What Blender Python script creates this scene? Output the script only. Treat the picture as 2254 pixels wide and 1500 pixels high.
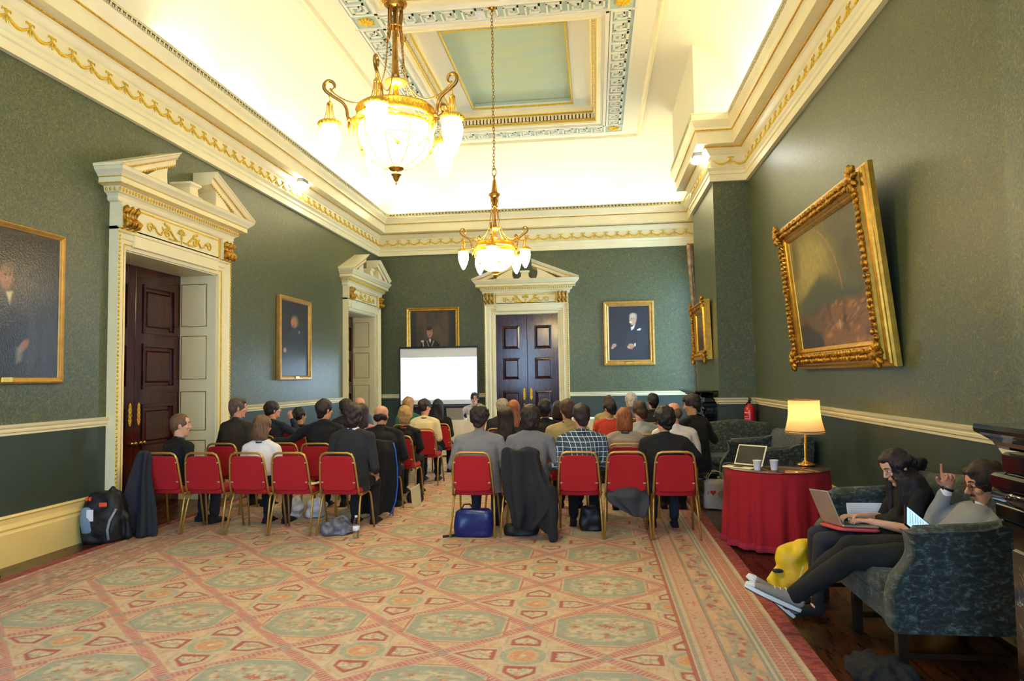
import bpy, bmesh, math, random
import numpy as np
from mathutils import Vector, Matrix, Euler, noise as mnoise

for o in list(bpy.data.objects): bpy.data.objects.remove(o)
random.seed(7); rng = np.random.default_rng(7)
SC = bpy.context.scene; COL = SC.collection
PI = math.pi
def V(*a): return Vector(a)
def R(d): return math.radians(d)

# ---------------------------------------------------------------- camera
CH = 1.65
cam_d = bpy.data.cameras.new('camera'); cam = bpy.data.objects.new('camera', cam_d); COL.objects.link(cam)
cam_d.sensor_fit = 'HORIZONTAL'; cam_d.sensor_width = 36; cam_d.lens = 24; cam_d.clip_start = .05; cam_d.clip_end = 200
YAW, PITCH, ROLL = -.12083, .0545, -.0148
def cam_axes(yaw, pitch, roll):
    cy, sy = math.cos(yaw), math.sin(yaw)
    f = V(sy*math.cos(pitch), cy*math.cos(pitch), math.sin(pitch)); r = V(cy, -sy, 0); u = r.cross(f)
    return r*math.cos(roll)+u*math.sin(roll), u*math.cos(roll)-r*math.sin(roll), f
_r, _u, _f = cam_axes(YAW, PITCH, ROLL)
cam.matrix_world = Matrix(((_r.x, _u.x, -_f.x, 0), (_r.y, _u.y, -_f.y, 0), (_r.z, _u.z, -_f.z, CH), (0, 0, 0, 1)))
SC.camera = cam

# ---------------------------------------------------------------- view, world
SC.view_settings.view_transform = 'Standard'; SC.view_settings.look = 'None'
SC.view_settings.gamma = 1; SC.view_settings.use_curve_mapping = False
SC.view_settings.exposure = 0.35
W = bpy.data.worlds.new('sky'); SC.world = W; W.use_nodes = True
bg = W.node_tree.nodes['Background']; bg.inputs[0].default_value = (.42, .66, 1, 1); bg.inputs[1].default_value = 18.0
LAMP = 45.0          # luminance of the opal chandelier glass
LAMPCOL = (1.0, .77, .40)
TUBE = 40.0          # hidden warm tubes lying on the cornice, lighting the cove
TUBECOL = (1.0, .92, .66)

# ---------------------------------------------------------------- room numbers (metres)
XL, XR, YB, YR = -5.383, 2.490, 16.537, -1.98
PX, BA, BB = 1.934, 11.13, 13.38          # far chimney breast
NA, NB = 1.18, 3.43                       # near chimney breast
ZD, ZC, ZT = 1.285, 4.74, 7.0             # dado rail top, cornice foot, ceiling
WIN_F = (14.25, 15.95); WIN_N = (-1.55, .35)

def portal(name, loc, rot, sx, sy):
    l = bpy.data.lights.new(name, 'AREA'); l.shape = 'RECTANGLE'; l.size = sx; l.size_y = sy; l.cycles.is_portal = True
    o = bpy.data.objects.new(name, l); COL.objects.link(o); o.location = loc; o.rotation_euler = rot; return o
portal('window_daylight', (XR+.28, sum(WIN_F)/2, 2.45), (0, R(90), 0), 3.3, 1.7)
portal('window_daylight', (XR+.28, sum(WIN_N)/2, 2.45), (0, R(90), 0), 3.1, 1.9)

portal('window_daylight', (-3.6, YR-.28, 2.45), (R(90), 0, 0), 1.5, 3.1)
portal('window_daylight', (.35, YR-.28, 2.45), (R(90), 0, 0), 1.5, 3.1)
# ---------------------------------------------------------------- materials
def lin(c):
    if isinstance(c, str):
        c = [int(c[i:i+2], 16)/255 for i in (0, 2, 4)]
    return tuple(x/12.92 if x <= .04045 else ((x+.055)/1.055)**2.4 for x in c[:3])
MATS = {}
def mat(name, col, rough=.6, metal=0., var=0., vscale=20., bump=0., bscale=60., stretch=(1, 1, 1), col2=None, sheen=0., coat=0., emis=None, spec=.5, alpha=1.):
    if name in MATS: return MATS[name]
    m = bpy.data.materials.new(name); m.use_nodes = True; nt = m.node_tree; b = nt.nodes['Principled BSDF']
    c = lin(col); b.inputs['Base Color'].default_value = (*c, 1)
    b.inputs['Roughness'].default_value = rough; b.inputs['Metallic'].default_value = metal
    b.inputs['Specular IOR Level'].default_value = spec
    if sheen: b.inputs['Sheen Weight'].default_value = sheen; b.inputs['Sheen Roughness'].default_value = .4
    if coat: b.inputs['Coat Weight'].default_value = coat; b.inputs['Coat Roughness'].default_value = .05
    if emis: b.inputs['Emission Color'].default_value = (*emis[0], 1); b.inputs['Emission Strength'].default_value = emis[1]
    if alpha < 1: b.inputs['Alpha'].default_value = alpha
    if var or bump or col2:
        tc = nt.nodes.new('ShaderNodeTexCoord'); mp = nt.nodes.new('ShaderNodeMapping'); nt.links.new(tc.outputs['Object'], mp.inputs[0])
        mp.inputs['Scale'].default_value = stretch
    if var or col2:
        n = nt.nodes.new('ShaderNodeTexNoise'); n.inputs['Scale'].default_value = vscale; n.inputs['Detail'].default_value = 5
        nt.links.new(mp.outputs[0], n.inputs['Vector'])
        rp = nt.nodes.new('ShaderNodeValToRGB'); rp.color_ramp.elements[0].position = .32; rp.color_ramp.elements[1].position = .68
        c2 = lin(col2) if col2 else tuple(min(1, x*(1+var)) for x in c); c1 = c if col2 else tuple(x*(1-var) for x in c)
        rp.color_ramp.elements[0].color = (*c1, 1); rp.color_ramp.elements[1].color = (*c2, 1)
        nt.links.new(n.outputs['Fac'], rp.inputs[0]); nt.links.new(rp.outputs[0], b.inputs['Base Color'])
    if bump:
        n = nt.nodes.new('ShaderNodeTexNoise'); n.inputs['Scale'].default_value = bscale; n.inputs['Detail'].default_value = 4
        nt.links.new(mp.outputs[0], n.inputs['Vector'])
        bp = nt.nodes.new('ShaderNodeBump'); bp.inputs['Strength'].default_value = bump; bp.inputs['Distance'].default_value = .01
        nt.links.new(n.outputs['Fac'], bp.inputs['Height']); nt.links.new(bp.outputs[0], b.inputs['Normal'])
    MATS[name] = m; return m
def N(nt, t, **k):
    n = nt.nodes.new(t)
    for a, v in k.items(): setattr(n, a, v)
    return n

def wallpaper():
    m = bpy.data.materials.new('green_wallpaper'); m.use_nodes = True; nt = m.node_tree; b = nt.nodes['Principled BSDF']; L = nt.links.new
    tc = N(nt, 'ShaderNodeTexCoord')
    mp = N(nt, 'ShaderNodeMapping'); mp.inputs['Scale'].default_value = (1, 1, .8); L(tc.outputs['Object'], mp.inputs[0])
    a = N(nt, 'ShaderNodeTexNoise'); a.inputs['Scale'].default_value = 24; a.inputs['Detail'].default_value = 8; a.inputs['Roughness'].default_value = .75; a.inputs['Distortion'].default_value = 1.5; L(mp.outputs[0], a.inputs['Vector'])
    r1 = N(nt, 'ShaderNodeValToRGB'); e = r1.color_ramp.elements
    e[0].position = .40; e[0].color = (*lin('475140'), 1); e[1].position = .72; e[1].color = (*lin('827628'), 1)
    x = r1.color_ramp.elements.new(.54); x.color = (*lin('525a3c'), 1); L(a.outputs['Fac'], r1.inputs[0])
    w = N(nt, 'ShaderNodeTexNoise'); w.inputs['Scale'].default_value = 90; w.inputs['Detail'].default_value = 3; L(mp.outputs[0], w.inputs['Vector'])
    r2 = N(nt, 'ShaderNodeValToRGB'); r2.color_ramp.elements[0].position = .35; r2.color_ramp.elements[0].color = (.6, .6, .6, 1); r2.color_ramp.elements[1].position = .65; r2.color_ramp.elements[1].color = (1.28, 1.25, 1.15, 1); L(w.outputs['Fac'], r2.inputs[0])
    mx = N(nt, 'ShaderNodeMix', data_type='RGBA', blend_type='MULTIPLY'); mx.inputs[0].default_value = 1
    L(r1.outputs[0], mx.inputs[6]); L(r2.outputs[0], mx.inputs[7]); L(mx.outputs[2], b.inputs['Base Color'])
    b.inputs['Roughness'].default_value = .40; b.inputs['Specular IOR Level'].default_value = .5
    bp = N(nt, 'ShaderNodeBump'); bp.inputs['Strength'].default_value = .25; bp.inputs['Distance'].default_value = .004; L(a.outputs['Fac'], bp.inputs['Height']); L(bp.outputs[0], b.inputs['Normal'])
    return m
M_PAPER = wallpaper()
M_DADO = mat('green_dado', '2f3d34', .5, var=.08, vscale=6, bump=.15, bscale=120)
M_CREAM = mat('cream_paint', 'f3e7ba', .38, var=.03, vscale=3)
M_CREAM2 = mat('cream_paint_dado', 'e6ca80', .33, var=.03, vscale=3)
M_CEIL = mat('ceiling_white', 'f0e9cf', .7)
M_TEAL = mat('ceiling_teal', 'b4c8bf', .7)
M_SKYB = mat('ceiling_panel_blue', 'b0c4b0', .7, col2='bfc8a0', vscale=1.2, stretch=(1, 3, 1))
M_GOLD = mat('gilding', 'd6a52c', .36, metal=.6, var=.25, vscale=40, bump=.4, bscale=80)
M_GOLDL = mat('bright_gilding', 'e6bd2e', .5, metal=.35, var=.2, vscale=40, bump=.4, bscale=80)
M_GILT = mat('gilt_frame', 'd09a2c', .30, metal=.8, col2='8a5a14', vscale=22, bump=.9, bscale=45)
M_GILTP = mat('gilt_plain', 'c8983a', .33, metal=.75, var=.2, vscale=15)
M_FRAMEW = mat('gilt_wood', 'b58a42', .4, metal=.45, var=.15, vscale=12)
M_BRASS = mat('brass', 'b08a3e', .25, metal=1., var=.1, vscale=20)
M_BRASSD = mat('brass_antique', 'a37a36', .32, metal=.9, var=.2, vscale=30)
M_CHAIRF = mat('gold_tube', 'b8924a', .34, metal=.6, var=.08, vscale=10)
M_RED = mat('red_chair_fabric', 'a60b18', .85, var=.12, vscale=150, bump=.2, bscale=400)
M_REDS = mat('red_seat_fabric', 'a80e1a', .85, var=.12, vscale=120, bump=.2, bscale=400)
M_CLOTH = mat('dark_red_cloth', '9c0a1e', .9, var=.1, vscale=60, bump=.3, bscale=300)
M_FRINGE = mat('pink_red_fringe', 'a82440', .95, var=.25, vscale=90, bump=.8, bscale=200)
M_BLACK = mat('black_plastic', '0c0c0e', .4)
M_MARBLE = mat('black_marble', '0b0b0c', .12, coat=.5)
M_WHITE = mat('white_ceramic', 'e9e6e6', .3)
M_PAPERW = mat('white_paper', 'e6e4e8', .8)
M_ALU = mat('aluminium', 'c9cacc', .3, metal=.85)
M_LAPW = mat('laptop_cream', 'e8dfb4', .4)
M_KEY = mat('dark_keys', '17181a', .5)
M_SHADOWLINE = mat('recess_shade', '5b5236', .8)  # dark tone standing in for the shade between the cornice keys
M_WOODK = mat('dark_leg_wood', '1c100b', .3, coat=.3)

def marble():
    m = M_MARBLE; nt = m.node_tree; b = nt.nodes['Principled BSDF']; L = nt.links.new
    tc = N(nt, 'ShaderNodeTexCoord'); n = N(nt, 'ShaderNodeTexNoise'); n.inputs['Scale'].default_value = 5; n.inputs['Detail'].default_value = 6; n.inputs['Distortion'].default_value = 2.5; L(tc.outputs['Object'], n.inputs['Vector'])
    r = N(nt, 'ShaderNodeValToRGB'); e = r.color_ramp.elements; e[0].position = .485; e[0].color = (*lin('0b0b0c'), 1); e[1].position = .505; e[1].color = (*lin('0b0b0c'), 1)
    x = e.new(.495); x.color = (*lin('a39a80'), 1)
    n2 = N(nt, 'ShaderNodeTexNoise'); n2.inputs['Scale'].default_value = 2.5; L(tc.outputs['Object'], n2.inputs['Vector'])
    r2 = N(nt, 'ShaderNodeValToRGB'); r2.color_ramp.elements[0].position = .52; r2.color_ramp.elements[1].position = .58; L(n2.outputs['Fac'], r2.inputs[0])
    mx = N(nt, 'ShaderNodeMix', data_type='RGBA'); L(r2.outputs[0], mx.inputs[0]); mx.inputs[6].default_value = (*lin('0b0b0c'), 1); L(r.outputs[0], mx.inputs[7]); L(n.outputs['Fac'], r.inputs[0]); L(mx.outputs[2], b.inputs['Base Color'])
marble()

def mahogany(name, base, dark, rough):
    m = bpy.data.materials.new(name); m.use_nodes = True; nt = m.node_tree; b = nt.nodes['Principled BSDF']; L = nt.links.new
    tc = N(nt, 'ShaderNodeTexCoord'); mp = N(nt, 'ShaderNodeMapping'); mp.inputs['Scale'].default_value = (6, 6, .7); L(tc.outputs['Object'], mp.inputs[0])
    n = N(nt, 'ShaderNodeTexNoise'); n.inputs['Scale'].default_value = 3; n.inputs['Detail'].default_value = 6; n.inputs['Distortion'].default_value = .6; L(mp.outputs[0], n.inputs['Vector'])
    r = N(nt, 'ShaderNodeValToRGB'); r.color_ramp.elements[0].position = .3; r.color_ramp.elements[0].color = (*lin(dark), 1); r.color_ramp.elements[1].position = .7; r.color_ramp.elements[1].color = (*lin(base), 1)
    L(n.outputs['Fac'], r.inputs[0]); L(r.outputs[0], b.inputs['Base Color']); b.inputs['Roughness'].default_value = rough; b.inputs['Specular IOR Level'].default_value = .5
    n2 = N(nt, 'ShaderNodeTexNoise'); n2.inputs['Scale'].default_value = 3.5; L(tc.outputs['Object'], n2.inputs['Vector'])
    bp = N(nt, 'ShaderNodeBump'); bp.inputs['Strength'].default_value = .10; bp.inputs['Distance'].default_value = .012; L(n2.outputs['Fac'], bp.inputs['Height']); L(bp.outputs[0], b.inputs['Normal'])
    return m
M_MAHOG = mahogany('polished_mahogany', '4a170c', '200804', .17)
def floorwood():
    m = bpy.data.materials.new('dark_floorboards'); m.use_nodes = True; nt = m.node_tree; b = nt.nodes['Principled BSDF']; L = nt.links.new
    tc = N(nt, 'ShaderNodeTexCoord'); mp = N(nt, 'ShaderNodeMapping'); mp.inputs['Scale'].default_value = (5, .8, 1); L(tc.outputs['Object'], mp.inputs[0])
    n = N(nt, 'ShaderNodeTexNoise'); n.inputs['Scale'].default_value = 2.4; n.inputs['Detail'].default_value = 8; n.inputs['Roughness'].default_value = .7; L(mp.outputs[0], n.inputs['Vector'])
    r = N(nt, 'ShaderNodeValToRGB'); r.color_ramp.elements[0].position = .35; r.color_ramp.elements[0].color = (*lin('1c0d06'), 1); r.color_ramp.elements[1].position = .72; r.color_ramp.elements[1].color = (*lin('5c3014'), 1); L(n.outputs['Fac'], r.inputs[0])
    br = N(nt, 'ShaderNodeTexBrick'); br.inputs['Scale'].default_value = 1; br.inputs['Brick Width'].default_value = 3.0; br.inputs['Row Height'].default_value = .16; br.inputs['Mortar Size'].default_value = .004
    mp2 = N(nt, 'ShaderNodeMapping'); mp2.inputs['Rotation'].default_value = (0, 0, R(90)); L(tc.outputs['Object'], mp2.inputs[0]); L(mp2.outputs[0], br.inputs['Vector'])
    br.inputs['Color1'].default_value = (1, 1, 1, 1); br.inputs['Color2'].default_value = (.75, .75, .75, 1); br.inputs['Mortar'].default_value = (.15, .15, .15, 1)
    mx = N(nt, 'ShaderNodeMix', data_type='RGBA', blend_type='MULTIPLY'); mx.inputs[0].default_value = 1; L(r.outputs[0], mx.inputs[6]); L(br.outputs['Color'], mx.inputs[7]); L(mx.outputs[2], b.inputs['Base Color'])
    b.inputs['Roughness'].default_value = .25
    r3 = N(nt, 'ShaderNodeMapRange'); r3.inputs[3].default_value = .16; r3.inputs[4].default_value = .42; L(n.outputs['Fac'], r3.inputs[0]); L(r3.outputs[0], b.inputs['Roughness'])
    return m
M_FLOOR = floorwood()
def velvet():
    m = bpy.data.materials.new('crushed_green_velvet'); m.use_nodes = True; nt = m.node_tree; b = nt.nodes['Principled BSDF']; L = nt.links.new
    tc = N(nt, 'ShaderNodeTexCoord'); mp = N(nt, 'ShaderNodeMapping'); mp.inputs['Scale'].default_value = (1, 1, 1.7); L(tc.outputs['Object'], mp.inputs[0])
    n = N(nt, 'ShaderNodeTexNoise'); n.inputs['Scale'].default_value = 22; n.inputs['Detail'].default_value = 8; n.inputs['Roughness'].default_value = .72; n.inputs['Distortion'].default_value = .6; L(mp.outputs[0], n.inputs['Vector'])
    r = N(nt, 'ShaderNodeValToRGB'); e = r.color_ramp.elements; e[0].position = .42; e[0].color = (*lin('0c1411'), 1); e[1].position = .66; e[1].color = (*lin('586963'), 1); x = e.new(.52); x.color = (*lin('1c2925'), 1)
    L(n.outputs['Fac'], r.inputs[0]); L(r.outputs[0], b.inputs['Base Color']); b.inputs['Roughness'].default_value = .7
    b.inputs['Sheen Weight'].default_value = .15
    bp = N(nt, 'ShaderNodeBump'); bp.inputs['Strength'].default_value = .5; bp.inputs['Distance'].default_value = .01; L(n.outputs['Fac'], bp.inputs['Height']); L(bp.outputs[0], b.inputs['Normal'])
    return m
M_VELVET = velvet()
def attrmat(name, rough=.5, bump=0, bscale=200, coat=0., var=0.):
    m = bpy.data.materials.new(name); m.use_nodes = True; nt = m.node_tree; b = nt.nodes['Principled BSDF']; L = nt.links.new
    a = N(nt, 'ShaderNodeAttribute', attribute_name='Col'); b.inputs['Roughness'].default_value = rough
    tc = N(nt, 'ShaderNodeTexCoord'); n = N(nt, 'ShaderNodeTexNoise'); n.inputs['Scale'].default_value = bscale; n.inputs['Detail'].default_value = 3; L(tc.outputs['Object'], n.inputs['Vector'])
    if var:
        r = N(nt, 'ShaderNodeMapRange'); r.inputs[1].default_value = .3; r.inputs[2].default_value = .7; r.inputs[3].default_value = 1-var; r.inputs[4].default_value = 1+var; L(n.outputs['Fac'], r.inputs[0])
        mx = N(nt, 'ShaderNodeVectorMath', operation='MULTIPLY'); L(a.outputs['Color'], mx.inputs[0]); L(r.outputs[0], mx.inputs[1]); L(mx.outputs[0], b.inputs['Base Color'])
    else: L(a.outputs['Color'], b.inputs['Base Color'])
    if bump:
        bp = N(nt, 'ShaderNodeBump'); bp.inputs['Strength'].default_value = bump; bp.inputs['Distance'].default_value = .01; L(n.outputs['Fac'], bp.inputs['Height']); L(bp.outputs[0], b.inputs['Normal'])
        if coat: L(bp.outputs[0], b.inputs['Coat Normal'])
    if coat: b.inputs['Coat Weight'].default_value = coat; b.inputs['Coat Roughness'].default_value = .08
    return m
M_PAINT = attrmat('oil_paint', .6, .22, 55, coat=.3)
M_PAINTM = attrmat('oil_paint_matt', .45, .1, 120, coat=.12)
M_RUG = attrmat('rug_wool', .95, .3, 160, var=.16)
def emat(name, col, s):
    m = bpy.data.materials.new(name); m.use_nodes = True; nt = m.node_tree; b = nt.nodes['Principled BSDF']
    b.inputs['Base Color'].default_value = (.8, .8, .8, 1); b.inputs['Emission Color'].default_value = (*col, 1); b.inputs['Emission Strength'].default_value = s; return m
M_OPAL = emat('lit_opal_glass', LAMPCOL, LAMP)
M_TUBE = emat('lit_cove_tube', TUBECOL, TUBE)
M_SPOT = emat('lit_lamp_lens', (.95, 1, .95), 60)
M_SHADE = emat('lit_lampshade', (1, .62, .22), 1.1)
M_BULB = emat('lit_bulb', (1, .7, .35), 40)
M_CBULB = emat('lit_chandelier_bulb', LAMPCOL, 420)
def glassmat():
    m = bpy.data.materials.new('window_glass'); m.use_nodes = True; nt = m.node_tree; nt.nodes.clear(); L = nt.links.new
    o = N(nt, 'ShaderNodeOutputMaterial'); t = N(nt, 'ShaderNodeBsdfTransparent'); g = N(nt, 'ShaderNodeBsdfGlossy'); g.inputs['Roughness'].default_value = .02
    mx = N(nt, 'ShaderNodeMixShader'); mx.inputs[0].default_value = .06; L(t.outputs[0], mx.inputs[1]); L(g.outputs[0], mx.inputs[2]); L(mx.outputs[0], o.inputs[0]); return m
M_GLASS = glassmat()
def clearmat():
    m = bpy.data.materials.new('clear_plastic'); m.use_nodes = True; nt = m.node_tree; nt.nodes.clear(); L = nt.links.new
    o = N(nt, 'ShaderNodeOutputMaterial'); t = N(nt, 'ShaderNodeBsdfTransparent'); t.inputs[0].default_value = (.9, .93, .95, 1); g = N(nt, 'ShaderNodeBsdfGlossy'); g.inputs['Roughness'].default_value = .05
    fr = N(nt, 'ShaderNodeLayerWeight'); fr.inputs[0].default_value = .35
    mx = N(nt, 'ShaderNodeMixShader'); L(fr.outputs['Facing'], mx.inputs[0]); L(t.outputs[0], mx.inputs[1]); L(g.outputs[0], mx.inputs[2]); L(mx.outputs[0], o.inputs[0]); return m
M_CLEAR = clearmat()

# ---------------------------------------------------------------- mesh building
class MB:
    def __init__(s): s.v = []; s.f = []; s.m = []; s.sm = []; s.mi = 0; s.smooth = False; s.X = None
    def add(s, vs, fs, smooth=None):
        o = len(s.v)
        s.v += [tuple(s.X @ Vector(p)) if s.X else tuple(p) for p in vs]
        s.f += [tuple(i+o for i in f) for f in fs]; s.m += [s.mi]*len(fs); s.sm += [s.smooth if smooth is None else smooth]*len(fs)
    def box(s, a, b):
        x0, y0, z0 = [min(p, q) for p, q in zip(a, b)]; x1, y1, z1 = [max(p, q) for p, q in zip(a, b)]
        s.add([(x0, y0, z0), (x1, y0, z0), (x1, y1, z0), (x0, y1, z0), (x0, y0, z1), (x1, y0, z1), (x1, y1, z1), (x0, y1, z1)],
              [(0, 3, 2, 1), (4, 5, 6, 7), (0, 1, 5, 4), (1, 2, 6, 5), (2, 3, 7, 6), (3, 0, 4, 7)], False)
    def bbox(s, a, b, c=.004):          # box with chamfered edges
        x0, y0, z0 = [min(p, q) for p, q in zip(a, b)]; x1, y1, z1 = [max(p, q) for p, q in zip(a, b)]
        c = min(c, (x1-x0)*.45, (y1-y0)*.45, (z1-z0)*.45)
        rings = []
        for z, i in ((z0, c), (z0+c, 0), (z1-c, 0), (z1, c)):
            X0, X1, Y0, Y1 = x0+i, x1-i, y0+i, y1-i; k = c
            rings.append([(X0+k, Y0, z), (X1-k, Y0, z), (X1, Y0+k, z), (X1, Y1-k, z), (X1-k, Y1, z), (X0+k, Y1, z), (X0, Y1-k, z), (X0, Y0+k, z)])
        s.loft(rings, True, True, False)
    def loft(s, rings, cap0=True, cap1=True, smooth=None, closed=True):
        n = len(rings[0]); vs = [p for r in rings for p in r]; fs = []
        for i in range(len(rings)-1):
            for j in range(n if closed else n-1):
                k = (j+1) % n; fs.append((i*n+j, i*n+k, (i+1)*n+k, (i+1)*n+j))
        if cap0: fs.append(tuple(range(n))[::-1])
        if cap1: fs.append(tuple((len(rings)-1)*n+j for j in range(n)))
        s.add(vs, fs, smooth)
    def tube(s, pts, r, seg=8, up=None, smooth=True, caps=True, flat=1.):
        pts = [Vector(p) for p in pts]; n = len(pts); rs = r if isinstance(r, list) else [r]*n
        ref = Vector(up) if up else None; rings = []; prev = None
        for i, p in enumerate(pts):
            t = (pts[min(i+1, n-1)]-pts[max(i-1, 0)])
            if t.length < 1e-9: t = V(0, 0, 1)
            t.normalize()
            if ref is not None: a = ref - t*ref.dot(t)
            elif prev is None: a = V(0, 0, 1) if abs(t.z) < .9 else V(1, 0, 0); a = a - t*a.dot(t)
            else: a = prev - t*prev.dot(t)
            if a.length < 1e-6: a = V(1, 0, 0)-t*t.x
            a.normalize(); prev = a; b = t.cross(a)
            rr = rs[i]; ra, rb = rr if isinstance(rr, (list, tuple)) else (rr, rr*flat)
            rings.append([tuple(p+a*ra*math.cos(2*PI*k/seg)+b*rb*math.sin(2*PI*k/seg)) for k in range(seg)])
        s.loft(rings, caps, caps, smooth)
    def cap(s, pts, rs, seg=12, up=None):      # rounded ends, for remeshed bodies
        pts = [Vector(p) for p in pts]
        def sc(r, k): return tuple(x*k for x in r) if isinstance(r, (list, tuple)) else r*k
        def mn(r): return min(r) if isinstance(r, (list, tuple)) else r
        d0 = (pts[0]-pts[1]).normalized(); d1 = (pts[-1]-pts[-2]).normalized(); P = []; Q = []
        for k, o in ((.15, 1.), (.6, .8), (.87, .5)): P.append(pts[0]+d0*mn(rs[0])*o); Q.append(sc(rs[0], k))
        P += pts; Q += list(rs)
        for k, o in ((.87, .5), (.6, .8), (.15, 1.)): P.append(pts[-1]+d1*mn(rs[-1])*o); Q.append(sc(rs[-1], k))
        s.tube(P, Q, seg, up)
    def ell(s, c, r, M=None, seg=14, rows=9):
        rings = []
        for i in range(rows+1):
            th = PI*(i+.02)/(rows+.04) ; z = -math.cos(th)*r[2]; k = math.sin(th)
            ring = []
            for j in range(seg):
                p = V(k*r[0]*math.cos(2*PI*j/seg), k*r[1]*math.sin(2*PI*j/seg), z)
                if M is not None: p = M @ p
                ring.append(tuple(p+Vector(c)))
            rings.append(ring)
        s.loft(rings, True, True, True)
    def lathe(s, prof, c=(0, 0, 0), seg=24, cap0=True, cap1=True, smooth=True):
        c = Vector(c); s.loft([[(c.x+r*math.cos(2*PI*k/seg), c.y+r*math.sin(2*PI*k/seg), c.z+z) for k in range(seg)] for r, z in prof], cap0, cap1, smooth)
    def torus(s, c, R0, r, seg=24, rs=8, M=None, sz=1.):
        vs = []; fs = []
        for i in range(seg):
            a = 2*PI*i/seg
            for j in range(rs):
                b = 2*PI*j/rs; p = V((R0+r*math.cos(b))*math.cos(a), (R0+r*math.cos(b))*math.sin(a), r*math.sin(b)*sz)
                if M is not None: p = M @ p
                vs.append(tuple(p+Vector(c)))
        for i in range(seg):
            for j in range(rs):
                fs.append((i*rs+j, ((i+1) % seg)*rs+j, ((i+1) % seg)*rs+(j+1) % rs, i*rs+(j+1) % rs))
        s.add(vs, fs, True)
    def prism(s, poly, f, d0, d1, smooth=False):     # poly of (u,v), f maps (u,v,d)->xyz
        n = len(poly); vs = [f(u, v, d0) for u, v in poly]+[f(u, v, d1) for u, v in poly]
        s.add(vs, [tuple(range(n))[::-1], tuple(range(n, 2*n))]+[(i, (i+1) % n, n+(i+1) % n, n+i) for i in range(n)], smooth)
    def sweep(s, path, prof, closed=False, smooth=False, capends=True):   # path [(x,y)] walked with the room on its left; prof [(d,z)]
        n = len(path); P = [Vector((p[0], p[1])) for p in path]; rings = []
        for i in range(n):
            if closed or 0 < i < n-1:
                a = (P[i]-P[i-1]).normalized(); b = (P[(i+1) % n]-P[i]).normalized()
            elif i == 0: a = b = (P[1]-P[0]).normalized()
            else: a = b = (P[-1]-P[-2]).normalized()
            na = Vector((-a.y, a.x)); nb = Vector((-b.y, b.x)); m = (na+nb)
            m = m/(1+na.dot(nb)) if (1+na.dot(nb)) > 1e-3 else na
            rings.append([(P[i].x+m.x*d, P[i].y+m.y*d, z) for d, z in prof])
        if closed: rings.append(rings[0])
        s.loft(rings, capends and not closed, capends and not closed, smooth, closed=True)
    def grid(s, f, nu, nv, smooth=True, wrap=False):
        vs = [f(i/nu, j/nv) for j in range(nv+1) for i in range(nu+1)]
        s.add(vs, [(j*(nu+1)+i, j*(nu+1)+i+1, (j+1)*(nu+1)+i+1, (j+1)*(nu+1)+i) for j in range(nv) for i in range(nu)], smooth)
    def sheet(s, f, nu, nv, t):          # a grid with thickness t along its own normals
        P = [[Vector(f(i/nu, j/nv)) for i in range(nu+1)] for j in range(nv+1)]
        vs = []
        for sgn in (0, 1):
            for j in range(nv+1):
                for i in range(nu+1):
                    a = P[j][min(i+1, nu)]-P[j][max(i-1, 0)]; b = P[min(j+1, nv)][i]-P[max(j-1, 0)][i]; n = a.cross(b)
                    n = n.normalized() if n.length > 1e-9 else V(0, 0, 1)
                    vs.append(tuple(P[j][i]+n*(t if sgn else 0)))
        K = (nu+1)*(nv+1); q = lambda i, j, o: o+j*(nu+1)+i
        fs = [(q(i, j, K), q(i+1, j, K), q(i+1, j+1, K), q(i, j+1, K)) for j in range(nv) for i in range(nu)]
        fs += [(q(i, j, 0), q(i, j+1, 0), q(i+1, j+1, 0), q(i+1, j, 0)) for j in range(nv) for i in range(nu)]
        for i in range(nu): fs += [(q(i, 0, 0), q(i+1, 0, 0), q(i+1, 0, K), q(i, 0, K)), (q(i+1, nv, 0), q(i, nv, 0), q(i, nv, K), q(i+1, nv, K))]
        for j in range(nv): fs += [(q(0, j+1, 0), q(0, j, 0), q(0, j, K), q(0, j+1, K)), (q(nu, j, 0), q(nu, j+1, 0), q(nu, j+1, K), q(nu, j, K))]
        s.add(vs, fs, True)
    def mesh(s, name, mats):
        me = bpy.data.meshes.new(name); me.from_pydata(s.v, [], s.f)
        for m in (mats if isinstance(mats, (list, tuple)) else [mats]): me.materials.append(m)
        me.polygons.foreach_set('material_index', s.m); me.polygons.foreach_set('use_smooth', s.sm); me.update()
        bm = bmesh.new(); bm.from_mesh(me); bmesh.ops.recalc_face_normals(bm, faces=bm.faces); bm.to_mesh(me); bm.free()
        return me
    def build(s, name, mats, parent=None, loc=(0, 0, 0), rot=(0, 0, 0)):
        o = bpy.data.objects.new(name, s.mesh(name, mats)); COL.objects.link(o); o.location = loc; o.rotation_euler = rot
        if parent is not None: o.parent = parent
        return o

def tag(o, label=None, cat=None, group=None, kind=None):
    if label: o['label'] = label
    if cat: o['category'] = cat
    if group: o['group'] = group
    if kind: o['kind'] = kind
    return o
def thing(name, label, cat, loc=(0, 0, 0), rz=0, group=None):
    o = bpy.data.objects.new(name, None); COL.objects.link(o); o.location = loc; o.rotation_euler = (0, 0, rz); o.empty_display_size = .1
    return tag(o, label, cat, group)
def struct(name, loc=(0, 0, 0), rz=0):
    o = bpy.data.objects.new(name, None); COL.objects.link(o); o.location = loc; o.rotation_euler = (0, 0, rz); o['kind'] = 'structure'; return o
def copy_tree(o, parent=None):
    c = o.copy(); COL.objects.link(c)
    if parent is not None: c.parent = parent
    for ch in [x for x in COL.objects if x.parent == o]: copy_tree(ch, c)
    return c

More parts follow.
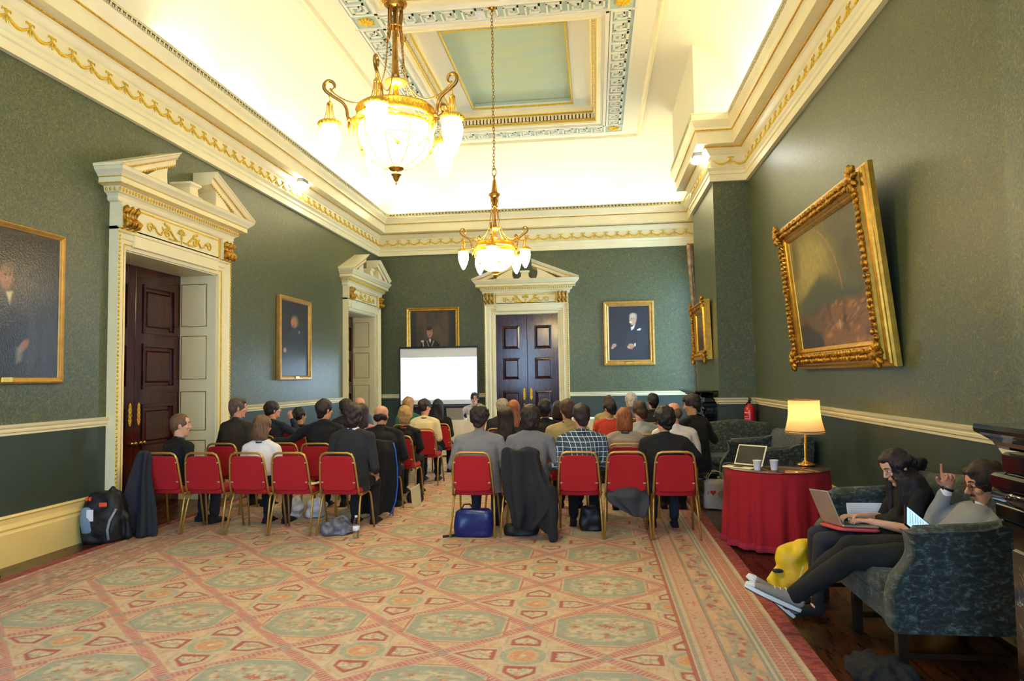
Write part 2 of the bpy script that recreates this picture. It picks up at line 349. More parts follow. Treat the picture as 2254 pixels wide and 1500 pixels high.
TMP = bpy.data.scenes.new('remesh_tmp')
def remesh(mb, name, mats, voxel=.01, smooth=3, parent=None, loc=(0, 0, 0), disp=None):
    me = mb.mesh(name+'_src', mats); ob = bpy.data.objects.new('tmp', me); TMP.collection.objects.link(ob)
    md = ob.modifiers.new('r', 'REMESH'); md.mode = 'VOXEL'; md.voxel_size = voxel; md.use_smooth_shade = True
    if smooth: sm = ob.modifiers.new('s', 'SMOOTH'); sm.factor = .5; sm.iterations = smooth
    vl = TMP.view_layers[0]; vl.update(); dg = vl.depsgraph
    m2 = bpy.data.meshes.new_from_object(ob.evaluated_get(dg)); m2.name = name
    bpy.data.objects.remove(ob); bpy.data.meshes.remove(me)
    n = len(m2.vertices); co = np.empty(n*3, np.float32); m2.vertices.foreach_get('co', co); co = co.reshape(-1, 3)
    if disp:
        no = np.empty(n*3, np.float32); m2.vertices.foreach_get('normal', no); no = no.reshape(-1, 3); amp, sc, st = disp
        d = np.array([mnoise.noise(Vector((c[0]*sc, c[1]*sc, c[2]*sc*st))) for c in co]); co = co+no*(d*amp)[:, None]
    co = co-np.array(loc, np.float32); m2.vertices.foreach_set('co', co.astype(np.float32).ravel())
    if not m2.materials:
        for m in (mats if isinstance(mats, (list, tuple)) else [mats]): m2.materials.append(m)
    m2.polygons.foreach_set('use_smooth', [True]*len(m2.polygons)); m2.update()
    o = bpy.data.objects.new(name, m2); COL.objects.link(o)
    if parent is not None: o.parent = parent
    return o

def crv(pts, k=5):       # Catmull-Rom through the given points
    P = [Vector(p) for p in pts]; out = []
    for i in range(len(P)-1):
        a, b, c, d = P[max(i-1, 0)], P[i], P[i+1], P[min(i+2, len(P)-1)]
        for q in range(k): t = q/k; out.append(((b*2)+(c-a)*t+(a*2-b*5+c*4-d)*t*t+(b*3-a-c*3+d)*t**3)/2)
    return out+[P[-1]]
def crr(rs, k=5):
    return [rs[i]+(rs[i+1]-rs[i])*q/k for i in range(len(rs)-1) for q in range(k)]+[rs[-1]]
class Canvas:            # paints a small colour image with soft shapes; v runs upward
    def __init__(s, w, h, base): s.w, s.h = w, h; s.a = np.zeros((h, w, 3))+np.array(lin(base)); s.U, s.Vv = np.meshgrid(np.linspace(0, 1, w), np.linspace(0, 1, h)); s.asp = w/h
    def mix(s, k, c): k = np.clip(k, 0, 1)[..., None]; s.a = s.a*(1-k)+np.array(lin(c))*k
    def ell(s, cx, cy, rx, ry, c, soft=.25, rot=0, op=1.):
        dx = (s.U-cx)*s.asp; dy = s.Vv-cy; cr, sr = math.cos(R(rot)), math.sin(R(rot)); x = dx*cr+dy*sr; y = -dx*sr+dy*cr
        d = np.sqrt((x/(rx*s.asp))**2+(y/ry)**2); s.mix(op*np.clip((1-d)/soft+.5, 0, 1), c)
    def poly(s, pts, c, soft=.01, op=1.):
        n = len(pts); ins = np.zeros_like(s.U, bool); dm = np.full_like(s.U, 9.)
        for i in range(n):
            x0, y0 = pts[i]; x1, y1 = pts[(i+1) % n]
            cond = ((y0 > s.Vv) != (y1 > s.Vv)) & (s.U < (x1-x0)*(s.Vv-y0)/((y1-y0) if y1 != y0 else 1e-9)+x0); ins ^= cond
            ex, ey = (x1-x0)*s.asp, y1-y0; px, py = (s.U-x0)*s.asp, s.Vv-y0; t = np.clip((px*ex+py*ey)/(ex*ex+ey*ey+1e-12), 0, 1); dm = np.minimum(dm, np.hypot(px-t*ex, py-t*ey))
        sd = np.where(ins, dm, -dm); s.mix(op*np.clip(sd/soft+.5, 0, 1), c)
    def grad(s, c0, c1, v0=0, v1=1, op=1.):
        t = np.clip((s.Vv-v0)/(v1-v0), 0, 1)[..., None]; g = np.array(lin(c0))*(1-t)+np.array(lin(c1))*t; s.a = s.a*(1-op)+g*op
    def nz(s, scale, amp, sx=1., sy=1., seed=0):
        q = np.array([[mnoise.fractal(Vector((u*scale*sx*s.asp+seed, v*scale*sy, seed*1.7)), 1, 2, 4) for u in np.linspace(0, 1, s.w)] for v in np.linspace(0, 1, s.h)]); s.a = np.clip(s.a*(1+amp*q[..., None]), 0, 1); return q
    def obj(s, name, size, mat_, parent, f=None, loc=(0, 0, 0), rot=(0, 0, 0)):
        w, h = size; f = f or (lambda u, v: (w/2-u*w, 0, v*h))
        vs = [f(u, v) for v in np.linspace(0, 1, s.h) for u in np.linspace(0, 1, s.w)]
        return colgrid(name, np.array(vs), s.w, s.h, s.a.reshape(-1, 3), mat_, parent, loc, rot)
def colgrid(name, vs, nu, nv, cols, mat_, parent=None, loc=(0, 0, 0), rot=(0, 0, 0)):
    me = bpy.data.meshes.new(name); n = nu*nv; me.vertices.add(n); me.vertices.foreach_set('co', np.asarray(vs, np.float32).ravel())
    j, i = np.meshgrid(np.arange(nv-1), np.arange(nu-1), indexing='ij'); a = (j*nu+i).ravel(); q = np.stack([a, a+1, a+nu+1, a+nu], 1).astype(np.int32); k = len(q)
    me.loops.add(4*k); me.loops.foreach_set('vertex_index', q.ravel()); me.polygons.add(k); me.polygons.foreach_set('loop_start', np.arange(0, 4*k, 4, dtype=np.int32)); me.polygons.foreach_set('loop_total', np.full(k, 4, np.int32))
    me.update(calc_edges=True); ca = me.color_attributes.new('Col', 'FLOAT_COLOR', 'POINT'); c4 = np.ones((n, 4), np.float32); c4[:, :3] = cols; ca.data.foreach_set('color', c4.ravel())
    me.materials.append(mat_); o = bpy.data.objects.new(name, me); COL.objects.link(o); o.location = loc; o.rotation_euler = rot
    if parent is not None: o.parent = parent
    return o
# ================================================================ the setting
def cells(u0, u1, v0, v1, holes, ucuts=(), vcuts=()):
    us = sorted({u0, u1, *ucuts, *[h[0] for h in holes], *[h[1] for h in holes]}); vs = sorted({v0, v1, *vcuts, *[h[2] for h in holes], *[h[3] for h in holes]})
    us = [u for u in us if u0 <= u <= u1]; vs = [v for v in vs if v0 <= v <= v1]
    for a, b in zip(us, us[1:]):
        for c, d in zip(vs, vs[1:]):
            mu, mv = (a+b)/2, (c+d)/2
            if not any(h[0] < mu < h[1] and h[2] < mv < h[3] for h in holes): yield a, b, c, d
def wall(name, f, u0, u1, holes, t, z1=5.9):
    mb = MB()
    for a, b, c, d in cells(u0, u1, 0, z1, holes, vcuts=(1.2,)):
        mb.mi = 0 if d <= 1.2 else 1
        p, q = f(a, c, 0), f(b, d, t); mb.box(p, q)
    o = mb.build(name, [M_DADO, M_PAPER]); o['kind'] = 'structure'; return o
D1 = (7.194, 9.146, 0, 3.19); D2 = (14.33, 16.2, 0, 3.2); D3 = (-2.425, -.864, 0, 3.21)
wall('wall_left', lambda u, v, t: (XL-t, u, v), YR-.3, YB+.3, [D1, D2], .59)
wall('wall_back', lambda u, v, t: (u, YB+t, v), XL, XR, [D3], .3)
wall('wall_right', lambda u, v, t: (XR+t, u, v), YR-.3, YB+.3, [(*WIN_F, .8, 4.1), (*WIN_N, .9, 4.0)], .3)
wall('wall_rear', lambda u, v, t: (u, YR-t, v), XL, XR, [(-4.35, -2.85, .9, 4.0), (-.4, 1.1, .9, 4.0)], .3)
for nm, a, b in (('wall_breast_far', BA, BB), ('wall_breast_near', NA, NB)):
    mb = MB()
    for z0, z1, mi in ((0, 1.2, 0), (1.2, 5.75, 1)): mb.mi = mi; mb.box((PX, a, z0), (XR, b, z1))
    mb.build(nm, [M_DADO, M_PAPER])['kind'] = 'structure'
mb = MB(); mb.box((XL-.6, YR-.3, -.2), (XR+.3, YB+.3, 0)); mb.build('floor', M_FLOOR)['kind'] = 'structure'

ROOM = [(XL, YR), (XR, YR), (XR, NA), (PX, NA), (PX, NB), (XR, NB), (XR, BA), (PX, BA), (PX, BB), (XR, BB), (XR, YB), (XL, YB)]
ROOM = ROOM  # walked counter-clockwise: the room lies on the left
# ---- cornice
CP = [(0, 4.74), (.055, 4.74), (.055, 4.84), (.07, 4.855), (.07, 4.90), (.085, 4.92), (.10, 4.945), (.06, 4.965), (.04, 4.975), (.04, 5.165), (.06, 5.18), (.075, 5.20), (.10, 5.24), (.12, 5.262)]
CP2 = [(.255, 5.285), (.27, 5.285), (.27, 5.465), (.285, 5.48)]
CP3 = [(.30, 5.505), (.305, 5.53), (.32, 5.56), (.345, 5.60), (.36, 5.625), (.365, 5.635), (.365, 5.645), (.355, 5.65), (.355, 5.725), (.37, 5.73), (.37, 5.745), (.0, 5.745)]
mb = MB(); mb.sweep(ROOM, CP+[(.14, 5.285)]+CP2+CP3+[(0, 5.745)][:0], closed=True)
trim = mb.build('trim_1', M_CREAM); trim['kind'] = 'structure'; tag(trim, 'deep cream cornice with gilt mouldings running round the room')
mb = MB()
def bead(d, z, r):
    mb.sweep(ROOM, [(d+r*math.cos(2*PI*k/8), z+r*math.sin(2*PI*k/8)) for k in range(8)], closed=True, smooth=True)
bead(.128, 5.272, .014); bead(.292, 5.492, .012)
mb.build('gilt_bead', M_GOLD, trim)
def walk(path, closed=True):
    n = len(path)
    for i in range(n if closed else n-1):
        a = Vector(path[i]); b = Vector(path[(i+1) % n]); d = (b-a); L = d.length; d.normalize(); nrm = Vector((-d.y, d.x)); yield a, b, d, nrm, L
# swags
mb = MB()
for a, b, d, nrm, L in walk(ROOM):
    if a.y < 1 and b.y < 1: continue
    n = max(1, round((L)/.269)); pitch = L/n
    for k in range(n):
        s0 = k*pitch; q = lambda s, z, o=.046: (a.x+d.x*(s0+s)+nrm.x*o, a.y+d.y*(s0+s)+nrm.y*o, z)
        pts = []; rs = []
        for i in range(9):
            t = i/8; pts.append(q(t*pitch, 5.085-.075*math.sin(PI*t), .05)); rs.append(.006+.012*math.sin(PI*t))
        mb.tube(pts, rs, 5)
        for sg in (-1, 1): mb.tube([q(sg*.0, 5.09), q(sg*.022, 5.125), q(sg*.045, 5.13), q(sg*.05, 5.105)], [.006, .008, .008, .004], 5)
        mb.tube([q(0, 5.135), q(0, 5.10), q(0, 5.03), q(0, 4.995)], [.006, .012, .009, .003], 5)
        for sg in (-1, 1): mb.tube([q(sg*.005, 5.08), q(sg*.02, 5.04), q(sg*.03, 5.01)], [.005, .004, .002], 4)
mb.build('gilt_swags', M_GOLDL, trim)
# greek key on the cornice top
mb = MB(); mk = MB()
for a, b, d, nrm, L in walk(ROOM):
    if a.y < 1 and b.y < 1: continue
    ca = .0; L2 = L-.72 if (a in [Vector(p) for p in ROOM]) else L
    n = int(L/.082)
    for k in range(n):
        s0 = (k+.12)*L/n; pt = L/n
        def bx(m_, s1, s2, z1, z2, o1, o2):
            p = [(a.x+d.x*(s0+s)+nrm.x*o, a.y+d.y*(s0+s)+nrm.y*o) for s, o in ((s1, o1), (s2, o2))]
            m_.box((p[0][0], p[0][1], z1), (p[1][0], p[1][1], z2))
        W_ = pt*.76
        p0 = a+d*(s0)
        # skip keys that would poke past a re-entrant corner
        if s0 < .36 or s0 > L-.44:
            if not ((abs(a.x-PX) < .01 and abs(b.x-PX) < .01)): continue
        bx(mk, 0, pt*.80, 5.658, 5.716, .356, .3575)  # thin dark plate paints the shade behind each raised key
        bx(mb, pt*.12, pt*.24, 5.655, 5.70, .352, .364); bx(mb, pt*.12, pt*.72, 5.655, 5.666, .352, .364); bx(mb, pt*.56, pt*.70, 5.655, 5.69, .352, .364)
mk.build('key_recess_shade', M_SHADOWLINE, trim); mb.build('key_pattern', M_CREAM, trim)

mb = MB()
def tubes(x0, y0, x1, y1, n):
    for i in range(n):
        a, b = (i+.06)/n, (i+.94)/n; mb.tube([(x0+(x1-x0)*a, y0+(y1-y0)*a, 5.785), (x0+(x1-x0)*b, y0+(y1-y0)*b, 5.785)], .018, 8)
tubes(XL+.22, 1.0, XL+.22, 4.6, 2); tubes(XL+.22, 7.4, XL+.22, YB-.3, 6); tubes(XL+.5, YB-.22, XR-.5, YB-.22, 5); tubes(XR-.22, NB+.4, XR-.22, BA-.4, 5); tubes(XR-.22, BB+.4, XR-.22, YB-.4, 2); tubes(PX-.2, BA, PX-.2, BB, 1)
mb.build('cove_tubes', M_TUBE, trim)
# ---- cove and flat ceiling
big = [(XL, YR), (XR, YR), (XR, YB), (XL, YB)]
prof = []
for i in range(15):
    t = i/14*PI/2; prof.append((1.42-1.32*math.cos(t), 5.745+1.255*math.sin(t)))
mb = MB(); mb.sweep(big, prof+[(1.42, 7.2), (-.3, 7.2), (-.3, 5.74)], closed=True, smooth=True)
cove = mb.build('ceiling_cove', M_CEIL); cove['kind'] = 'structure'
for p in cove.data.polygons: p.use_smooth = True
for a, b in ((BA, BB), (NA, NB)):
    mb = MB(); mb.box((PX-.30, a-.30, 5.745), (XR, b+.30, 6.985)); mb.build('ceiling_pier', M_CEIL)['kind'] = 'structure'
CX = -1.39; COFF = [(10.0, 14.2), (5.0, 9.2), (0.0, 4.2)]; HX = 1.545
mb = MB()
holes = [(CX-HX, CX+HX, a, b) for a, b in COFF]
for a, b, c, d in cells(XL+1.40, XR-1.40, YR+1.40, YB-1.40, holes): mb.box((a, c, ZT), (b, d, ZT+.12))
ceil = mb.build('ceiling', M_CEIL); ceil['kind'] = 'structure'
mb = MB(); mb.sweep([(XL+1.40, YR+1.4), (XR-1.40, YR+1.4), (XR-1.4, YB-1.4), (XL+1.4, YB-1.4)], [(0, 7.0), (0, 6.965), (.02, 6.955), (.045, 6.955), (.06, 6.975), (.075, 6.985), (.09, 7.0)], closed=True)
mb.build('ceiling_moulding', M_CREAM, ceil)
# fret bands
BL, BR_ = CX-1.89, CX+1.89; BW = .19
YS = [14.58, 9.58, 4.58, -.42]
mt = MB(); mw = MB(); mg = MB()
ZB = 6.985
def key(x, y, ux, uy, L, H):      # one key drawn along (ux,uy), across the band
    vx, vy = -uy, ux
    def bar(s1, s2, t1, t2):
        p = (x+ux*s1*L+vx*t1*H, y+uy*s1*L+vy*t1*H); q = (x+ux*s2*L+vx*t2*H, y+uy*s2*L+vy*t2*H); mw.box((p[0], p[1], ZB-.022), (q[0], q[1], ZT))
    w = .085; w2 = .10
    bar(0, 1, .5-w2, .5); bar(0, .18, -.5, .5-w2) if False else None
    bar(.06, .06+w, -.5+w2, .5-w2); bar(.06, .62, -.5+w2*1.0, -.5+w2*2.0) if False else None
    bar(.06, .80, -.38, -.38+w2); bar(.80-w, .80, -.38, .30); bar(.30, .80, .30-w2, .30) if False else None
    bar(.26, .80, .22, .22+w2); bar(.26, .26+w, -.12, .22); bar(.26, .60, -.16, -.16+w2); bar(.52, .52+w, -.16, .06)
def band(x0, y0, x1, y1):
    d = Vector((x1-x0, y1-y0)); L = d.length; d.normalize(); n = round(L/.32); p = L/n; nx, ny = abs(d.y), abs(d.x)
    mt.box((min(x0, x1)-BW*nx, min(y0, y1)-BW*ny, ZB), (max(x0, x1)+BW*nx, max(y0, y1)+BW*ny, ZT))
    for sg in (-1, 1): mw.box((min(x0, x1)+sg*(BW+.02)*nx-.028*nx, min(y0, y1)+sg*(BW+.02)*ny-.028*ny, ZB-.025), (max(x0, x1)+sg*(BW+.02)*nx+.028*nx, max(y0, y1)+sg*(BW+.02)*ny+.028*ny, ZT))
    for k in range(n): key(x0+d.x*k*p, y0+d.y*k*p, d.x, d.y, p, 2*BW*.88)
for i in range(3):
    for X in (BL, BR_): band(X, YS[i+1]+BW, X, YS[i]-BW)
for Y in YS[:3]: band(BL+BW, Y, BR_-BW, Y)
for Y in YS:
    for X in (BL, BR_):
        mt.box((X-BW, Y-BW, ZB), (X+BW, Y+BW, ZT)); mw.box((X-BW-.02, Y-BW-.02, ZB-.018), (X-BW+.01, Y+BW+.02, ZT)); mw.box((X+BW-.01, Y-BW-.02, ZB-.018), (X+BW+.02, Y+BW+.02, ZT))
        mw.box((X-BW-.02, Y-BW-.02, ZB-.018), (X+BW+.02, Y-BW+.01, ZT)); mw.box((X-BW-.02, Y+BW-.01, ZB-.018), (X+BW+.02, Y+BW+.02, ZT))
        for k in range(12):
            a = 2*PI*k/12+.2; l = .115 if k % 2 == 0 else .145; mg.ell((X+math.cos(a)*l*.55, Y+math.sin(a)*l*.55, ZB-.01), (.02, .055, .02), Matrix.Rotation(a+PI/2, 3, 'Z'), 8, 6)
        mg.ell((X, Y, ZB-.02), (.03, .03, .025), None, 10, 6)
mt.build('fret_ground', M_TEAL, ceil); mw.build('fret_pattern', mat('fret_white', 'ece8d6', .6), ceil); mg.build('gilt_rosettes', M_GOLDL, ceil)
# coffers
for ci, (a, b) in enumerate(COFF):
    x0, x1 = CX-HX, CX+HX; path = [(x0, a), (x1, a), (x1, b), (x0, b)]
    mc = MB(); mc.sweep(path, [(0, 6.985), (.03, 7.0), (.03, 7.05), (.05, 7.06), (.05, 7.17), (.09, 7.19), (.13, 7.24), (.14, 7.32), (-.05, 7.32), (-.05, 6.985)], closed=True)
    mc.build('coffer_moulding', M_CREAM, ceil)
    md = MB(); 
    for z, r, dd in ((7.035, .020, .035), (7.205, .022, .085)): md.sweep(path, [(dd+r*math.cos(2*PI*k/8), z+r*math.sin(2*PI*k/8)) for k in range(8)], closed=True, smooth=True)
    md.build('gilt_bead', M_GOLDL, ceil)
    mr = MB(); mdn = MB()
    mr.sweep(path, [(.049, 7.065), (.053, 7.065), (.053, 7.165), (.049, 7.165)], closed=True)
    for A, B, d, nrm, L in walk(path):
        n = round(L/.075)
        for k in range(n):
            s = (k+.5)*L/n; c = A+d*s; w = .024
            p = c-d*w+nrm*.05; q = c+d*w+nrm*.085; mdn.box((p.x, p.y, 7.07), (q.x, q.y, 7.165))
    mr.build('red_recess', mat('red_recess', '5a1a14', .8), ceil); mdn.build('dentils', M_CREAM, ceil)
    mp = MB(); bx0, bx1, by0, by1 = CX-1.03, CX+1.03, a+.62, b-.32
    for u0, u1, v0, v1 in cells(x0, x1, a, b, [(bx0, bx1, by0, by1)]): mp.box((u0, v0, 7.30), (u1, v1, 7.36))
    mp.build('coffer_panel', M_CEIL, ceil)
    mp = MB(); mp.box((bx0-.01, by0-.01, 7.42), (bx1+.01, by1+.01, 7.45)); mp.build('sky_panel', M_SKYB, ceil)
    mp = MB(); mp.mi = 0; mp.sweep([(bx0, by0), (bx1, by0), (bx1, by1), (bx0, by1)], [(-.01, 7.29), (-.01, 7.42), (-.03, 7.42), (-.03, 7.29)], closed=True); mp.mi = 1
    mp.sweep([(bx0, by0), (bx1, by0), (bx1, by1), (bx0, by1)], [(.0+.02*math.cos(2*PI*k/8), 7.298+.02*math.sin(2*PI*k/8)) for k in range(8)], closed=True, smooth=True)
    mp.build('sky_panel_edge', [M_TEAL, M_GOLDL], ceil)
mb = MB(); mb.box((XL-.6, YR-.3, 7.6), (XR+.3, YB+.3, 7.7))
for a, b in (((XL-.6, YR-.3), (XL-.58, YB+.3)), ((XR+.28, YR-.3), (XR+.3, YB+.3)), ((XL-.6, YR-.3), (XR+.3, YR-.28)), ((XL-.6, YB+.28), (XR+.3, YB+.3))): mb.box((*a, 5.9), (*b, 7.6))
mb.build('ceiling_roof', M_CEIL)['kind'] = 'structure'

# ---- dado rail and skirting, broken at the doors
RP = [(0, 1.185), (.012, 1.185), (.016, 1.205), (.03, 1.215), (.035, 1.235), (.03, 1.24), (.05, 1.262), (.06, 1.285), (.0, 1.285)]
BP = [(0, 0), (.035, 0), (.035, .29), (.028, .30), (.022, .315), (.03, .335), (.02, .36), (.014, .375), (.012, .42), (.026, .435), (.018, .455), (0, .455)]
def runs(name, pts_list, prof, m):
    for nm, pts in pts_list:
        mb = MB(); mb.sweep(pts, prof, smooth=False); o = mb.build(nm, m); o['kind'] = 'structure'
A_ = .2
left_runs = [[(XL, D1[0]-A_), (XL, YR)], [(XL, D2[0]-A_), (XL, D1[1]+A_+.03)], [(XL, YB), (XL, D2[1]+A_)]]
runs('r', [('trim_2', left_runs[0]), ('trim_3', left_runs[1]), ('trim_4', [(D3[0]-.25, YB), (XL, YB)]), ('trim_5', [(XR, YB-.3), (XR, YB), (D3[1]+.25, YB)]), ('trim_6', [(XR, NB), (XR, BA), (PX, BA), (PX, BA+.22)]), ('trim_7', [(PX, NB-.2), (PX, NB), (XR, NB)]), ('trim_8', [(XR, BB), (XR, WIN_F[0]-.13)])], RP, M_CREAM)
runs('b', [('baseboard_left', left_runs[0]), ('baseboard_left_middle', left_runs[1]), ('baseboard_back', [(D3[0]-.25, YB), (XL, YB)]), ('baseboard_back_right', [(XR, WIN_F[1]), (XR, YB), (D3[1]+.25, YB)]), ('baseboard_right', [(PX, NB-.15), (PX, NB), (XR, NB), (XR, BA), (PX, BA), (PX, BA+.22)])], BP, M_CREAM2)

# ---- windows
def window(name, f, w, z0, z1):
    root = struct(name); mb = MB()
    def bx(a, b, c, d, e0, e1): mb.box(f(a, e0, c), f(b, e1, d))
    bx(-w/2, -w/2+.07, z0, z1, .12, .22); bx(w/2-.07, w/2, z0, z1, .12, .22); bx(-w/2, w/2, z0, z0+.08, .12, .22); bx(-w/2, w/2, z1-.08, z1, .12, .22); bx(-w/2, w/2, (z0+z1)/2-.03, (z0+z1)/2+.03, .13, .20)
    for k in (-1, 1): bx(k*w/6-.012, k*w/6+.012, z0, z1, .14, .18)
    for k in range(1, 6): bx(-w/2, w/2, z0+(z1-z0)*k/6-.012, z0+(z1-z0)*k/6+.012, .14, .18)
    mb.build('window_frame', M_CREAM, root)
    mb = MB(); bx(-w/2+.03, w/2-.03, z0+.03, z1-.03, .157, .161); mb.build('pane', M_GLASS, root)
    mb = MB(); bx(-w/2-.12, -w/2, z0-.1, z1+.12, -.03, .0); bx(w/2, w/2+.12, z0-.1, z1+.12, -.03, .0); bx(-w/2-.12, w/2+.12, z1, z1+.12, -.03, 0); bx(-w/2-.14, w/2+.14, z0-.06, z0, -.09, .0); mb.build('architrave', M_CREAM, root)
window('window_1', lambda u, d, z: (XR+d, sum(WIN_F)/2+u, z), 1.7, .8, 4.1)
window('window_2', lambda u, d, z: (XR+d, sum(WIN_N)/2+u, z), 1.9, .9, 4.0)
window('window_3', lambda u, d, z: (-3.6+u, YR-d, z), 1.5, .9, 4.0)
window('window_4', lambda u, d, z: (.35+u, YR-d, z), 1.5, .9, 4.0)
# ================================================================ door cases (local x along the wall, y out into the room, z up)
def scroll(mb, cx, cz, r0, turns, sgn, y, th=.012, start=0.):
    pts = []; rs = []
    n = int(26*turns)
    for i in range(n+1):
        t = i/n; a = start+sgn*t*turns*2*PI; r = r0*(1-.82*t); pts.append((cx+r*math.cos(a), y, cz+r*math.sin(a))); rs.append(th*(1-.4*t))
    mb.tube(pts, rs, 6)
def door_case(name, loc, rz, W, ow, oh, gap, depth, leaf=True, handles=True):
    root = struct(name, loc, rz); hw = W/2; ho = ow/2; zt = oh+hw-ho
    # architrave
    mb = MB()
    prof_x = [(0, 0), (0, .05), (.05, .05), (.06, .065), (.10, .065), (.11, .085), (hw-ho-.045, .085), (hw-ho-.03, .115), (hw-ho, .115), (hw-ho, 0)]
    rings = []
    for (x, z, mx, mz) in ((-ho, 0, -1, 0), (-ho, oh, -1, 1), (ho, oh, 1, 1), (ho, 0, 1, 0)):
        rings.append([(x+mx*u, v, z+mz*u) for u, v in prof_x])
    mb.loft(rings)
    mb.build('architrave', M_CREAM, root)
    # gilt edge and lines
    mg = MB()
    off = hw-ho-.016
    for x in (-1, 1):
        n = int(zt/.045)
        for k in range(n): mg.ell((x*(ho+off), .118, .03+k*.045), (.016, .012, .019), None, 6, 4)
        mg.box((x*(ho+.055)-.004, .0, 0), (x*(ho+.055)+.004, .069, oh+.05))
    mg.box((-ho-.055, 0, oh+.051), (ho+.055, .069, oh+.059))
    # frieze with its stepped neck
    mf = MB(); fh = 3.69
    mf.box((-hw+.30, 0, zt-.17), (hw-.30, .10, fh)); mf.box((-hw, 0, zt-.01), (hw, .10, zt+.02))
    mf.box((-hw+.01, 0, zt), (hw-.01, .055, fh))
    mf.build('frieze', M_CREAM, root)
    mg.box((-hw+.30, .0, fh-.035), (hw-.30, .112, fh-.018))
    for x in (-1, 1):
        mg.box((x*(hw-.30)-.012, 0, zt-.0), (x*(hw-.30)+.012, .112, fh)); mg.box((x*(hw-.30), 0, zt-.015), (x*(hw+.0), .122, zt+.004))
    mg.build('gilt_edging', M_GOLDL, root)
    # painted scrolls
    ms = MB(); cz = (zt+fh)/2-.03; y = .108; k = (hw-.36)/.70
    for sx in (-1, 1):
        S = lambda x, z: (sx*x*k, y, cz+z)
        ms.tube([S(.03, -.05), S(.09, -.055), S(.15, -.01), S(.20, .045), S(.27, .05), S(.33, .0), S(.36, -.045), S(.42, -.03), S(.46, .03)], [.008, .011, .013, .013, .012, .011, .011, .010, .008], 6)
        for (a, b, r, st, sg) in ((.25, -.005, .055, PI/2, -sx), (.53, .0, .065, PI, -sx)):
            scroll(ms, sx*a*k, cz+b, r*1.0, 1.4, sg*1., y, .011, st if sx > 0 else PI-st)
        for i in range(4): ms.ell(S(.22+.035*i, .08+.012*i*(1 if i < 3 else -1)), (.028, .008, .016), Matrix.Rotation(-sx*.6, 3, 'Y'), 8, 5)
        for i in range(3): ms.ell(S(.13+.04*i, -.06), (.024, .007, .014), None, 8, 5)
    for i in range(-3, 4):
        a = i*.42; ms.ell((math.sin(a)*.055, y, cz+.035+math.cos(a)*.05), (.012, .007, .036), Matrix.Rotation(a, 3, 'Y'), 8, 6)
    ms.ell((0, y, cz-.03), (.012, .006, .075), None, 8, 8); ms.ell((0, y, cz), (.03, .006, .012), None, 8, 6)
    ms.build('gilt_scrollwork', M_GOLDL, root)
    # consoles
    for x in (-1, 1):
        mc = MB(); mc.smooth = True; x0, x1 = sorted((x*(hw+.0), x*(hw-.27)))
        for i in range(3):
            cx = x0+(x1-x0)*(i+.5)/3; r = (x1-x0)/6*.86
            pts = [(cx, .12, zt+.012), (cx, .19, zt+.03), (cx, .205, zt+.065), (cx, .165, zt+.10), (cx, .14, zt+.14), (cx, .155, zt+.19), (cx, .19, zt+.225), (cx, .175, zt+.25)]
            mc.tube(pts, [r*.6, r*.8, r, r*.85, r*.75, r*.85, r*.95, r*.6], 8, up=(1, 0, 0))
            mc.ell((cx, .185, zt+.06), (r*.9, .045, .045), None, 8, 6); mc.ell((cx, .175, zt+.225), (r*.9, .04, .03), None, 8, 6)
        mc.build('console', M_GILT, root)
        mk = MB(); mk.box((x0, 0, zt), (x1, .15, fh)); mk.build('console_block', M_CREAM, root)
    # entablature: bed mould, egg row, corona, cyma (wraps round the ends)
    me = MB(); pr = [(0, fh), (.10, fh), (.125, fh+.015), (.135, fh+.04), (.13, fh+.06), (.15, fh+.085), (.16, fh+.09), (.18, fh+.10), (.19, fh+.155), (.27, fh+.165), (.27, fh+.235), (.285, fh+.245), (.30, fh+.265), (.335, fh+.30), (.35, fh+.335), (0, fh+.335)]
    def U(path, prof, m): m.sweep(path, prof)
    bx = hw-.09   # wall-side start of the projecting profile
    me.sweep([(-bx, 0), (bx, 0)][::1], [(d, z) for d, z in pr]) if False else None
    # front piece plus returns, mitred at the corners: path runs wall -> corner -> corner -> wall with the profile outward
    def wrap(m, prof, base=.0):
        rings = []
        for (x, y, mx, my) in ((-bx, 0, -1, 0), (-bx, base, -1, 1), (bx, base, 1, 1), (bx, 0, 1, 0)):
            rings.append([(x+mx*d, y+my*d, z) for d, z in prof])
        m.loft(rings)
    wrap(me, pr)
    me.build('entablature', M_CREAM, root)
    mg = MB()
    n = int((2*bx+.34)/.052)
    for i in range(n+1):
        x = -bx-.17+i*(2*bx+.34)/n; mg.ell((x, .185, fh+.128), (.017, .017, .026), None, 7, 5)
    for x in (-1, 1):
        for i in range(3): mg.ell((x*(bx+.18), .03+i*.05, fh+.128), (.017, .017, .026), None, 7, 5)
    wrap(mg, [(.268+.010*math.cos(2*PI*k/6), fh+.240+.010*math.sin(2*PI*k/6)) for k in range(6)])
    wrap(mg, [(.30, fh+.335), (.352, fh+.335), (.352, fh+.339), (.30, fh+.339)])
    wrap(mg, [(.27+.007*math.cos(2*PI*k/6), fh+.170+.007*math.sin(2*PI*k/6)) for k in range(6)])
    mg.build('gilt_egg_row', M_GOLDL, root)
    # broken pediment
    zb = fh+.335; tipx = hw+.27; za = 4.495; slope = (za-zb-.02)/(tipx-gap)
    mp = MB(); mg = MB(); T0 = zb+.03; slope = (4.50-T0)/(tipx-gap); ty = lambda x: T0+(tipx-abs(x))*slope
    rk = [(.0, -.20), (.262, -.165), (.266, -.155), (.27, -.15), (.275, -.145), (.275, -.09), (.29, -.08), (.31, -.06), (.335, -.025), (.355, -.01), (.355, 0), (.0, 0)]
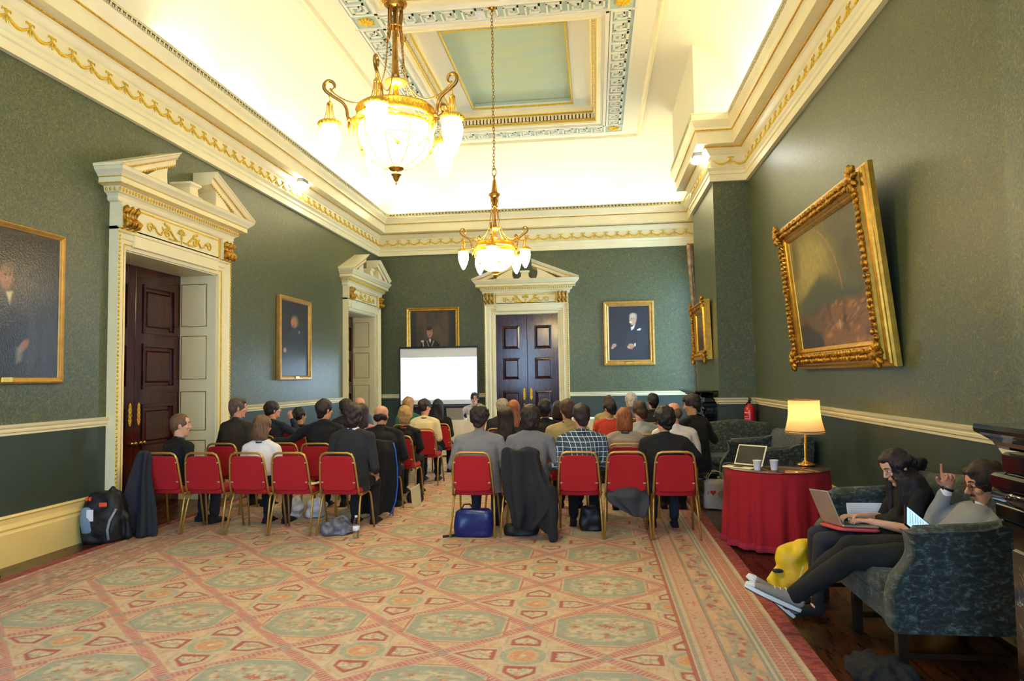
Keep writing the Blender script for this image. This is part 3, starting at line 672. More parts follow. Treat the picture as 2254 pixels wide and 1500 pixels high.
    for sx in (-1, 1):
        rings = []
        for i in range(13):
            x = tipx+(gap-tipx)*i/12; rings.append([(sx*x, d, max(zb-.002+.0002*q, ty(x)+h)) for q, (d, h) in enumerate(rk)])
        mp.loft(rings)
        rc = gap+.14; pl = []
        for i in range(13):
            z = zb+(ty(gap)-.17-zb)*i/12; xx = math.sqrt(max(0, rc*rc-((z-zb-.15)*1.15)**2)); pl.append((max(xx, gap), z))
        pl += [(tipx-.20/slope if slope > 0 else tipx-.4, zb)]
        mp.prism([(sx*u, v) for u, v in pl], lambda u, v, d: (u, d, v), .0, .255)
        xa, xb = tipx-.44, gap+.01
        for q in range(int((xa-xb)/.04)): x = xb+q*.04; mg.ell((sx*x, .262, ty(x)-.165), (.018, .012, .014), None, 6, 4)
        mg.tube([(sx*(tipx-.10), .30, ty(tipx-.10)-.082), (sx*(gap+.002), .30, ty(gap)-.082)], .006, 5)
    mp.box((-tipx+.34, 0, zb-.03), (tipx-.34, .26, zb+.004))
    mp.build('broken_pediment', M_CREAM, root)
    mg.build('gilt_raking_bead', M_GOLD, root)
    mk = MB(); z = zb
    mk.loft([[(-w, 0, zz), (w, 0, zz), (w, .18+w, zz), (-w, .18+w, zz)] for w, zz in ((.13, z), (.13, z+.03), (.095, z+.05), (.085, z+.14), (.10, z+.16), (.12, z+.175), (.12, z+.20), (.095, z+.205))])
    mk.build('pedestal', M_CREAM, root)
    # lining
    ml = MB(); ml.box((-ho-.001, -depth, 0), (-ho+.014, .02, oh)); ml.box((ho-.014, -depth, 0), (ho+.001, .02, oh)); ml.box((-ho, -depth, oh-.014), (ho, .02, oh+.001)); ml.box((-ho-.05, -depth-.08, -.01), (ho+.05, -depth-.03, oh+.05))
    pnl = [(.22, .83), (.98, 1.52), (1.57, 2.31-.0), (2.45, 3.05)] if depth > .4 else []
    mgl = MB()
    for sx in (-1, 1):
        for a, b in [(.10, .83), (.975, 1.57-.05), (1.70, 2.31), (2.45, 3.055)] if depth > .4 else []:
            a0, b0, d0, d1 = a, b, -depth+.09, -.12; xx = sx*(ho-.019)
            for (p, q) in (((d0, a0), (d1, a0)), ((d1, a0), (d1, b0)), ((d1, b0), (d0, b0)), ((d0, b0), (d0, a0))):
                mgl.box((xx-.003, min(p[0], q[0])-.004, min(p[1], q[1])-.004), (xx+.003, max(p[0], q[0])+.004, max(p[1], q[1])+.004))
            ml.bbox((sx*(ho-.008), d0+.03, a0+.03), (sx*(ho-.018), d1-.03, b0-.03), .003)
    lo = ml.build('door_lining', M_CREAM, root)
    if mgl.v: mgl.build('panel_outline', mat('gilt_line', '8a6f2c', .5, metal=.3), lo)
    if not leaf: pass
    # leaves
    for li, sx in enumerate((-1, 1)):
        lf = MB(); y0 = -depth+.02 if depth > .4 else -.10; x0, x1 = (.004, ho) ; t = .045
        rails = [(0, .16), (.90, 1.10), (1.53, 1.71), (2.36, 2.50), (3.02, oh)] if depth > .4 else [(0, .16), (.68, .80), (1.32, 1.58), (2.02, 2.17), (2.83, oh)]
        rails = [(0, .2), (.62, .80), (1.36, 1.58), (2.16, 2.32), (2.95, oh)]
        st = .15
        lf.bbox((sx*x0, y0, 0), (sx*(x0+st), y0+t, oh)); lf.bbox((sx*(x1-st), y0, 0), (sx*x1, y0+t, oh))
        for a, b in rails: lf.box((sx*(x0+st-.005), y0+.002, a), (sx*(x1-st+.005), y0+t-.002, b))
        for (a, b) in [(rails[i][1], rails[i+1][0]) for i in range(4)]:
            px0, px1 = x0+st, x1-st; cx = (px0+px1)/2; fw = (px1-px0)/2; cz_ = (a+b)/2; fz = (b-a)/2
            rg = []
            for k, yy in ((1.0, y0+t+.010), (1.0, y0+t+.018), (-.028, y0+t+.018), (-.035, y0+.018), (-.075, y0+.022), (-.10, y0+t-.006)):
                ax, az = (fw+.012, fz+.012) if k == 1.0 else (fw+k, fz+k)
                rg.append([(sx*(cx-ax), yy, cz_-az), (sx*(cx+ax), yy, cz_-az), (sx*(cx+ax), yy, cz_+az), (sx*(cx-ax), yy, cz_+az)])
            lf.loft(rg, False, True)
        lo2 = lf.build('door_leaf', M_MAHOG, root)
        mh = MB(); hx = sx*.085; yy = y0+t+.002
        pts = []
        for k in range(17):
            zz = -.15+.30*k/16; w = .028+.006*math.sin(k*1.9) if 2 < k < 14 else .028*math.sin(PI*min(k, 16-k)/6+.1); pts.append((w, 1.25+zz))
        poly = [(hx+w, z_) for w, z_ in pts]+[(hx-w, z_) for w, z_ in pts[::-1]]
        mh.prism(poly, lambda u, v, d: (u, d, v), yy, yy+.006)
        for k in range(5): mh.ell((hx, yy+.008, 1.14+.055*k), (.012, .006, .018), None, 8, 5)
        mh.build('finger_plate', M_GOLD, lo2)
        mh = MB(); 
        for dx in (-.035, .035) if depth > .4 else (0,):
            c = (hx+dx, 0, .88 if depth > .4 else 1.0); mh.tube([(c[0], yy, c[2]), (c[0], yy+.05, c[2])], [.010, .008], 8); mh.ell((c[0], yy+.06, c[2]), (.028, .022, .028), None, 12, 8)
        mh.build('door_knob', M_BRASS, lo2)
    return root
tag(door_case('door_1', (XL, (D1[0]+D1[1])/2, 0), R(-90), 2.375, D1[1]-D1[0], D1[3], .40, .59), 'tall door case with broken pediment nearest on the left wall')
tag(door_case('door_2', (XL, (D2[0]+D2[1])/2, 0), R(-90), 2.30, D2[1]-D2[0], D2[3], .40, .59), 'door case with broken pediment at the far end of the left wall')
tag(door_case('door_3', ((D3[0]+D3[1])/2, YB, 0), R(180), 2.054, D3[1]-D3[0], D3[3], .17, .22), 'double mahogany door with broken pediment in the end wall')

# ================================================================ rug
def make_rug():
    x0, x1, y0, y1 = -5.03, 1.245, .6, 15.6
    def axis(a, b, f):
        o = [a]
        while o[-1] < b: o.append(o[-1]+f(o[-1]))
        o[-1] = b; return np.array(o)
    xs = axis(x0, x1, lambda x: .0085)
    ys = axis(y0, y1, lambda y: .05 if y < 3.2 else (.009 if y < 5.6 else .009*(y/5.6)**2))
    X, Y = np.meshgrid(xs, ys); H = X.shape
    C = {k: np.array(lin(v)) for k, v in dict(base='cbb38e', sage='a3a386', sage2='aeab88', cream='cfbf98', rose='b5574a', orange='cc8a55', pink='cf9d84', peach='d4aa80', grey='9a9a86', deep='8c3630', brown='9a6a58', red='ad5647').items()}
    img = np.zeros((*H, 3))+C['peach']*.75+C['cream']*.25
    def nz(sx, sy, seed):      # cheap tileable value noise
        r = np.random.default_rng(seed); g = r.random((256, 256)); u = X*sx; v = Y*sy; i = np.floor(u).astype(int); j = np.floor(v).astype(int); a = u-i; b = v-j; a = a*a*(3-2*a); b = b*b*(3-2*b)
        G = lambda p, q: g[q % 256, p % 256]
        return (G(i, j)*(1-a)+G(i+1, j)*a)*(1-b)+(G(i, j+1)*(1-a)+G(i+1, j+1)*a)*b
    n1 = nz(60, 60, 1); n2 = nz(28, 45, 2); n3 = nz(9, 9, 3); n4 = nz(38, 22, 5); n5 = nz(75, 75, 8)
    def put(mask, c, op=1.):
        m = np.clip(mask, 0, 1)[..., None]*op; img[:] = img*(1-m)+C[c]*m
    S = lambda d, w=.006: np.clip(d/w+.5, 0, 1)
    u = ((X-.03)/.98+.5) % 1-.5; v = ((Y-4.56)/.93+.5) % 1-.5; ux, vy = u*.98, v*.93
    dia = np.abs(u)+np.abs(v)
    put(n2*1.3-.35, 'cream', .7)
    # octagonal medallion
    oc = np.maximum(np.maximum(np.abs(ux)-.335, np.abs(vy)-.295), (np.abs(ux)*.62+np.abs(vy)-.375))
    put(S(-oc), 'base'); put(S(.006-np.abs(oc), .004), 'rose', .8)
    put(S(-oc-.022), 'sage')
    inn = S(-oc-.055-.05*n2); put(inn*np.clip(n2*2.4-.5, 0, 1), 'cream', .9); put(inn*np.clip(n3*2.5-1.4, 0, 1), 'sage2', .7); put(inn*S(n4-.66, .1), 'sage', .7); put(inn*S(n1-.72, .1), 'orange', .5)
    # flowers
    fl = [(.0, .05, .035), (.03, .04, .03), (-.03, .055, .025), (.12, .02, .03), (.15, .05, .028), (.18, .06, .022), (.10, -.01, .022), (-.19, .03, .02), (-.17, -.06, .017), (.25, .03, .018), (.01, -.10, .022), (.0, -.14, .02), (.17, -.08, .018), (-.1, .15, .02), (.06, .14, .015), (-.24, .1, .012), (-.1, -.08, .012), (.08, .1, .012)]
    for fx, fy, fr in fl:
        d = np.hypot((ux-fx), (vy-fy)*1.1); a = np.arctan2(vy-fy, ux-fx); put(S(fr*(.72+.35*np.cos(a*4+fx*40))-d+.010*(n5-.5), .008), 'rose', .85); put(S(fr*.3-d, .006), 'orange', .8)
    put(inn*S(.03-np.hypot(ux-.05, vy+.02)), 'peach', .7)
    # orange flanking bars and lattice
    bar = np.maximum(np.abs(np.abs(ux)-.39)-.028, np.abs(vy)-.31); put(S(-bar), 'peach', .9); put(S(-bar)*(np.sin(vy*2*PI/.028+4*n2) > .15), 'orange', .55)
    out = S(oc); hb = np.maximum(np.abs(np.abs(vy)-.335)-.022, np.abs(ux)-.30); put(S(-hb)*S(oc), 'peach', .8); put(S(-hb)*(np.sin(ux*2*PI/.04+6*n4) > .3), 'orange', .5)
    dd = np.abs(dia-.5)*.67
    put(S(.047-dd)*S(oc-.0), 'cream'); put(S(.036-dd)*S(oc), 'pink'); put(S(.003-np.abs(dd-.036), .004), 'red', .6)
    w_ = np.sign(u*v)*(u*.98-v*.93*np.sign(u*v)*1.0); put(S(.018-np.abs(dd-.012*np.sin(w_*150)), .006)*(np.sin(w_*150) > 0)*S(oc), 'red', .65)
    # cross cartouches round the small medallions
    uu = ((X-.03)/.98) % 1-.5; vv = ((Y-4.56)/.93) % 1-.5; ax, ay = np.abs(uu*.98), np.abs(vv*.93)
    def arrow(p, q, a0, a1, a2, hw_):      # p along, q across
        return np.maximum(np.maximum(a0-p, q-hw_), q-(a2-p)*hw_/(a2-a1))
    for p, q, a0, a1, a2, hw_ in ((ax, ay, .165, .285, .42, .076), (ay, ax, .150, .235, .325, .092)):
        d = arrow(p, q, a0-.02, a1+.01, a2+.045, hw_+.035); put(S(-d), 'base'); put(S(.004-np.abs(d), .004), 'sage', .8)
        d = arrow(p, q, a0, a1, a2, hw_); put(S(-d), 'red', .95)
        d2 = arrow(p, q, a0+.022+.02*n5, a1-.006, a2-.035-.012*n1, hw_-.015-.012*n1); put(S(-d2), 'cream'); put(S(-d2)*S(n5-.6, .1), 'grey', .7); put(S(-d2)*S(.012-np.abs(q), .01)*S(n1-.35, .1), 'orange', .6)
    ro = np.hypot(ax/1.0, ay*1.05); put(S(.150-ro), 'base'); put(S(.138-ro), 'sage2'); put(S(.138-ro)*S(n5-.55, .1), 'grey', .5); put(S(.092+.01*n1-ro), 'peach'); put(S(.082-ro)*S(n1-.42, .1), 'orange', .75); put(S(.02-ro), 'cream')
    nd = np.hypot(((X-.03)/.98 % 1-.0-np.round((X-.03)/.98 % 1))*.98, (((Y-4.56)/.93 % 1)-.5)*.93); put(S(.035-nd), 'grey', .7)
    nd2 = np.hypot((((X-.03)/.98 % 1)-.5)*.98, (((Y-4.56)/.93 % 1)-np.round((Y-4.56)/.93 % 1))*.93); put(S(.035-nd2), 'grey', .7)
    # border, e = distance inward from the outer edge
    e = np.minimum(np.minimum(X-x0, x1-X), y1-Y); s = np.where((x1-X < X-x0) & (x1-X <= y1-Y), Y, np.where(y1-Y < np.minimum(X-x0, x1-X), X, Y+.3))
    def strip(a, b, c, op=1.): put(((e >= a) & (e < b)).astype(float), c, op)
    strip(0, .74, 'peach'); strip(0, .105, 'deep'); put(((e < .105))*(n2 > .5), 'red', .6)
    strip(.105, .135, 'base'); strip(.135, .155, 'grey', .6); put(((e >= .105) & (e < .15))*(np.sin(s*2*PI/.03) > 0), 'cream', .4)
    for a in (.155, .215):
        strip(a, a+.055, 'red', .75); ring = np.hypot(((s/.042) % 1-.5)*.042, (e-a-.027)*.62); put(((e >= a) & (e < a+.055))*S(.0045-np.abs(ring-.011), .005), 'pink', .95)
    strip(.21, .216, 'base'); strip(.27, .285, 'base'); strip(.285, .30, 'grey'); strip(.30, .32, 'cream', .8); strip(.32, .335, 'grey')
    strip(.335, .515, 'peach'); ve = .425+.03*np.sin(s*2*PI/.5); put(S(.055+.03*n2-np.abs(e-ve))*S(n4-.42, .15)*((e > .335) & (e < .515)), 'grey', .65)
    put(S(.045-np.abs(e-ve))*S(nz(30, 26, 11)-.60, .1), 'rose', .85); put(S(.05-np.abs(e-ve))*S(nz(34, 18, 12)-.70, .1), 'sage', .8)
    strip(.515, .535, 'grey'); strip(.535, .55, 'peach'); strip(.535, .542, 'red', .7)
    strip(.55, .64, 'pink', .7); put(((e > .56) & (e < .63))*S(np.abs(np.sin(s*2*PI/.045+3*n2))-.55, .2), 'base', .7); put(((e > .565) & (e < .625))*S(n1-.7, .1), 'red', .6)
    strip(.64, .648, 'red', .7); put(((e > .648) & (e < .664))*(np.sin(s*2*PI/.018) > 0), 'red', .7); strip(.665, .69, 'base'); strip(.69, .71, 'grey', .8); strip(.71, .724, 'cream'); strip(.724, .745, 'red', .85)
    # worn, slightly darker left border band as woven
    lb = (X-x0 < .74)*(X-x0 > .105); put(lb*S(n4-.4, .3), 'brown', .45)
    img *= (.86+.28*(.5*n1+.3*n2+.2*n3))[..., None]
    img = np.clip(img*np.array([.80, .82, .95]), 0, 1)
    root = thing('rug', 'huge worn pink, green and orange patterned rug covering most of the floor', 'rug', (0, 0, 0))
    vs = np.stack([X, Y, np.full_like(X, .012)], -1).reshape(-1, 3)
    o = colgrid('pile', vs, len(xs), len(ys), img.reshape(-1, 3), M_RUG, root)
    mb = MB(); mb.box((x0, y0, .0005), (x1, y1, .0115)); mb.build('backing', mat('rug_edge', '7d2a26', .95), root)
make_rug()

# ================================================================ pictures
def frame_mb(w, h, prof, z0=0):      # prof [(inset from the outer edge, height off the wall)]
    mb = MB(); rings = []
    for (x, z, mx, mz) in ((-w/2, z0, 1, 1), (w/2, z0, -1, 1), (w/2, z0+h, -1, -1), (-w/2, z0+h, 1, -1), (-w/2, z0, 1, 1)):
        rings.append([(x+mx*i, d, z+mz*i) for i, d in prof])
    mb.loft(rings, False, False); return mb
def picture(label, loc, rot, w, h, prof, m, cv, inset, cd, pm=M_PAINTM, plate=None, cat='painting', group=None, extra=None, name='framed_painting'):
    root = thing(name, label, cat, loc); root.rotation_euler = rot
    fr = frame_mb(w, h, prof).build('frame', m, root)
    cv.obj('canvas', (w-2*inset+.01, h-2*inset+.01), pm, root, loc=(0, cd, inset-.005))
    mb = MB(); mb.box((-w/2+.02, .005, .02), (w/2-.02, cd-.01, h-.02)); mb.build('backboard', mat('old_wood', '4a3320', .8), root)
    if plate:
        mb = MB(); mb.bbox((plate[0]-plate[1]/2, prof[2][1]-.005, inset*.25), (plate[0]+plate[1]/2, prof[2][1]+.012, inset*.25+.05), .004)
        for k in range(3): pass
        mb.build('name_plate', M_BRASS, root)
    if extra: extra(root)
    return root
P1 = [(0, 0), (0, .03), (.008, .045), (.02, .05), (.035, .042), (.045, .035), (.055, .03), (.062, .018), (.062, .0)]
def portrait_seated():
    c = Canvas(90, 116, '1b1d26'); c.nz(3, .35, seed=2); c.grad('15151c', '20202a', 0, 1, .3)
    c.poly([(.30, .02), (.36, .22), (.48, .52), (.60, .66), (.74, .67), (.88, .58), (.97, .42), (.95, .25), (.75, .05)], '23252c', .03)
    c.poly([(.02, .0), (.05, .16), (.3, .24), (.6, .2), (.85, .2), (.9, 0)], '1f222b', .04); c.ell(.60, .75, .085, .105, 'b58a66', .25); c.ell(.61, .82, .085, .05, 'b3a088', .4, 0, .8)
    c.ell(.55, .70, .035, .014, 'd4cdbd', .4); c.ell(.68, .79, .02, .06, '8f8a80', .4); c.ell(.575, .77, .012, .008, '3a2a22', .4); c.ell(.62, .775, .012, .008, '3a2a22', .4)
    c.poly([(.55, .64), (.60, .62), (.66, .67), (.62, .585), (.56, .55)], 'dcd8d0', .012); c.ell(.565, .625, .025, .012, '14141a', .3)
    c.poly([(.70, .56), (.76, .585), (.80, .575), (.77, .545), (.71, .545)], 'cfcbc6', .01)
    c.ell(.13, .275, .06, .035, 'a5785a', .3, 25); c.ell(.09, .235, .035, .022, 'b08464', .3, 30)
    c.ell(.55, .265, .075, .04, 'a5785a', .3, -10); c.ell(.49, .235, .05, .018, 'b48a6a', .3, -30); c.ell(.54, .225, .045, .014, '9c7052', .3, -40); c.ell(.64, .285, .02, .03, 'c9c6c2', .3)
    return c
def portrait_chain():
    c = Canvas(110, 100, '453729'); c.nz(5, .5, seed=5); c.poly([(0, 0), (0, 1), (.12, 1), (.16, 0)], '2a211a', .04); c.poly([(.26, 0), (.30, .55), (.26, .95), (.33, .98), (.40, .5), (.36, 0)], '5a4836', .04, .6)
    c.poly([(.70, .0), (.72, 1), (.82, 1), (.84, 0)], '5a4636', .03, .5); c.poly([(.86, .0), (.85, 1), (1, 1), (1, 0)], '241c17', .05)
    c.poly([(.50, .65), (.60, .80), (.72, .62), (.70, .3), (.50, .3)], '5e4c38', .05, .5)
    c.poly([(.08, -.0), (.16, .18), (.24, .40), (.36, .47), (.50, .48), (.60, .42), (.70, .2), (.86, .05), (.9, 0)], '14141a', .02)
    c.ell(.43, .60, .062, .098, 'b07f63', .25); c.ell(.42, .675, .062, .04, '241a16', .3); c.ell(.41, .615, .011, .008, '22140e', .4); c.ell(.455, .615, .011, .008, '22140e', .4); c.ell(.43, .555, .022, .008, '7a3c30', .4)
    c.ell(.27, .435, .035, .02, 'c9bda0', .3); c.poly([(.27, .42), (.29, .42), (.335, .15), (.345, 0), (.315, 0), (.30, .2)], 'b9ae98', .008)
    c.poly([(.41, .46), (.43, .49), (.46, .46), (.44, .40)], 'd8d4cc', .01)
    for s in (-1, 1):
        for k in range(9): c.ell(.44+s*.075*(1-k/9), .44-.02*k, .012, .012, 'a8905a', .4)
    c.ell(.445, .22, .03, .035, 'a3803f', .3); c.ell(.555, .12, .02, .03, 'b8b4ae', .3); return c
def portrait_dark():
    c = Canvas(80, 130, '15130f'); c.nz(3, .4, seed=8); c.poly([(.05, 0), (.16, .35), (.30, .58), (.45, .66), (.62, .62), (.80, .5), (.92, .2), (.95, 0)], '1c1c1f', .04)
    c.ell(.47, .72, .10, .065, 'a9743e', .4); c.ell(.50, .74, .125, .08, '8b8268', .5, 0, .5); c.ell(.46, .715, .085, .055, 'a5673a', .4); c.ell(.46, .67, .03, .02, '6b4a34', .4); c.ell(.16, .34, .05, .03, '9a7a68', .4, 40); c.ell(.66, .60, .04, .02, '6b6a66', .4, 60); return c
def portrait_gown():
    c = Canvas(150, 190, '1d1912'); c.nz(4, .45, seed=12); c.grad('17140f', '2a2419', 0, 1, .35)
    c.poly([(.12, 0), (.2, .3), (.33, .52), (.5, .62), (.68, .58), (.86, .42), (.97, .1), (1, 0)], '16150f', .03); c.ell(.52, .67, .055, .08, '8a5440', .5); c.ell(.50, .68, .03, .05, '9c6049', .8, 0, .6); c.ell(.53, .73, .075, .05, '4a3a28', .4, 0, .7)
    c.ell(.515, .685, .01, .006, '2a1a12', .4); c.ell(.55, .685, .01, .006, '2a1a12', .4); c.ell(.525, .635, .02, .006, '7c2f28', .4); c.poly([(.52, .57), (.58, .58), (.56, .48)], 'b9a77a', .015)
    c.poly([(.58, .58), (.62, .4), (.66, .2), (.60, 0), (.48, 0), (.5, .3)], '0c0c0c', .02); c.poly([(.74, .5), (.80, .3), (.78, .1), (.72, 0), (.70, .2)], '2b2924', .02, .8); c.poly([(.86, .4), (.9, .2), (.88, 0), (.84, .1)], '25231f', .02, .8)
    c.ell(.68, .22, .030, .05, '8c5a3c', .5, -35); c.poly([(.62, .2), (.68, .22), (.66, .12), (.62, .10)], '7d776a', .03, .7); return c
def landscape():
    c = Canvas(230, 150, '4a4326'); c.grad('4a4023', '6e6534', .3, 1)
    q = c.nz(3.5, .55, seed=21)
    c.ell(.35, .78, .28, .26, '9c8a40', 1.2, 20, .7); c.ell(.25, .62, .3, .2, 'a08c48', 1.3, 0, .5); c.ell(.85, .85, .25, .3, '2f2a1c', .9, 0, .7); c.ell(.03, .82, .10, .22, '29281c', .9, 0, .7); c.ell(.6, .95, .2, .12, '4a4228', .9, 0, .6)
    c.poly([(0, .42), (.15, .46), (.3, .55), (.42, .60), (.52, .57), (.66, .48), (.82, .50), (1, .46), (1, .2), (0, .2)], '4b4a2a', .05, .8)
    c.poly([(.1, .42), (.26, .5), (.40, .56), (.52, .5), (.7, .42), (.9, .4), (.9, .25), (.1, .25)], '34381f', .06, .7)
    c.poly([(0, .0), (0, .26), (.1, .3), (.25, .28), (.34, .30), (.42, .38), (.50, .28), (.62, .36), (.8, .34), (1, .38), (1, 0)], '5a3c1c', .03, .9)
    c.poly([(.33, .0), (.36, .1), (.42, .22), (.5, .33), (.60, .30), (.72, .36), (.86, .30), (1, .3), (1, 0)], '7a4f24', .04, .7)
    for i in range(60):
        r = np.random.default_rng(i); x, y = r.random()*.6+.38, r.random()*.32+.02; c.ell(x, y, .015+.03*r.random(), .008+.015*r.random(), ['9a6a34', '3a2412', '6b3f22', 'a8773e'][i % 4], .9, 30*r.random(), .6)
    c.poly([(0, 0), (0, .22), (.12, .24), (.2, .18), (.32, .12), (.36, 0)], '171710', .05, .9); c.poly([(.44, .14), (.46, .34), (.49, .34), (.51, .18)], '2a1a10', .03, .5); c.poly([(.62, .12), (.65, .3), (.68, .3), (.70, .1)], '2a1a10', .03, .5)
    c.ell(.59, .17, .012, .04, '9c8768', .5); c.ell(.52, .24, .01, .04, '6b4f34', .5); c.ell(.66, .2, .008, .035, '100c08', .5)
    a = np.hypot((c.U-.28)*1.55, c.Vv-.38); c.mix(.55*np.exp(-((a-.62)/.008)**2)*(c.U > .45)*(c.Vv > .42), 'b86f3c'); c.nz(22, .18, seed=30); c.a = np.clip(c.a*1.35, 0, 1); return c
def sea():
    c = Canvas(60, 50, '5b4d33'); c.grad('2e281e', '7b6b4b', .1, 1); c.nz(4, .4, seed=41); c.poly([(0, 0), (0, .35), (.4, .4), (.7, .32), (1, .36), (1, 0)], '241f16', .04); return c
Wp, Hp = 1.205, 1.53
picture('gilt framed portrait of a white-haired seated man, right of the double doors', (.815, YB-.005, 1.905), (0, 0, PI), 1.205, 1.54, [(0, 0), (0, .05), (.012, .065), (.045, .07), (.07, .05), (.085, .045), (.10, .055), (.125, .04), (.13, .02), (.13, 0)], M_FRAMEW, portrait_seated(), .125, .022, plate=(0, .19))
picture('portrait of a man wearing a chain of office, half hidden by the projection screen', (-3.975, YB-.005, 1.92), (0, 0, PI), 1.33, 1.50, [(0, 0), (0, .05), (.012, .065), (.035, .06), (.05, .04), (.07, .04), (.08, .05), (.095, .035), (.10, .0)], M_GILTP, portrait_chain(), .095, .022)
picture('narrow dark portrait of a grey-haired man on the left wall between two doors', (XL+.005, (11.03+12.33)/2, 1.665), (0, 0, R(-90)), 1.30, 1.47, [(0, 0), (0, .06), (.012, .075), (.05, .075), (.07, .055), (.08, .03), (.085, 0)], M_FRAMEW, portrait_dark(), .08, .03, pm=M_PAINT, plate=(0, .16))
o_ = picture('glossy dark portrait of a robed figure cut by the left edge of the photo', (XL+.005, 5.60, 1.66), (0, 0, R(-90)), 1.42, 1.50, P1, M_FRAMEW, portrait_gown(), .058, .02, pm=M_PAINT, plate=(-.03, .12))
# the big landscape leans forward from the right wall
def orn(root, w, h, band, d, seed, z_=0.):
    mb = MB(); mb.smooth = True; r = random.Random(seed)
    def blob(x, z, s): mb.ell((x, d+r.uniform(0, .02), z), (s*r.uniform(.7, 1.2), .022, s*r.uniform(.6, 1.1)), Matrix.Rotation(r.uniform(0, 3), 3, 'Y'), 7, 5)
    n = int(w/.055)
    for i in range(n+1):
        for k in (.3, .7):
            x = -w/2+.03+(w-.06)*i/n
            for z in (band*k, h-band*k): blob(x, z, .030)
    n = int(h/.055)
    for i in range(n+1):
        for k in (.3, .7):
            z = .03+(h-.06)*i/n
            for x in (-w/2+band*k, w/2-band*k): blob(x, z, .030)
    for sx in (-1, 1):
        for z in (band*.4, h-band*.4):
            for i in range(9):
                a = i*.75; mb.ell((sx*(w/2-band*.42)+.08*math.cos(a), d+.03, z+.08*math.sin(a)), (.05, .03, .022), Matrix.Rotation(-a, 3, 'Y'), 8, 5)
            mb.ell((sx*(w/2-band*.42), d+.045, z), (.045, .03, .045), None, 10, 6)
    mb.build('carved_ornament', M_GILT, root, loc=(0, 0, z_))
BF = [(0, -.03), (0, .012), (.012, .03), (.03, .034), (.034, .05), (.05, .062), (.068, .064), (.072, .088), (.085, .095), (.12, .09), (.165, .07), (.185, .055), (.20, .06), (.215, .05), (.235, .03), (.24, .0)]
big_p = picture('large gilt framed mountain landscape leaning out from the right wall', (XR-.045, 7.19, 1.695), (R(-5.5), 0, R(90)), 2.62, 1.72, BF, M_GILTP, landscape(), .225, .02, pm=M_PAINTM, extra=lambda r: orn(r, 2.50, 1.60, .13, .088, 3, .06))
bb = [o for o in COL.objects if o.parent == big_p and o.name.startswith('backboard')][0]
mb = MB(); mb.box((-1.29, -.03, .02), (1.29, .004, 1.70)); bb.data = mb.mesh('backboard', mat('dark_red_wood', '3a1512', .7))
SF = [(0, 0), (0, .10), (.015, .125), (.04, .12), (.06, .09), (.12, .08), (.15, .06), (.17, .05), (.18, .03), (.18, 0)]
picture('small square gilt frame seen edge-on over the far fireplace', (PX-.01, 12.30, 1.91), (R(-1.5), 0, R(90)), 1.45, 1.0, SF, M_GILTP, sea(), .165, .03, extra=lambda r: orn(r, 1.45, 1.0, .13, .09, 9))
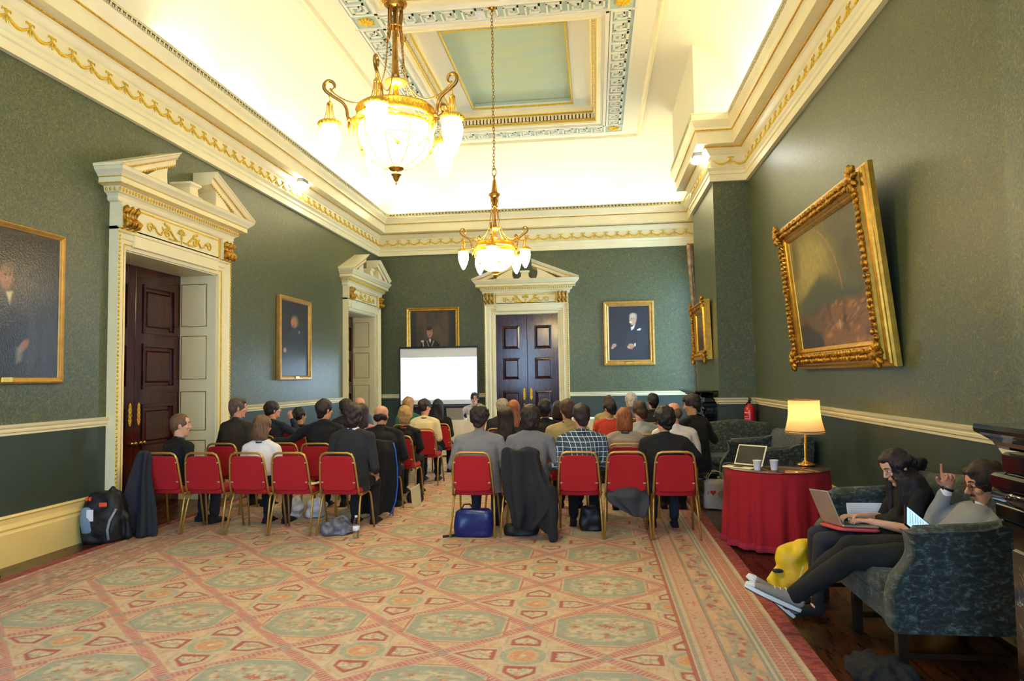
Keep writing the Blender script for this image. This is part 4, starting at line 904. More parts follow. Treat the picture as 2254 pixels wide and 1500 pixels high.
# ================================================================ chandeliers
def chandelier(label, x, y, angles, zc, up=0.):
    root = thing('chandelier', label, 'chandelier', (x, y, zc), 0, None)
    o = lambda z: z-zc+(up if z > 4.1 and z < 4.9 else up*max(0, z-3.8)/.3 if 3.8 < z <= 4.1 else 0)
    m = MB(); m.smooth = True
    prof = [(.001, o(4.52)), (.012, o(4.52)), (.016, o(4.50)), (.010, o(4.475)), (.022, o(4.46)), (.026, o(4.43)), (.032, o(4.38)), (.040, o(4.32)), (.046, o(4.285)), (.06, o(4.27)), (.078, o(4.262)), (.082, o(4.25)), (.082, o(4.238)), (.062, o(4.228)), (.062, o(4.215)), (.001, o(4.215))]
    m.lathe(prof); 
    for k in range(28):
        a = 2*PI*k/28; m.ell((.078*math.cos(a), .078*math.sin(a), o(4.245)), (.006, .006, .013), None, 6, 4)
    m.build('crown_cap', M_BRASSD, root)
    m = MB(); m.torus((0, 0, o(4.575)), .036, .007, 20, 8, Matrix.Rotation(R(90), 3, 'X') @ Matrix.Diagonal((.8, 1.55, 1)))
    m.build('hanging_loop', M_BRASSD, root)
    m = MB(); z = 4.635+up; i = 0
    while z < 6.93:
        Mx = Matrix.Rotation(PI/2*(i % 2)+.3, 3, 'Z') @ Matrix.Rotation(R(90), 3, 'X') @ Matrix.Diagonal((.75, 1.45, 1)); m.torus((.004*math.sin(z*9), 0, z-zc), .021, .0055, 10, 5, Mx); z += .047; i += 1
    m.build('chain', M_BRASSD, root)
    m = MB(); m.lathe([(.001, o(7.0)), (.075, o(7.0)), (.075, o(6.975)), (.05, o(6.955)), (.02, o(6.945)), (.018, o(6.925)), (.001, o(6.92))]); m.build('ceiling_rose', M_BRASSD, root)
    m = MB(); m.smooth = True
    m.lathe([(.001, o(4.22)), (.018, o(4.22)), (.016, o(3.97)), (.0175, o(3.90)), (.022, o(3.895)), (.018, o(3.885)), (.026, o(3.82)), (.030, o(3.79)), (.001, o(3.79))], seg=16)
    m.lathe([(.001, o(3.735)), (.020, o(3.735)), (.017, o(3.70)), (.022, o(3.69)), (.019, o(3.655)), (.036, o(3.648)), (.034, o(3.63)), (.014, o(3.622)), (.012, o(3.45)), (.001, o(3.45))], seg=16)
    m.build('stem', M_BRASSD, root)
    m = MB(); m.lathe([(.001, o(3.795)), (.030, o(3.79)), (.074, o(3.775)), (.078, o(3.766)), (.066, o(3.750)), (.03, o(3.735)), (.001, o(3.733))]); m.build('drip_dish', M_GOLD, root)
    m = MB()
    for k in range(6):
        a = 2*PI*k/6; p = lambda r, z: (r*math.cos(a), r*math.sin(a), o(z))
        m.tube([p(.05, 4.215), p(.052, 4.13), p(.042, 4.08), p(.052, 4.02), p(.066, 3.99), p(.075, 4.005), p(.07, 4.02)], .006, 6); m.tube([p(.05, 4.215), p(.035, 4.12), p(.02, 4.06)], .005, 6)
    m.torus((0, 0, o(4.08)), .044, .006, 20, 6); m.build('crown_hooks', M_BRASSD, root)
    # hoop and bowl
    RR = .27
    m = MB(); m.smooth = True
    m.loft([[(r*math.cos(2*PI*k/40), r*math.sin(2*PI*k/40), o(z)) for k in range(40)] for r, z in ((RR-.012, 3.49), (RR+.004, 3.49), (RR+.010, 3.498), (RR, 3.51), (RR, 3.545), (RR+.012, 3.552), (RR+.008, 3.562), (RR-.012, 3.562), (RR-.012, 3.49))], False, False)
    m.loft([[(r*math.cos(2*PI*k/40), r*math.sin(2*PI*k/40), o(z)) for k in range(40)] for r, z in ((RR-.01, 3.425), (RR+.006, 3.425), (RR+.008, 3.44), (RR-.01, 3.442), (RR-.01, 3.425))], False, False)
    for k in range(56):
        a = 2*PI*k/56; m.box(((RR+.001)*math.cos(a)-.003, (RR+.001)*math.sin(a)-.003, o(3.512)), ((RR+.001)*math.cos(a)+.003, (RR+.001)*math.sin(a)+.003, o(3.543)))
    for k in range(5):     # struts that hang the bowl from the hoop
        a = R(angles[k]); p = lambda r, z, da=0: (r*math.cos(a+da), r*math.sin(a+da), o(z))
        m.tube([p(RR, 3.50), p(RR+.012, 3.46), p(RR, 3.43)], [.014, .018, .012], 8); m.ell(p(RR+.015, 3.465), (.03, .03, .038), None, 10, 6)
        m.ell(p(RR+.022, 3.40), (.012, .012, .03), None, 8, 6); m.ell(p(RR+.022, 3.36), (.007, .007, .014), None, 8, 5)
        b = R(72); pts = [(RR*math.cos(a+b*t), RR*math.sin(a+b*t), o(3.485-.045*math.sin(PI*t))) for t in [i/10 for i in range(11)]]
        for i, q in enumerate(pts[1:-1]): m.ell(q, (.010, .010, .010), None, 6, 4)
        m.tube(pts, .005, 5)
    m.build('hoop', M_GOLD, root)
    m = MB(); bowl = [(.262, 3.425), (.262, 3.38), (.255, 3.33), (.235, 3.275), (.20, 3.225), (.15, 3.185), (.09, 3.158), (.03, 3.147), (.001, 3.146)]
    m.lathe([(r, o(z)) for r, z in bowl[::-1]], seg=32, cap1=False); b = m.build('glass_bowl', M_OPAL, root)
    for k in range(3):
        a = 2*PI*k/3+.4; m = MB(); m.ell((.11*math.cos(a), .11*math.sin(a), o(3.40)), (.028, .028, .04), None, 12, 8); m.build('bulb', M_CBULB, root)
    m = MB()
    for k in range(10):
        a = R(angles[0])+2*PI*k/10
        m.tube([((r+.006)*math.cos(a), (r+.006)*math.sin(a), o(z-.002)) for r, z in bowl[:-1]], .0045, 5)
        if k % 2 == 0:
            pts = []
            for t in range(9):
                s = -1+t/4; r_ = .258-.028*abs(s)**2; aa = a+s*.31; pts.append((r_*math.cos(aa)*1.015, r_*math.sin(aa)*1.015, o(3.315-.07*(abs(s)**2))))
            m.tube(pts, .005, 5); m.ell((.245*math.cos(a+.31), .245*math.sin(a+.31), o(3.25)), (.018, .018, .018), None, 8, 5)
    m.torus((0, 0, o(3.325)), .26, .004, 32, 5)
    m.build('bowl_ribs', M_GOLD, root)
    m = MB(); m.lathe([(.001, o(3.15)), (.05, o(3.152)), (.058, o(3.143)), (.045, o(3.132)), (.014, o(3.128)), (.010, o(3.118)), (.012, o(3.112)), (.009, o(3.106)), (.038, o(3.102)), (.036, o(3.095)), (.026, o(3.085)), (.018, o(3.060)), (.012, o(3.053)), (.006, o(3.045)), (.010, o(3.038)), (.004, o(3.028)), (.001, o(3.022))], seg=20); m.build('finial', M_BRASSD, root)
    for k, ad in enumerate(angles):
        a = R(ad); p = lambda r, z, s=0: (r*math.cos(a)-s*math.sin(a), r*math.sin(a)+s*math.cos(a), o(z))
        m = MB()
        ctl = [(RR+.01, 3.475), (RR+.045, 3.47), (RR+.065, 3.50), (RR+.07, 3.545), (RR+.095, 3.59), (RR+.14, 3.62), (RR+.19, 3.65), (RR+.22, 3.68), (RR+.222, 3.715), (RR+.195, 3.742), (RR+.162, 3.732), (RR+.152, 3.70), (RR+.168, 3.68), (RR+.185, 3.688)]
        m.tube(crv([p(r, z) for r, z in ctl]), crr([.012, .010, .011, .011, .011, .011, .012, .012, .013, .012, .011, .009, .008, .006]), 8); m.ell(p(RR+.055, 3.475), (.018, .018, .018), None, 8, 6)
        m.tube([p(RR+.055, 3.46), p(RR+.055, 3.42), p(RR+.055, 3.40), p(RR+.055, 3.37)], [.008, .014, .012, .003], 8)
        arm = m.build('arm', M_BRASSD, root)
        m = MB(); m.smooth = True; pr = RR+.185; c = p(pr, 0)
        m.torus((c[0], c[1], o(3.655)), .016, .004, 14, 6, Matrix.Rotation(a, 3, 'Z') @ Matrix.Rotation(R(90), 3, 'X') @ Matrix.Diagonal((.6, 1.6, 1))); m.torus((c[0], c[1], o(3.615)), .012, .003, 12, 6, Matrix.Rotation(a+PI/2, 3, 'Z') @ Matrix.Rotation(R(90), 3, 'X') @ Matrix.Diagonal((.7, 1.4, 1)))
        m.tube([(c[0], c[1], o(3.60)), (c[0], c[1], o(3.44))], .006, 6); m.lathe([(.001, 3.592), (.014, 3.59), (.022, 3.578), (.012, 3.57), (.001, 3.57)], (c[0], c[1], -zc), 12)
        for q in range(5):
            b = 2*PI*q/5; m.tube([(c[0]+r*math.cos(b), c[1]+r*math.sin(b), o(z)) for r, z in ((.018, 3.575), (.020, 3.53), (.032, 3.48), (.052, 3.445))], .0035, 5)
        m.lathe([(.045, 3.418), (.076, 3.418), (.082, 3.426), (.078, 3.445), (.058, 3.455), (.030, 3.46), (.001, 3.46)], (c[0], c[1], -zc), 20, False)
        for q in range(18): b = 2*PI*q/18; m.ell((c[0]+.079*math.cos(b), c[1]+.079*math.sin(b), o(3.430)), (.007, .007, .010), None, 6, 4)
        m.build('shade_gallery', M_GOLD, root)
        m = MB(); m.lathe([(.001, 3.165), (.012, 3.17), (.030, 3.20), (.050, 3.245), (.066, 3.295), (.074, 3.345), (.071, 3.385), (.058, 3.418), (.001, 3.42)], (c[0], c[1], -zc), 20); m.build('glass_shade', M_OPAL, root)
        m = MB()
        for ctl2 in ([(.045, 4.0+up), (.065, 3.88), (.105, 3.74), (.17, 3.645), (.25, 3.60), (.33, 3.605), (pr-.05, 3.64), (pr-.01, 3.675)], [(.05, 4.02+up), (.075, 3.85), (.12, 3.70), (.18, 3.60), (.23, 3.57), (RR, 3.56)]):
            pts = [Vector(q_) for q_ in crv([p(r_, z_) for r_, z_ in ctl2], 6)]; m.tube(pts, .0022, 4)
            for i in range(len(pts)-1):
                for q in (0, .5): m.ell(pts[i].lerp(pts[i+1], q), (.0046, .0046, .0062), None, 5, 4)
        m.build('bead_chain', M_BRASSD, root)
    return root
chandelier('near brass chandelier with opal glass bowl, the larger looking one at top', CX+.02, 4.63, (271, 343, 55, 127, 199), 3.5, .10)
chandelier('far brass chandelier with opal bowl hanging on a long chain before the double doors', CX+.02, 9.47, (272, 344, 56, 128, 200), 3.5)
# smoke detector beside the rose
t = thing('smoke_detector', 'white domed detector on the ceiling beside the far chandelier rose', 'smoke detector', (-1.57, 9.60, 7.0))
m = MB(); m.lathe([(.001, -.085), (.03, -.085), (.055, -.07), (.062, -.05), (.06, -.03), (.075, -.022), (.075, 0), (.001, 0)]); 
for k in range(12): a = 2*PI*k/12; m.box((.05*math.cos(a)-.008, .05*math.sin(a)-.008, -.078), (.05*math.cos(a)+.008, .05*math.sin(a)+.008, -.04))
m.build('cover', M_WHITE, t); m = MB(); m.box((-.1, -.09, -.012), (.1, .09, .0)); m.build('base_plate', mat('grey_plate', '3c3c38', .6), t)
# small floodlights tucked under the cornice
for (lx, ly, lz, rz, lb) in ((XL+.17, 11.65, 5.24, R(-90), 'small white floodlight under the left cornice'), (PX-.18, 11.36, 5.24, R(90), 'small white floodlight under the cornice of the chimney breast')):
    t = thing('floodlight', lb, 'light', (lx, ly, lz), rz)
    m = MB(); m.bbox((-.11, -.05, -.02), (.11, .09, .04)); m.box((-.03, -.1, .0), (.03, -.04, .02)); m.build('bracket', mat('grey_bracket', '5a5a54', .5), t)
    m = MB(); m.smooth = True; m.bbox((-.13, -.06, -.10), (.13, .10, -.02), .03); m.build('lens', M_SPOT, t)

# ================================================================ fireplaces
def fireplace(label, y0, y1, k=1., ek=1., ks=1.):
    t = thing('fireplace', label, 'fireplace', (PX, (y0+y1)/2, 0)); h = (y1-y0)/2
    m = MB(); m.X = Matrix.Diagonal((k, 1, 1, 1))
    for sy in (-1, 1):
        ya, yb = sy*(h-.28), sy*h
        m.bbox((-.20, min(ya, yb), 0), (0, max(ya, yb), .20), .01); m.bbox((-.16, min(ya, yb)+.03, .2), (0, max(ya, yb)-.03, .96), .006)
        m.bbox((-.19, min(ya, yb)+.06, .26), (-.15, max(ya, yb)-.06, .88), .01)
        m.bbox((-.20, min(ya, yb)+.01, .96), (0, max(ya, yb)-.01, 1.0), .01); m.bbox((-.22, min(ya, yb), 1.0), (0, max(ya, yb), 1.07), .01)
        m.tube([(-.20, ya, 1.10), (-.20, yb, 1.10)], .035, 12); m.bbox((-.24, min(ya, yb)-.0, 1.13), (0, max(ya, yb), 1.20), .012); m.bbox((-.19, min(ya, yb)+.02, 1.2), (0, max(ya, yb)-.02, 1.29), .01)
    m.bbox((-.15, -h+.28, .96), (0, h-.28, 1.29), .008); m.bbox((-.17, -.30, 1.0), (0, .30, 1.25), .008)
    m.build('surround', M_MARBLE, t)
    m = MB(); rg = []
    for d, z in ((.20, 1.285), (.235, 1.30), (.25, 1.32), (.30, 1.345), (.335, 1.36), (.34, 1.375), (.335, 1.395)):
        e = (d-.20)*ek; z += (1-ek)*.03; rg.append([(0, -h-e, z), ((-d-.02)*ks, -h-e, z), ((-d-.02)*ks, h+e, z), (0, h+e, z)])
    m.loft(rg); m.build('mantel_shelf', M_MARBLE, t)
    m = MB(); m.box((-.02, -h+.28, 0), (-.004, h-.28, .96)); m.build('hearth_back', mat('soot', '070707', .9), t)
    m = MB(); m.box((-.55, -h-.05, .0005), (-.25, h+.05, .02)); m.build('hearth', M_MARBLE, t)
    return t
fireplace('black marble fireplace on the far chimney breast behind the sofa', 11.36, 13.15)
fireplace('black marble fireplace cut by the right edge of the photo', 1.31, 3.31, .84, .5, .62)
# curtain beside the far window
t = thing('curtain', 'patterned cream curtain hanging by the far window behind the chimney breast', 'curtain', (XR-.12, 14.22, 0))
def cur(u, v):
    z = .35+3.95*v; g = .16+.24*abs((v-.30))**1.0 if v > .30 else .16+.10*(.30-v); w = .12+g*.9
    return (-.10-w*.9*(1-u)+.03*math.sin(u*30), -.13+u*.22+.035*math.sin(u*46+v*2), z)
m = MB(); m.sheet(cur, 60, 24, .006)
m.build('drape', mat('curtain_cloth', 'c9b48c', .9, col2='8a6a5a', vscale=9), t)
m = MB(); m.tube([(-.45, 0, 4.34), (.08, 0, 4.34)], .02, 10); m.build('rail', M_BRASSD, t)
# wall plate and cable tail
m = MB(); m.bbox((-.008, -.04, -.065), (0, .04, .065), .004); m.box((-.012, -.008, -.015), (-.008, .008, .015)); tag(m.build('wall_switch', mat('brass_plate', 'a07a52', .5, metal=.3), loc=(XR-.001, 11.05, 2.05)), 'small tan switch plate beside the chimney breast corner', 'switch')
# fire extinguisher
t = thing('fire_extinguisher', 'red fire extinguisher hung on the wall beside the chimney breast', 'fire extinguisher', (XR-.13, 11.0, .66))
m = MB(); m.lathe([(.001, 0), (.07, 0), (.082, .015), (.085, .05), (.085, .42), (.078, .46), (.055, .50), (.028, .52), (.028, .54), (.001, .54)], seg=28); body = m.build('cylinder', mat('extinguisher_red', 'c01018', .3, coat=.4), t)
m = MB(); m.tube([(0, 0, .54), (0, 0, .585)], .02, 10); m.bbox((-.02, -.10, .585), (.02, .02, .60)); m.bbox((-.016, -.11, .615), (.016, .02, .628)); m.tube([(0, .0, .60), (0, -.03, .62)], .008, 6); m.build('valve', M_BLACK, t)
m = MB(); m.tube([(0, .03, .56), (-.02, .09, .53), (-.02, .12, .40), (-.02, .115, .2), (-.02, .10, .1)], .012, 8); m.tube([(-.02, .10, .12), (-.02, .095, .02)], [.014, .022], 8); m.build('hose', M_BLACK, t)
m = MB(); 
for k, (z0, z1) in enumerate(((.39, .405), (.33, .34), (.30, .31), (.24, .25), (.21, .218), (.16, .17), (.12, .128))):
    for i in range(5 if k % 2 else 7):
        a0 = R(200+i*8); a1 = R(205.5+i*8); m.loft([[(.0862*math.cos(a), .0862*math.sin(a), z) for a in (a0, a1)]+[(.084*math.cos(a), .084*math.sin(a), z) for a in (a1, a0)] for z in (z0, z1)])
m.build('printed_label', M_PAPERW, body)

# ================================================================ projection screen
SX, SY = -3.675, 15.8
t = thing('projection_screen', 'lit white portable projection screen in front of the end wall', 'projection screen', (SX, SY, .012))
m = MB(); m.box((-.925, 0, 1.04), (.925, .004, 2.36)); m.mi = 0; sc = m.build('screen_cloth', mat('screen_white', 'f2f2f2', .8), t)
scr = emat('projected_image', (.52, .76, 1.0), 5)
m = MB(); m.box((-.91, -.003, 1.15), (.91, -.001, 2.14)); m.build('projected_picture', scr, sc)
m = MB(); m.box((-.955, -.012, 1.01), (-.925, .02, 2.40)); m.box((.925, -.012, 1.01), (.955, .02, 2.40)); m.box((-.955, -.015, 2.36), (.955, .025, 2.405)); m.box((-.955, -.012, 1.01), (.955, .02, 1.04)); m.build('black_border', M_BLACK, t)
m = MB(); m.bbox((-1.0, -.04, .93), (1.0, .05, 1.01), .015); m.build('roller_case', M_BLACK, t)
m = MB(); m.tube([(0, .05, .3), (0, .05, 2.45)], .014, 8); m.tube([(0, .05, 2.44), (0, .03, 2.47)], .02, 8)
for a in (30, 150, 270): m.tube([(0, .05, .45), (.45*math.cos(R(a)), .05+.45*math.sin(R(a)), .015)], .012, 8)
m.build('tripod_stand', M_BLACK, t)

# ================================================================ speaker's table
t = thing('conference_table', 'long table under a white cloth at the front of the room', 'table', (-1.45, 14.55, .012))
def tcl(mb, hx, hy, h):
    pts = []; n = 120; per = [(-hx, -hy), (hx, -hy), (hx, hy), (-hx, hy)]
    rings = []
    for z, k in ((.03, .05), (.3, .035), (.6, .015), (h-.01, 0.0), (h, -.004)):
        r = []
        for i in range(n):
            s = i/n*4; e = int(s); f = s-e; a, b = per[e], per[(e+1) % 4]; x = a[0]+(b[0]-a[0])*f; y = a[1]+(b[1]-a[1])*f; w = k*(1+.6*math.sin(i*1.7)); L = math.hypot(x/hx, y/hy)
            r.append((x+w*(x/hx)*.9*(abs(x) > hx*.98)+0, y+w*(1 if y > hy*.98 else -1 if y < -hy*.98 else 0), z))
        rings.append(r)
    mb.loft(rings, False, True)
m = MB(); m.smooth = False; tcl(m, 2.05, .36, .765); m.build('tablecloth', mat('white_cloth', 'e6e0d2', .9), t)
m = MB(); m.box((-2.03, -.34, .73), (2.03, .34, .758))
for sx in (-1.9, 1.9):
    for sy in (-.28, .28): m.box((sx-.02, sy-.02, 0), (sx+.02, sy+.02, .73))
m.build('trestle', mat('ply', '8a6a44', .7), t)
def laptop(name, label, loc, rz, w, d, op, body, scr_mat, lid_t=.008, parent=None):
    t = thing(name, label, 'laptop', loc, rz)
    m = MB(); m.bbox((-w/2, -d/2, 0), (w/2, d/2, .014), .006); b = m.build('base', body, t)
    m = MB(); m.box((-w/2+.02, -.01, .0142), (w/2-.02, d/2-.02, .0155)); m.box((-.05, -d/2+.015, .0142), (.05, -.025, .0148)); m.build('keyboard', M_KEY, b)
    ca, sa = math.cos(op), math.sin(op)
    X = Matrix(((1, 0, 0, 0), (0, -ca, sa, d/2), (0, sa, ca, .012), (0, 0, 0, 1)))
    m = MB(); m.X = X; m.bbox((-w/2, 0, -.0), (w/2, d, lid_t), .004); lid = m.build('lid', body, t)
    m = MB(); m.X = X; m.box((-w/2+.014, .014, -.0012), (w/2-.014, d-.014, .0)); m.build('screen', scr_mat, lid); return t
laptop('laptop', 'grey laptop open on the white cloth in front of the speaker', (-2.97, 14.42, .780), R(180), .36, .25, R(110), mat('laptop_grey', '9a9a90', .4), M_BLACK)
for i, (x, y) in enumerate([(-2.52, 14.35), (-2.44, 14.42), (-2.37, 14.36), (-2.30, 14.44)]):
    t = thing('drinking_glass', 'clear tumbler among the glasses on the white table right of the speaker', 'glass', (x, y, .780), 0, 'glasses beside the speaker')
    m = MB(); m.lathe([(.001, 0), (.028, 0), (.036, .12), (.034, .12), (.027, .008), (.001, .008)], seg=16); m.build('tumbler', M_CLEAR, t)
m = MB(); m.box((-.02, -.09, 0), (.0, .09, .10)); m.box((-.02, -.09, 0), (.06, .09, .003)); tag(m.build('name_card', M_PAPERW, loc=(-2.62, 14.26, .780), rot=(0, 0, R(90))), 'small folded white name card on the front edge of the white table', 'card')

# ================================================================ banquet chairs
def make_chair():
    t = thing('banquet_chair', 'x', 'chair')
    m = MB(); r = .0125; z0 = .44
    pts = [(-.215, -.165, .43), (-.212, -.19, .50), (-.205, -.215, .62), (-.195, -.24, .76), (-.185, -.252, .82), (-.165, -.258, .857), (-.125, -.262, .873), (0, -.263, .875)]
    m.tube(pts+[(-x, y, z) for x, y, z in pts[:-1][::-1]], r, 8, up=(0, 1, 0)); m.tube([(-.215, -.165, .43), (-.21, -.10, .415), (-.2, .05, .415)], r, 8); m.tube([(.215, -.165, .43), (.21, -.10, .415), (.2, .05, .415)], r, 8)
    m.build('back_frame', M_CHAIRF, t)
    m = MB()
    def pad(x, y, z): return (x, y, z)
    rg = []
    for (k, dy) in ((.96, -.012), (1, -.006), (1, .014), (.95, .03), (.8, .036)):
        ring = []
        for i in range(32):
            a = 2*PI*i/32; cx = math.copysign(abs(math.cos(a))**.28, math.cos(a)); sz = math.copysign(abs(math.sin(a))**.28, math.sin(a))
            z = .655+sz*.185*k; f = (z-.47)/.37; x = cx*(.198-.022*f)*k; ring.append((x, -.20-.058*f+dy, z))
        rg.append(ring)
    m.loft(rg); m.build('backrest', M_RED, t)
    m = MB(); rg = []
    for (k, z) in ((.94, .425), (1, .432), (1.0, .462), (.97, .482), (.88, .495), (.6, .50)):
        ring = []
        for i in range(32):
            a = 2*PI*i/32; cx = math.copysign(abs(math.cos(a))**.35, math.cos(a)); sy = math.copysign(abs(math.sin(a))**.35, math.sin(a)); ring.append((cx*.21*k, .02+sy*.205*k, z))
        rg.append(ring)
    m.loft(rg, smooth=True); m.build('seat', M_REDS, t)
    for sx in (-1, 1):
        m = MB(); m.tube([(sx*.2, -.01, .425), (sx*.205, -.09, .418), (sx*.21, -.125, .40), (sx*.215, -.15, .35), (sx*.232, -.25, .008)], r*.95, 8); m.build('leg', M_CHAIRF, t)
        m = MB(); m.tube([(sx*.2, -.01, .425), (sx*.2, .11, .42), (sx*.203, .16, .40), (sx*.208, .18, .35), (sx*.222, .235, .008)], r*.95, 8); m.build('leg', M_CHAIRF, t)
    for sx in (-1, 1):
        for z, y in ((.56, -.222), (.77, -.25)): m = MB(); m.ell((sx*.178, y-.004, z), (.018, .006, .009), None, 8, 5); m.build('bracket', mat('light_bracket', 'b39a72', .45, metal=.3), t)
    return t
chair0 = make_chair(); _cu = [False]
CG = 'red banquet chairs set in rows facing the screen'
def chair(x, y, rz, label):
    t = chair0 if not _cu[0] else copy_tree(chair0); _cu[0] = True
    t.location = (x, y, .012); t.rotation_euler = (0, 0, R(rz)); tag(t, label, 'chair', CG); return t

# ================================================================ round table and lamp
TX, TY, TRr = 1.738, 7.02, .475
t = thing('round_table', 'round side table with a glass top under the long dark red cloth', 'table', (TX, TY, 0))
m = MB(); m.lathe([(.001, .735), (TRr+.012, .735), (TRr+.016, .739), (TRr+.012, .743), (.001, .743)], seg=64)
def gl():
    mm = mat('table_glass', '5a1a18', .05, coat=1.0); return mm
m.build('glass_top', gl(), t)
m = MB(); m.lathe([(.001, .70), (TRr-.01, .70), (TRr-.01, .726), (.001, .726)], seg=48); m.tube([(0, 0, .04), (0, 0, .70)], .04, 12); m.lathe([(.001, 0), (.25, 0), (.25, .03), (.05, .05), (.001, .05)]); m.build('pedestal', M_WOODK, t)
m = MB(); m.smooth = True; n = 240; rg = []
for j in range(15):
    v = j/14; z = .733-.703*v; ring = []
    for i in range(n):
        a = 2*PI*i/n; fold = math.sin(a*17+.8*math.sin(a*3))+.45*math.sin(a*29+1.3)
        r_ = TRr+.004+v*.028+(v**.8)*.022*fold; ring.append((r_*math.cos(a), r_*math.sin(a), z+.010*v*math.sin(a*17+1)))
    rg.append(ring)
rg = [[(x*.7, y*.7, .734) for x, y, z in rg[0]], [(x*.995, y*.995, .7345) for x, y, z in rg[0]]]+rg
m.loft(rg, True, False)
cl = m.build('tablecloth', M_CLOTH); tag(cl, 'long dark red cloth with a pink fringe draped over the round table', 'tablecloth'); cl.location = (TX, TY, 0)
m = MB(); m.smooth = True; rg = []
for z, k in ((.075, 1.004), (.055, 1.012), (.035, 1.016), (.014, 1.012), (.012, 1.006), (.04, 1.002)):
    ring = []
    for i in range(n):
        a = 2*PI*i/n; v = (.733-z)/.703; fold = math.sin(a*17+.8*math.sin(a*3))+.45*math.sin(a*29+1.3); r_ = (TRr+.004+v*.028+(v**.8)*.022*fold)*k; ring.append((r_*math.cos(a), r_*math.sin(a), z+(.006 if i % 2 else 0)*(z < .03)))
    rg.append(ring)
m.loft(rg, False, False); m.build('fringe', M_FRINGE, cl)
t = thing('table_lamp', 'lit brass table lamp with a cream flared shade on the round table', 'lamp', (2.045, 7.10, .744))
m = MB(); m.lathe([(.001, 0), (.085, 0), (.088, .008), (.08, .016), (.05, .026), (.03, .035), (.020, .05), (.018, .07), (.012, .075), (.012, .45), (.001, .45)], seg=28); m.build('base', M_BRASS, t)
m = MB(); n = 40; rg = []
for r_, z in ((.183, .315), (.185, .325), (.181, .35), (.168, .40), (.157, .45), (.150, .50), (.147, .56), (.146, .64), (.146, .648)):
    rg.append([(r_*(1+.006*(i % 2))*math.cos(2*PI*i/n), r_*(1+.006*(i % 2))*math.sin(2*PI*i/n), z) for i in range(n)])
m.loft(rg, False, False, True)
def shade_mat():
    m_ = bpy.data.materials.new('pleated_shade'); m_.use_nodes = True; nt = m_.node_tree; nt.nodes.clear(); L = nt.links.new
    o = N(nt, 'ShaderNodeOutputMaterial'); d = N(nt, 'ShaderNodeBsdfDiffuse'); d.inputs[0].default_value = (*lin('e8d3a0'), 1); tr = N(nt, 'ShaderNodeBsdfTranslucent'); tr.inputs[0].default_value = (*lin('f3d79a'), 1)
    mx = N(nt, 'ShaderNodeMixShader'); mx.inputs[0].default_value = .55; L(d.outputs[0], mx.inputs[1]); L(tr.outputs[0], mx.inputs[2]); L(mx.outputs[0], o.inputs[0]); return m_
m.build('lamp_shade', shade_mat(), t)
for z_, r_ in ((.322, .186), (.338, .184), (.646, .147)): m = MB(); m.torus((0, 0, z_), r_, .0045, 40, 6); m.build('shade_trim', mat('brown_trim', '7a3a1c', .7), t)
m = MB(); m.tube([(0, 0, .45), (0, 0, .48)], .014, 8); m.ell((0, 0, .52), (.03, .03, .045), None, 14, 9); m.build('bulb', M_BULB, t)
laptop('laptop', 'open cream laptop with a dark screen on the left of the round table', (1.395, 6.925, .7445), R(-43), .31, .215, R(118), M_LAPW, M_KEY)
for (x, y, lb) in ((1.497, 6.73, 'white paper cup standing against the open cream laptop'), (1.655, 6.75, 'white paper cup standing alone in front of the table lamp')):
    t = thing('paper_cup', lb, 'cup', (x, y, .744), 0, 'white paper cups on the round table')
    m = MB(); m.lathe([(.001, .003), (.027, .0), (.029, .004), (.038, .088), (.041, .090), (.0405, .094), (.037, .093), (.028, .01), (.001, .008)], seg=28); m.build('cup_body', M_WHITE, t)

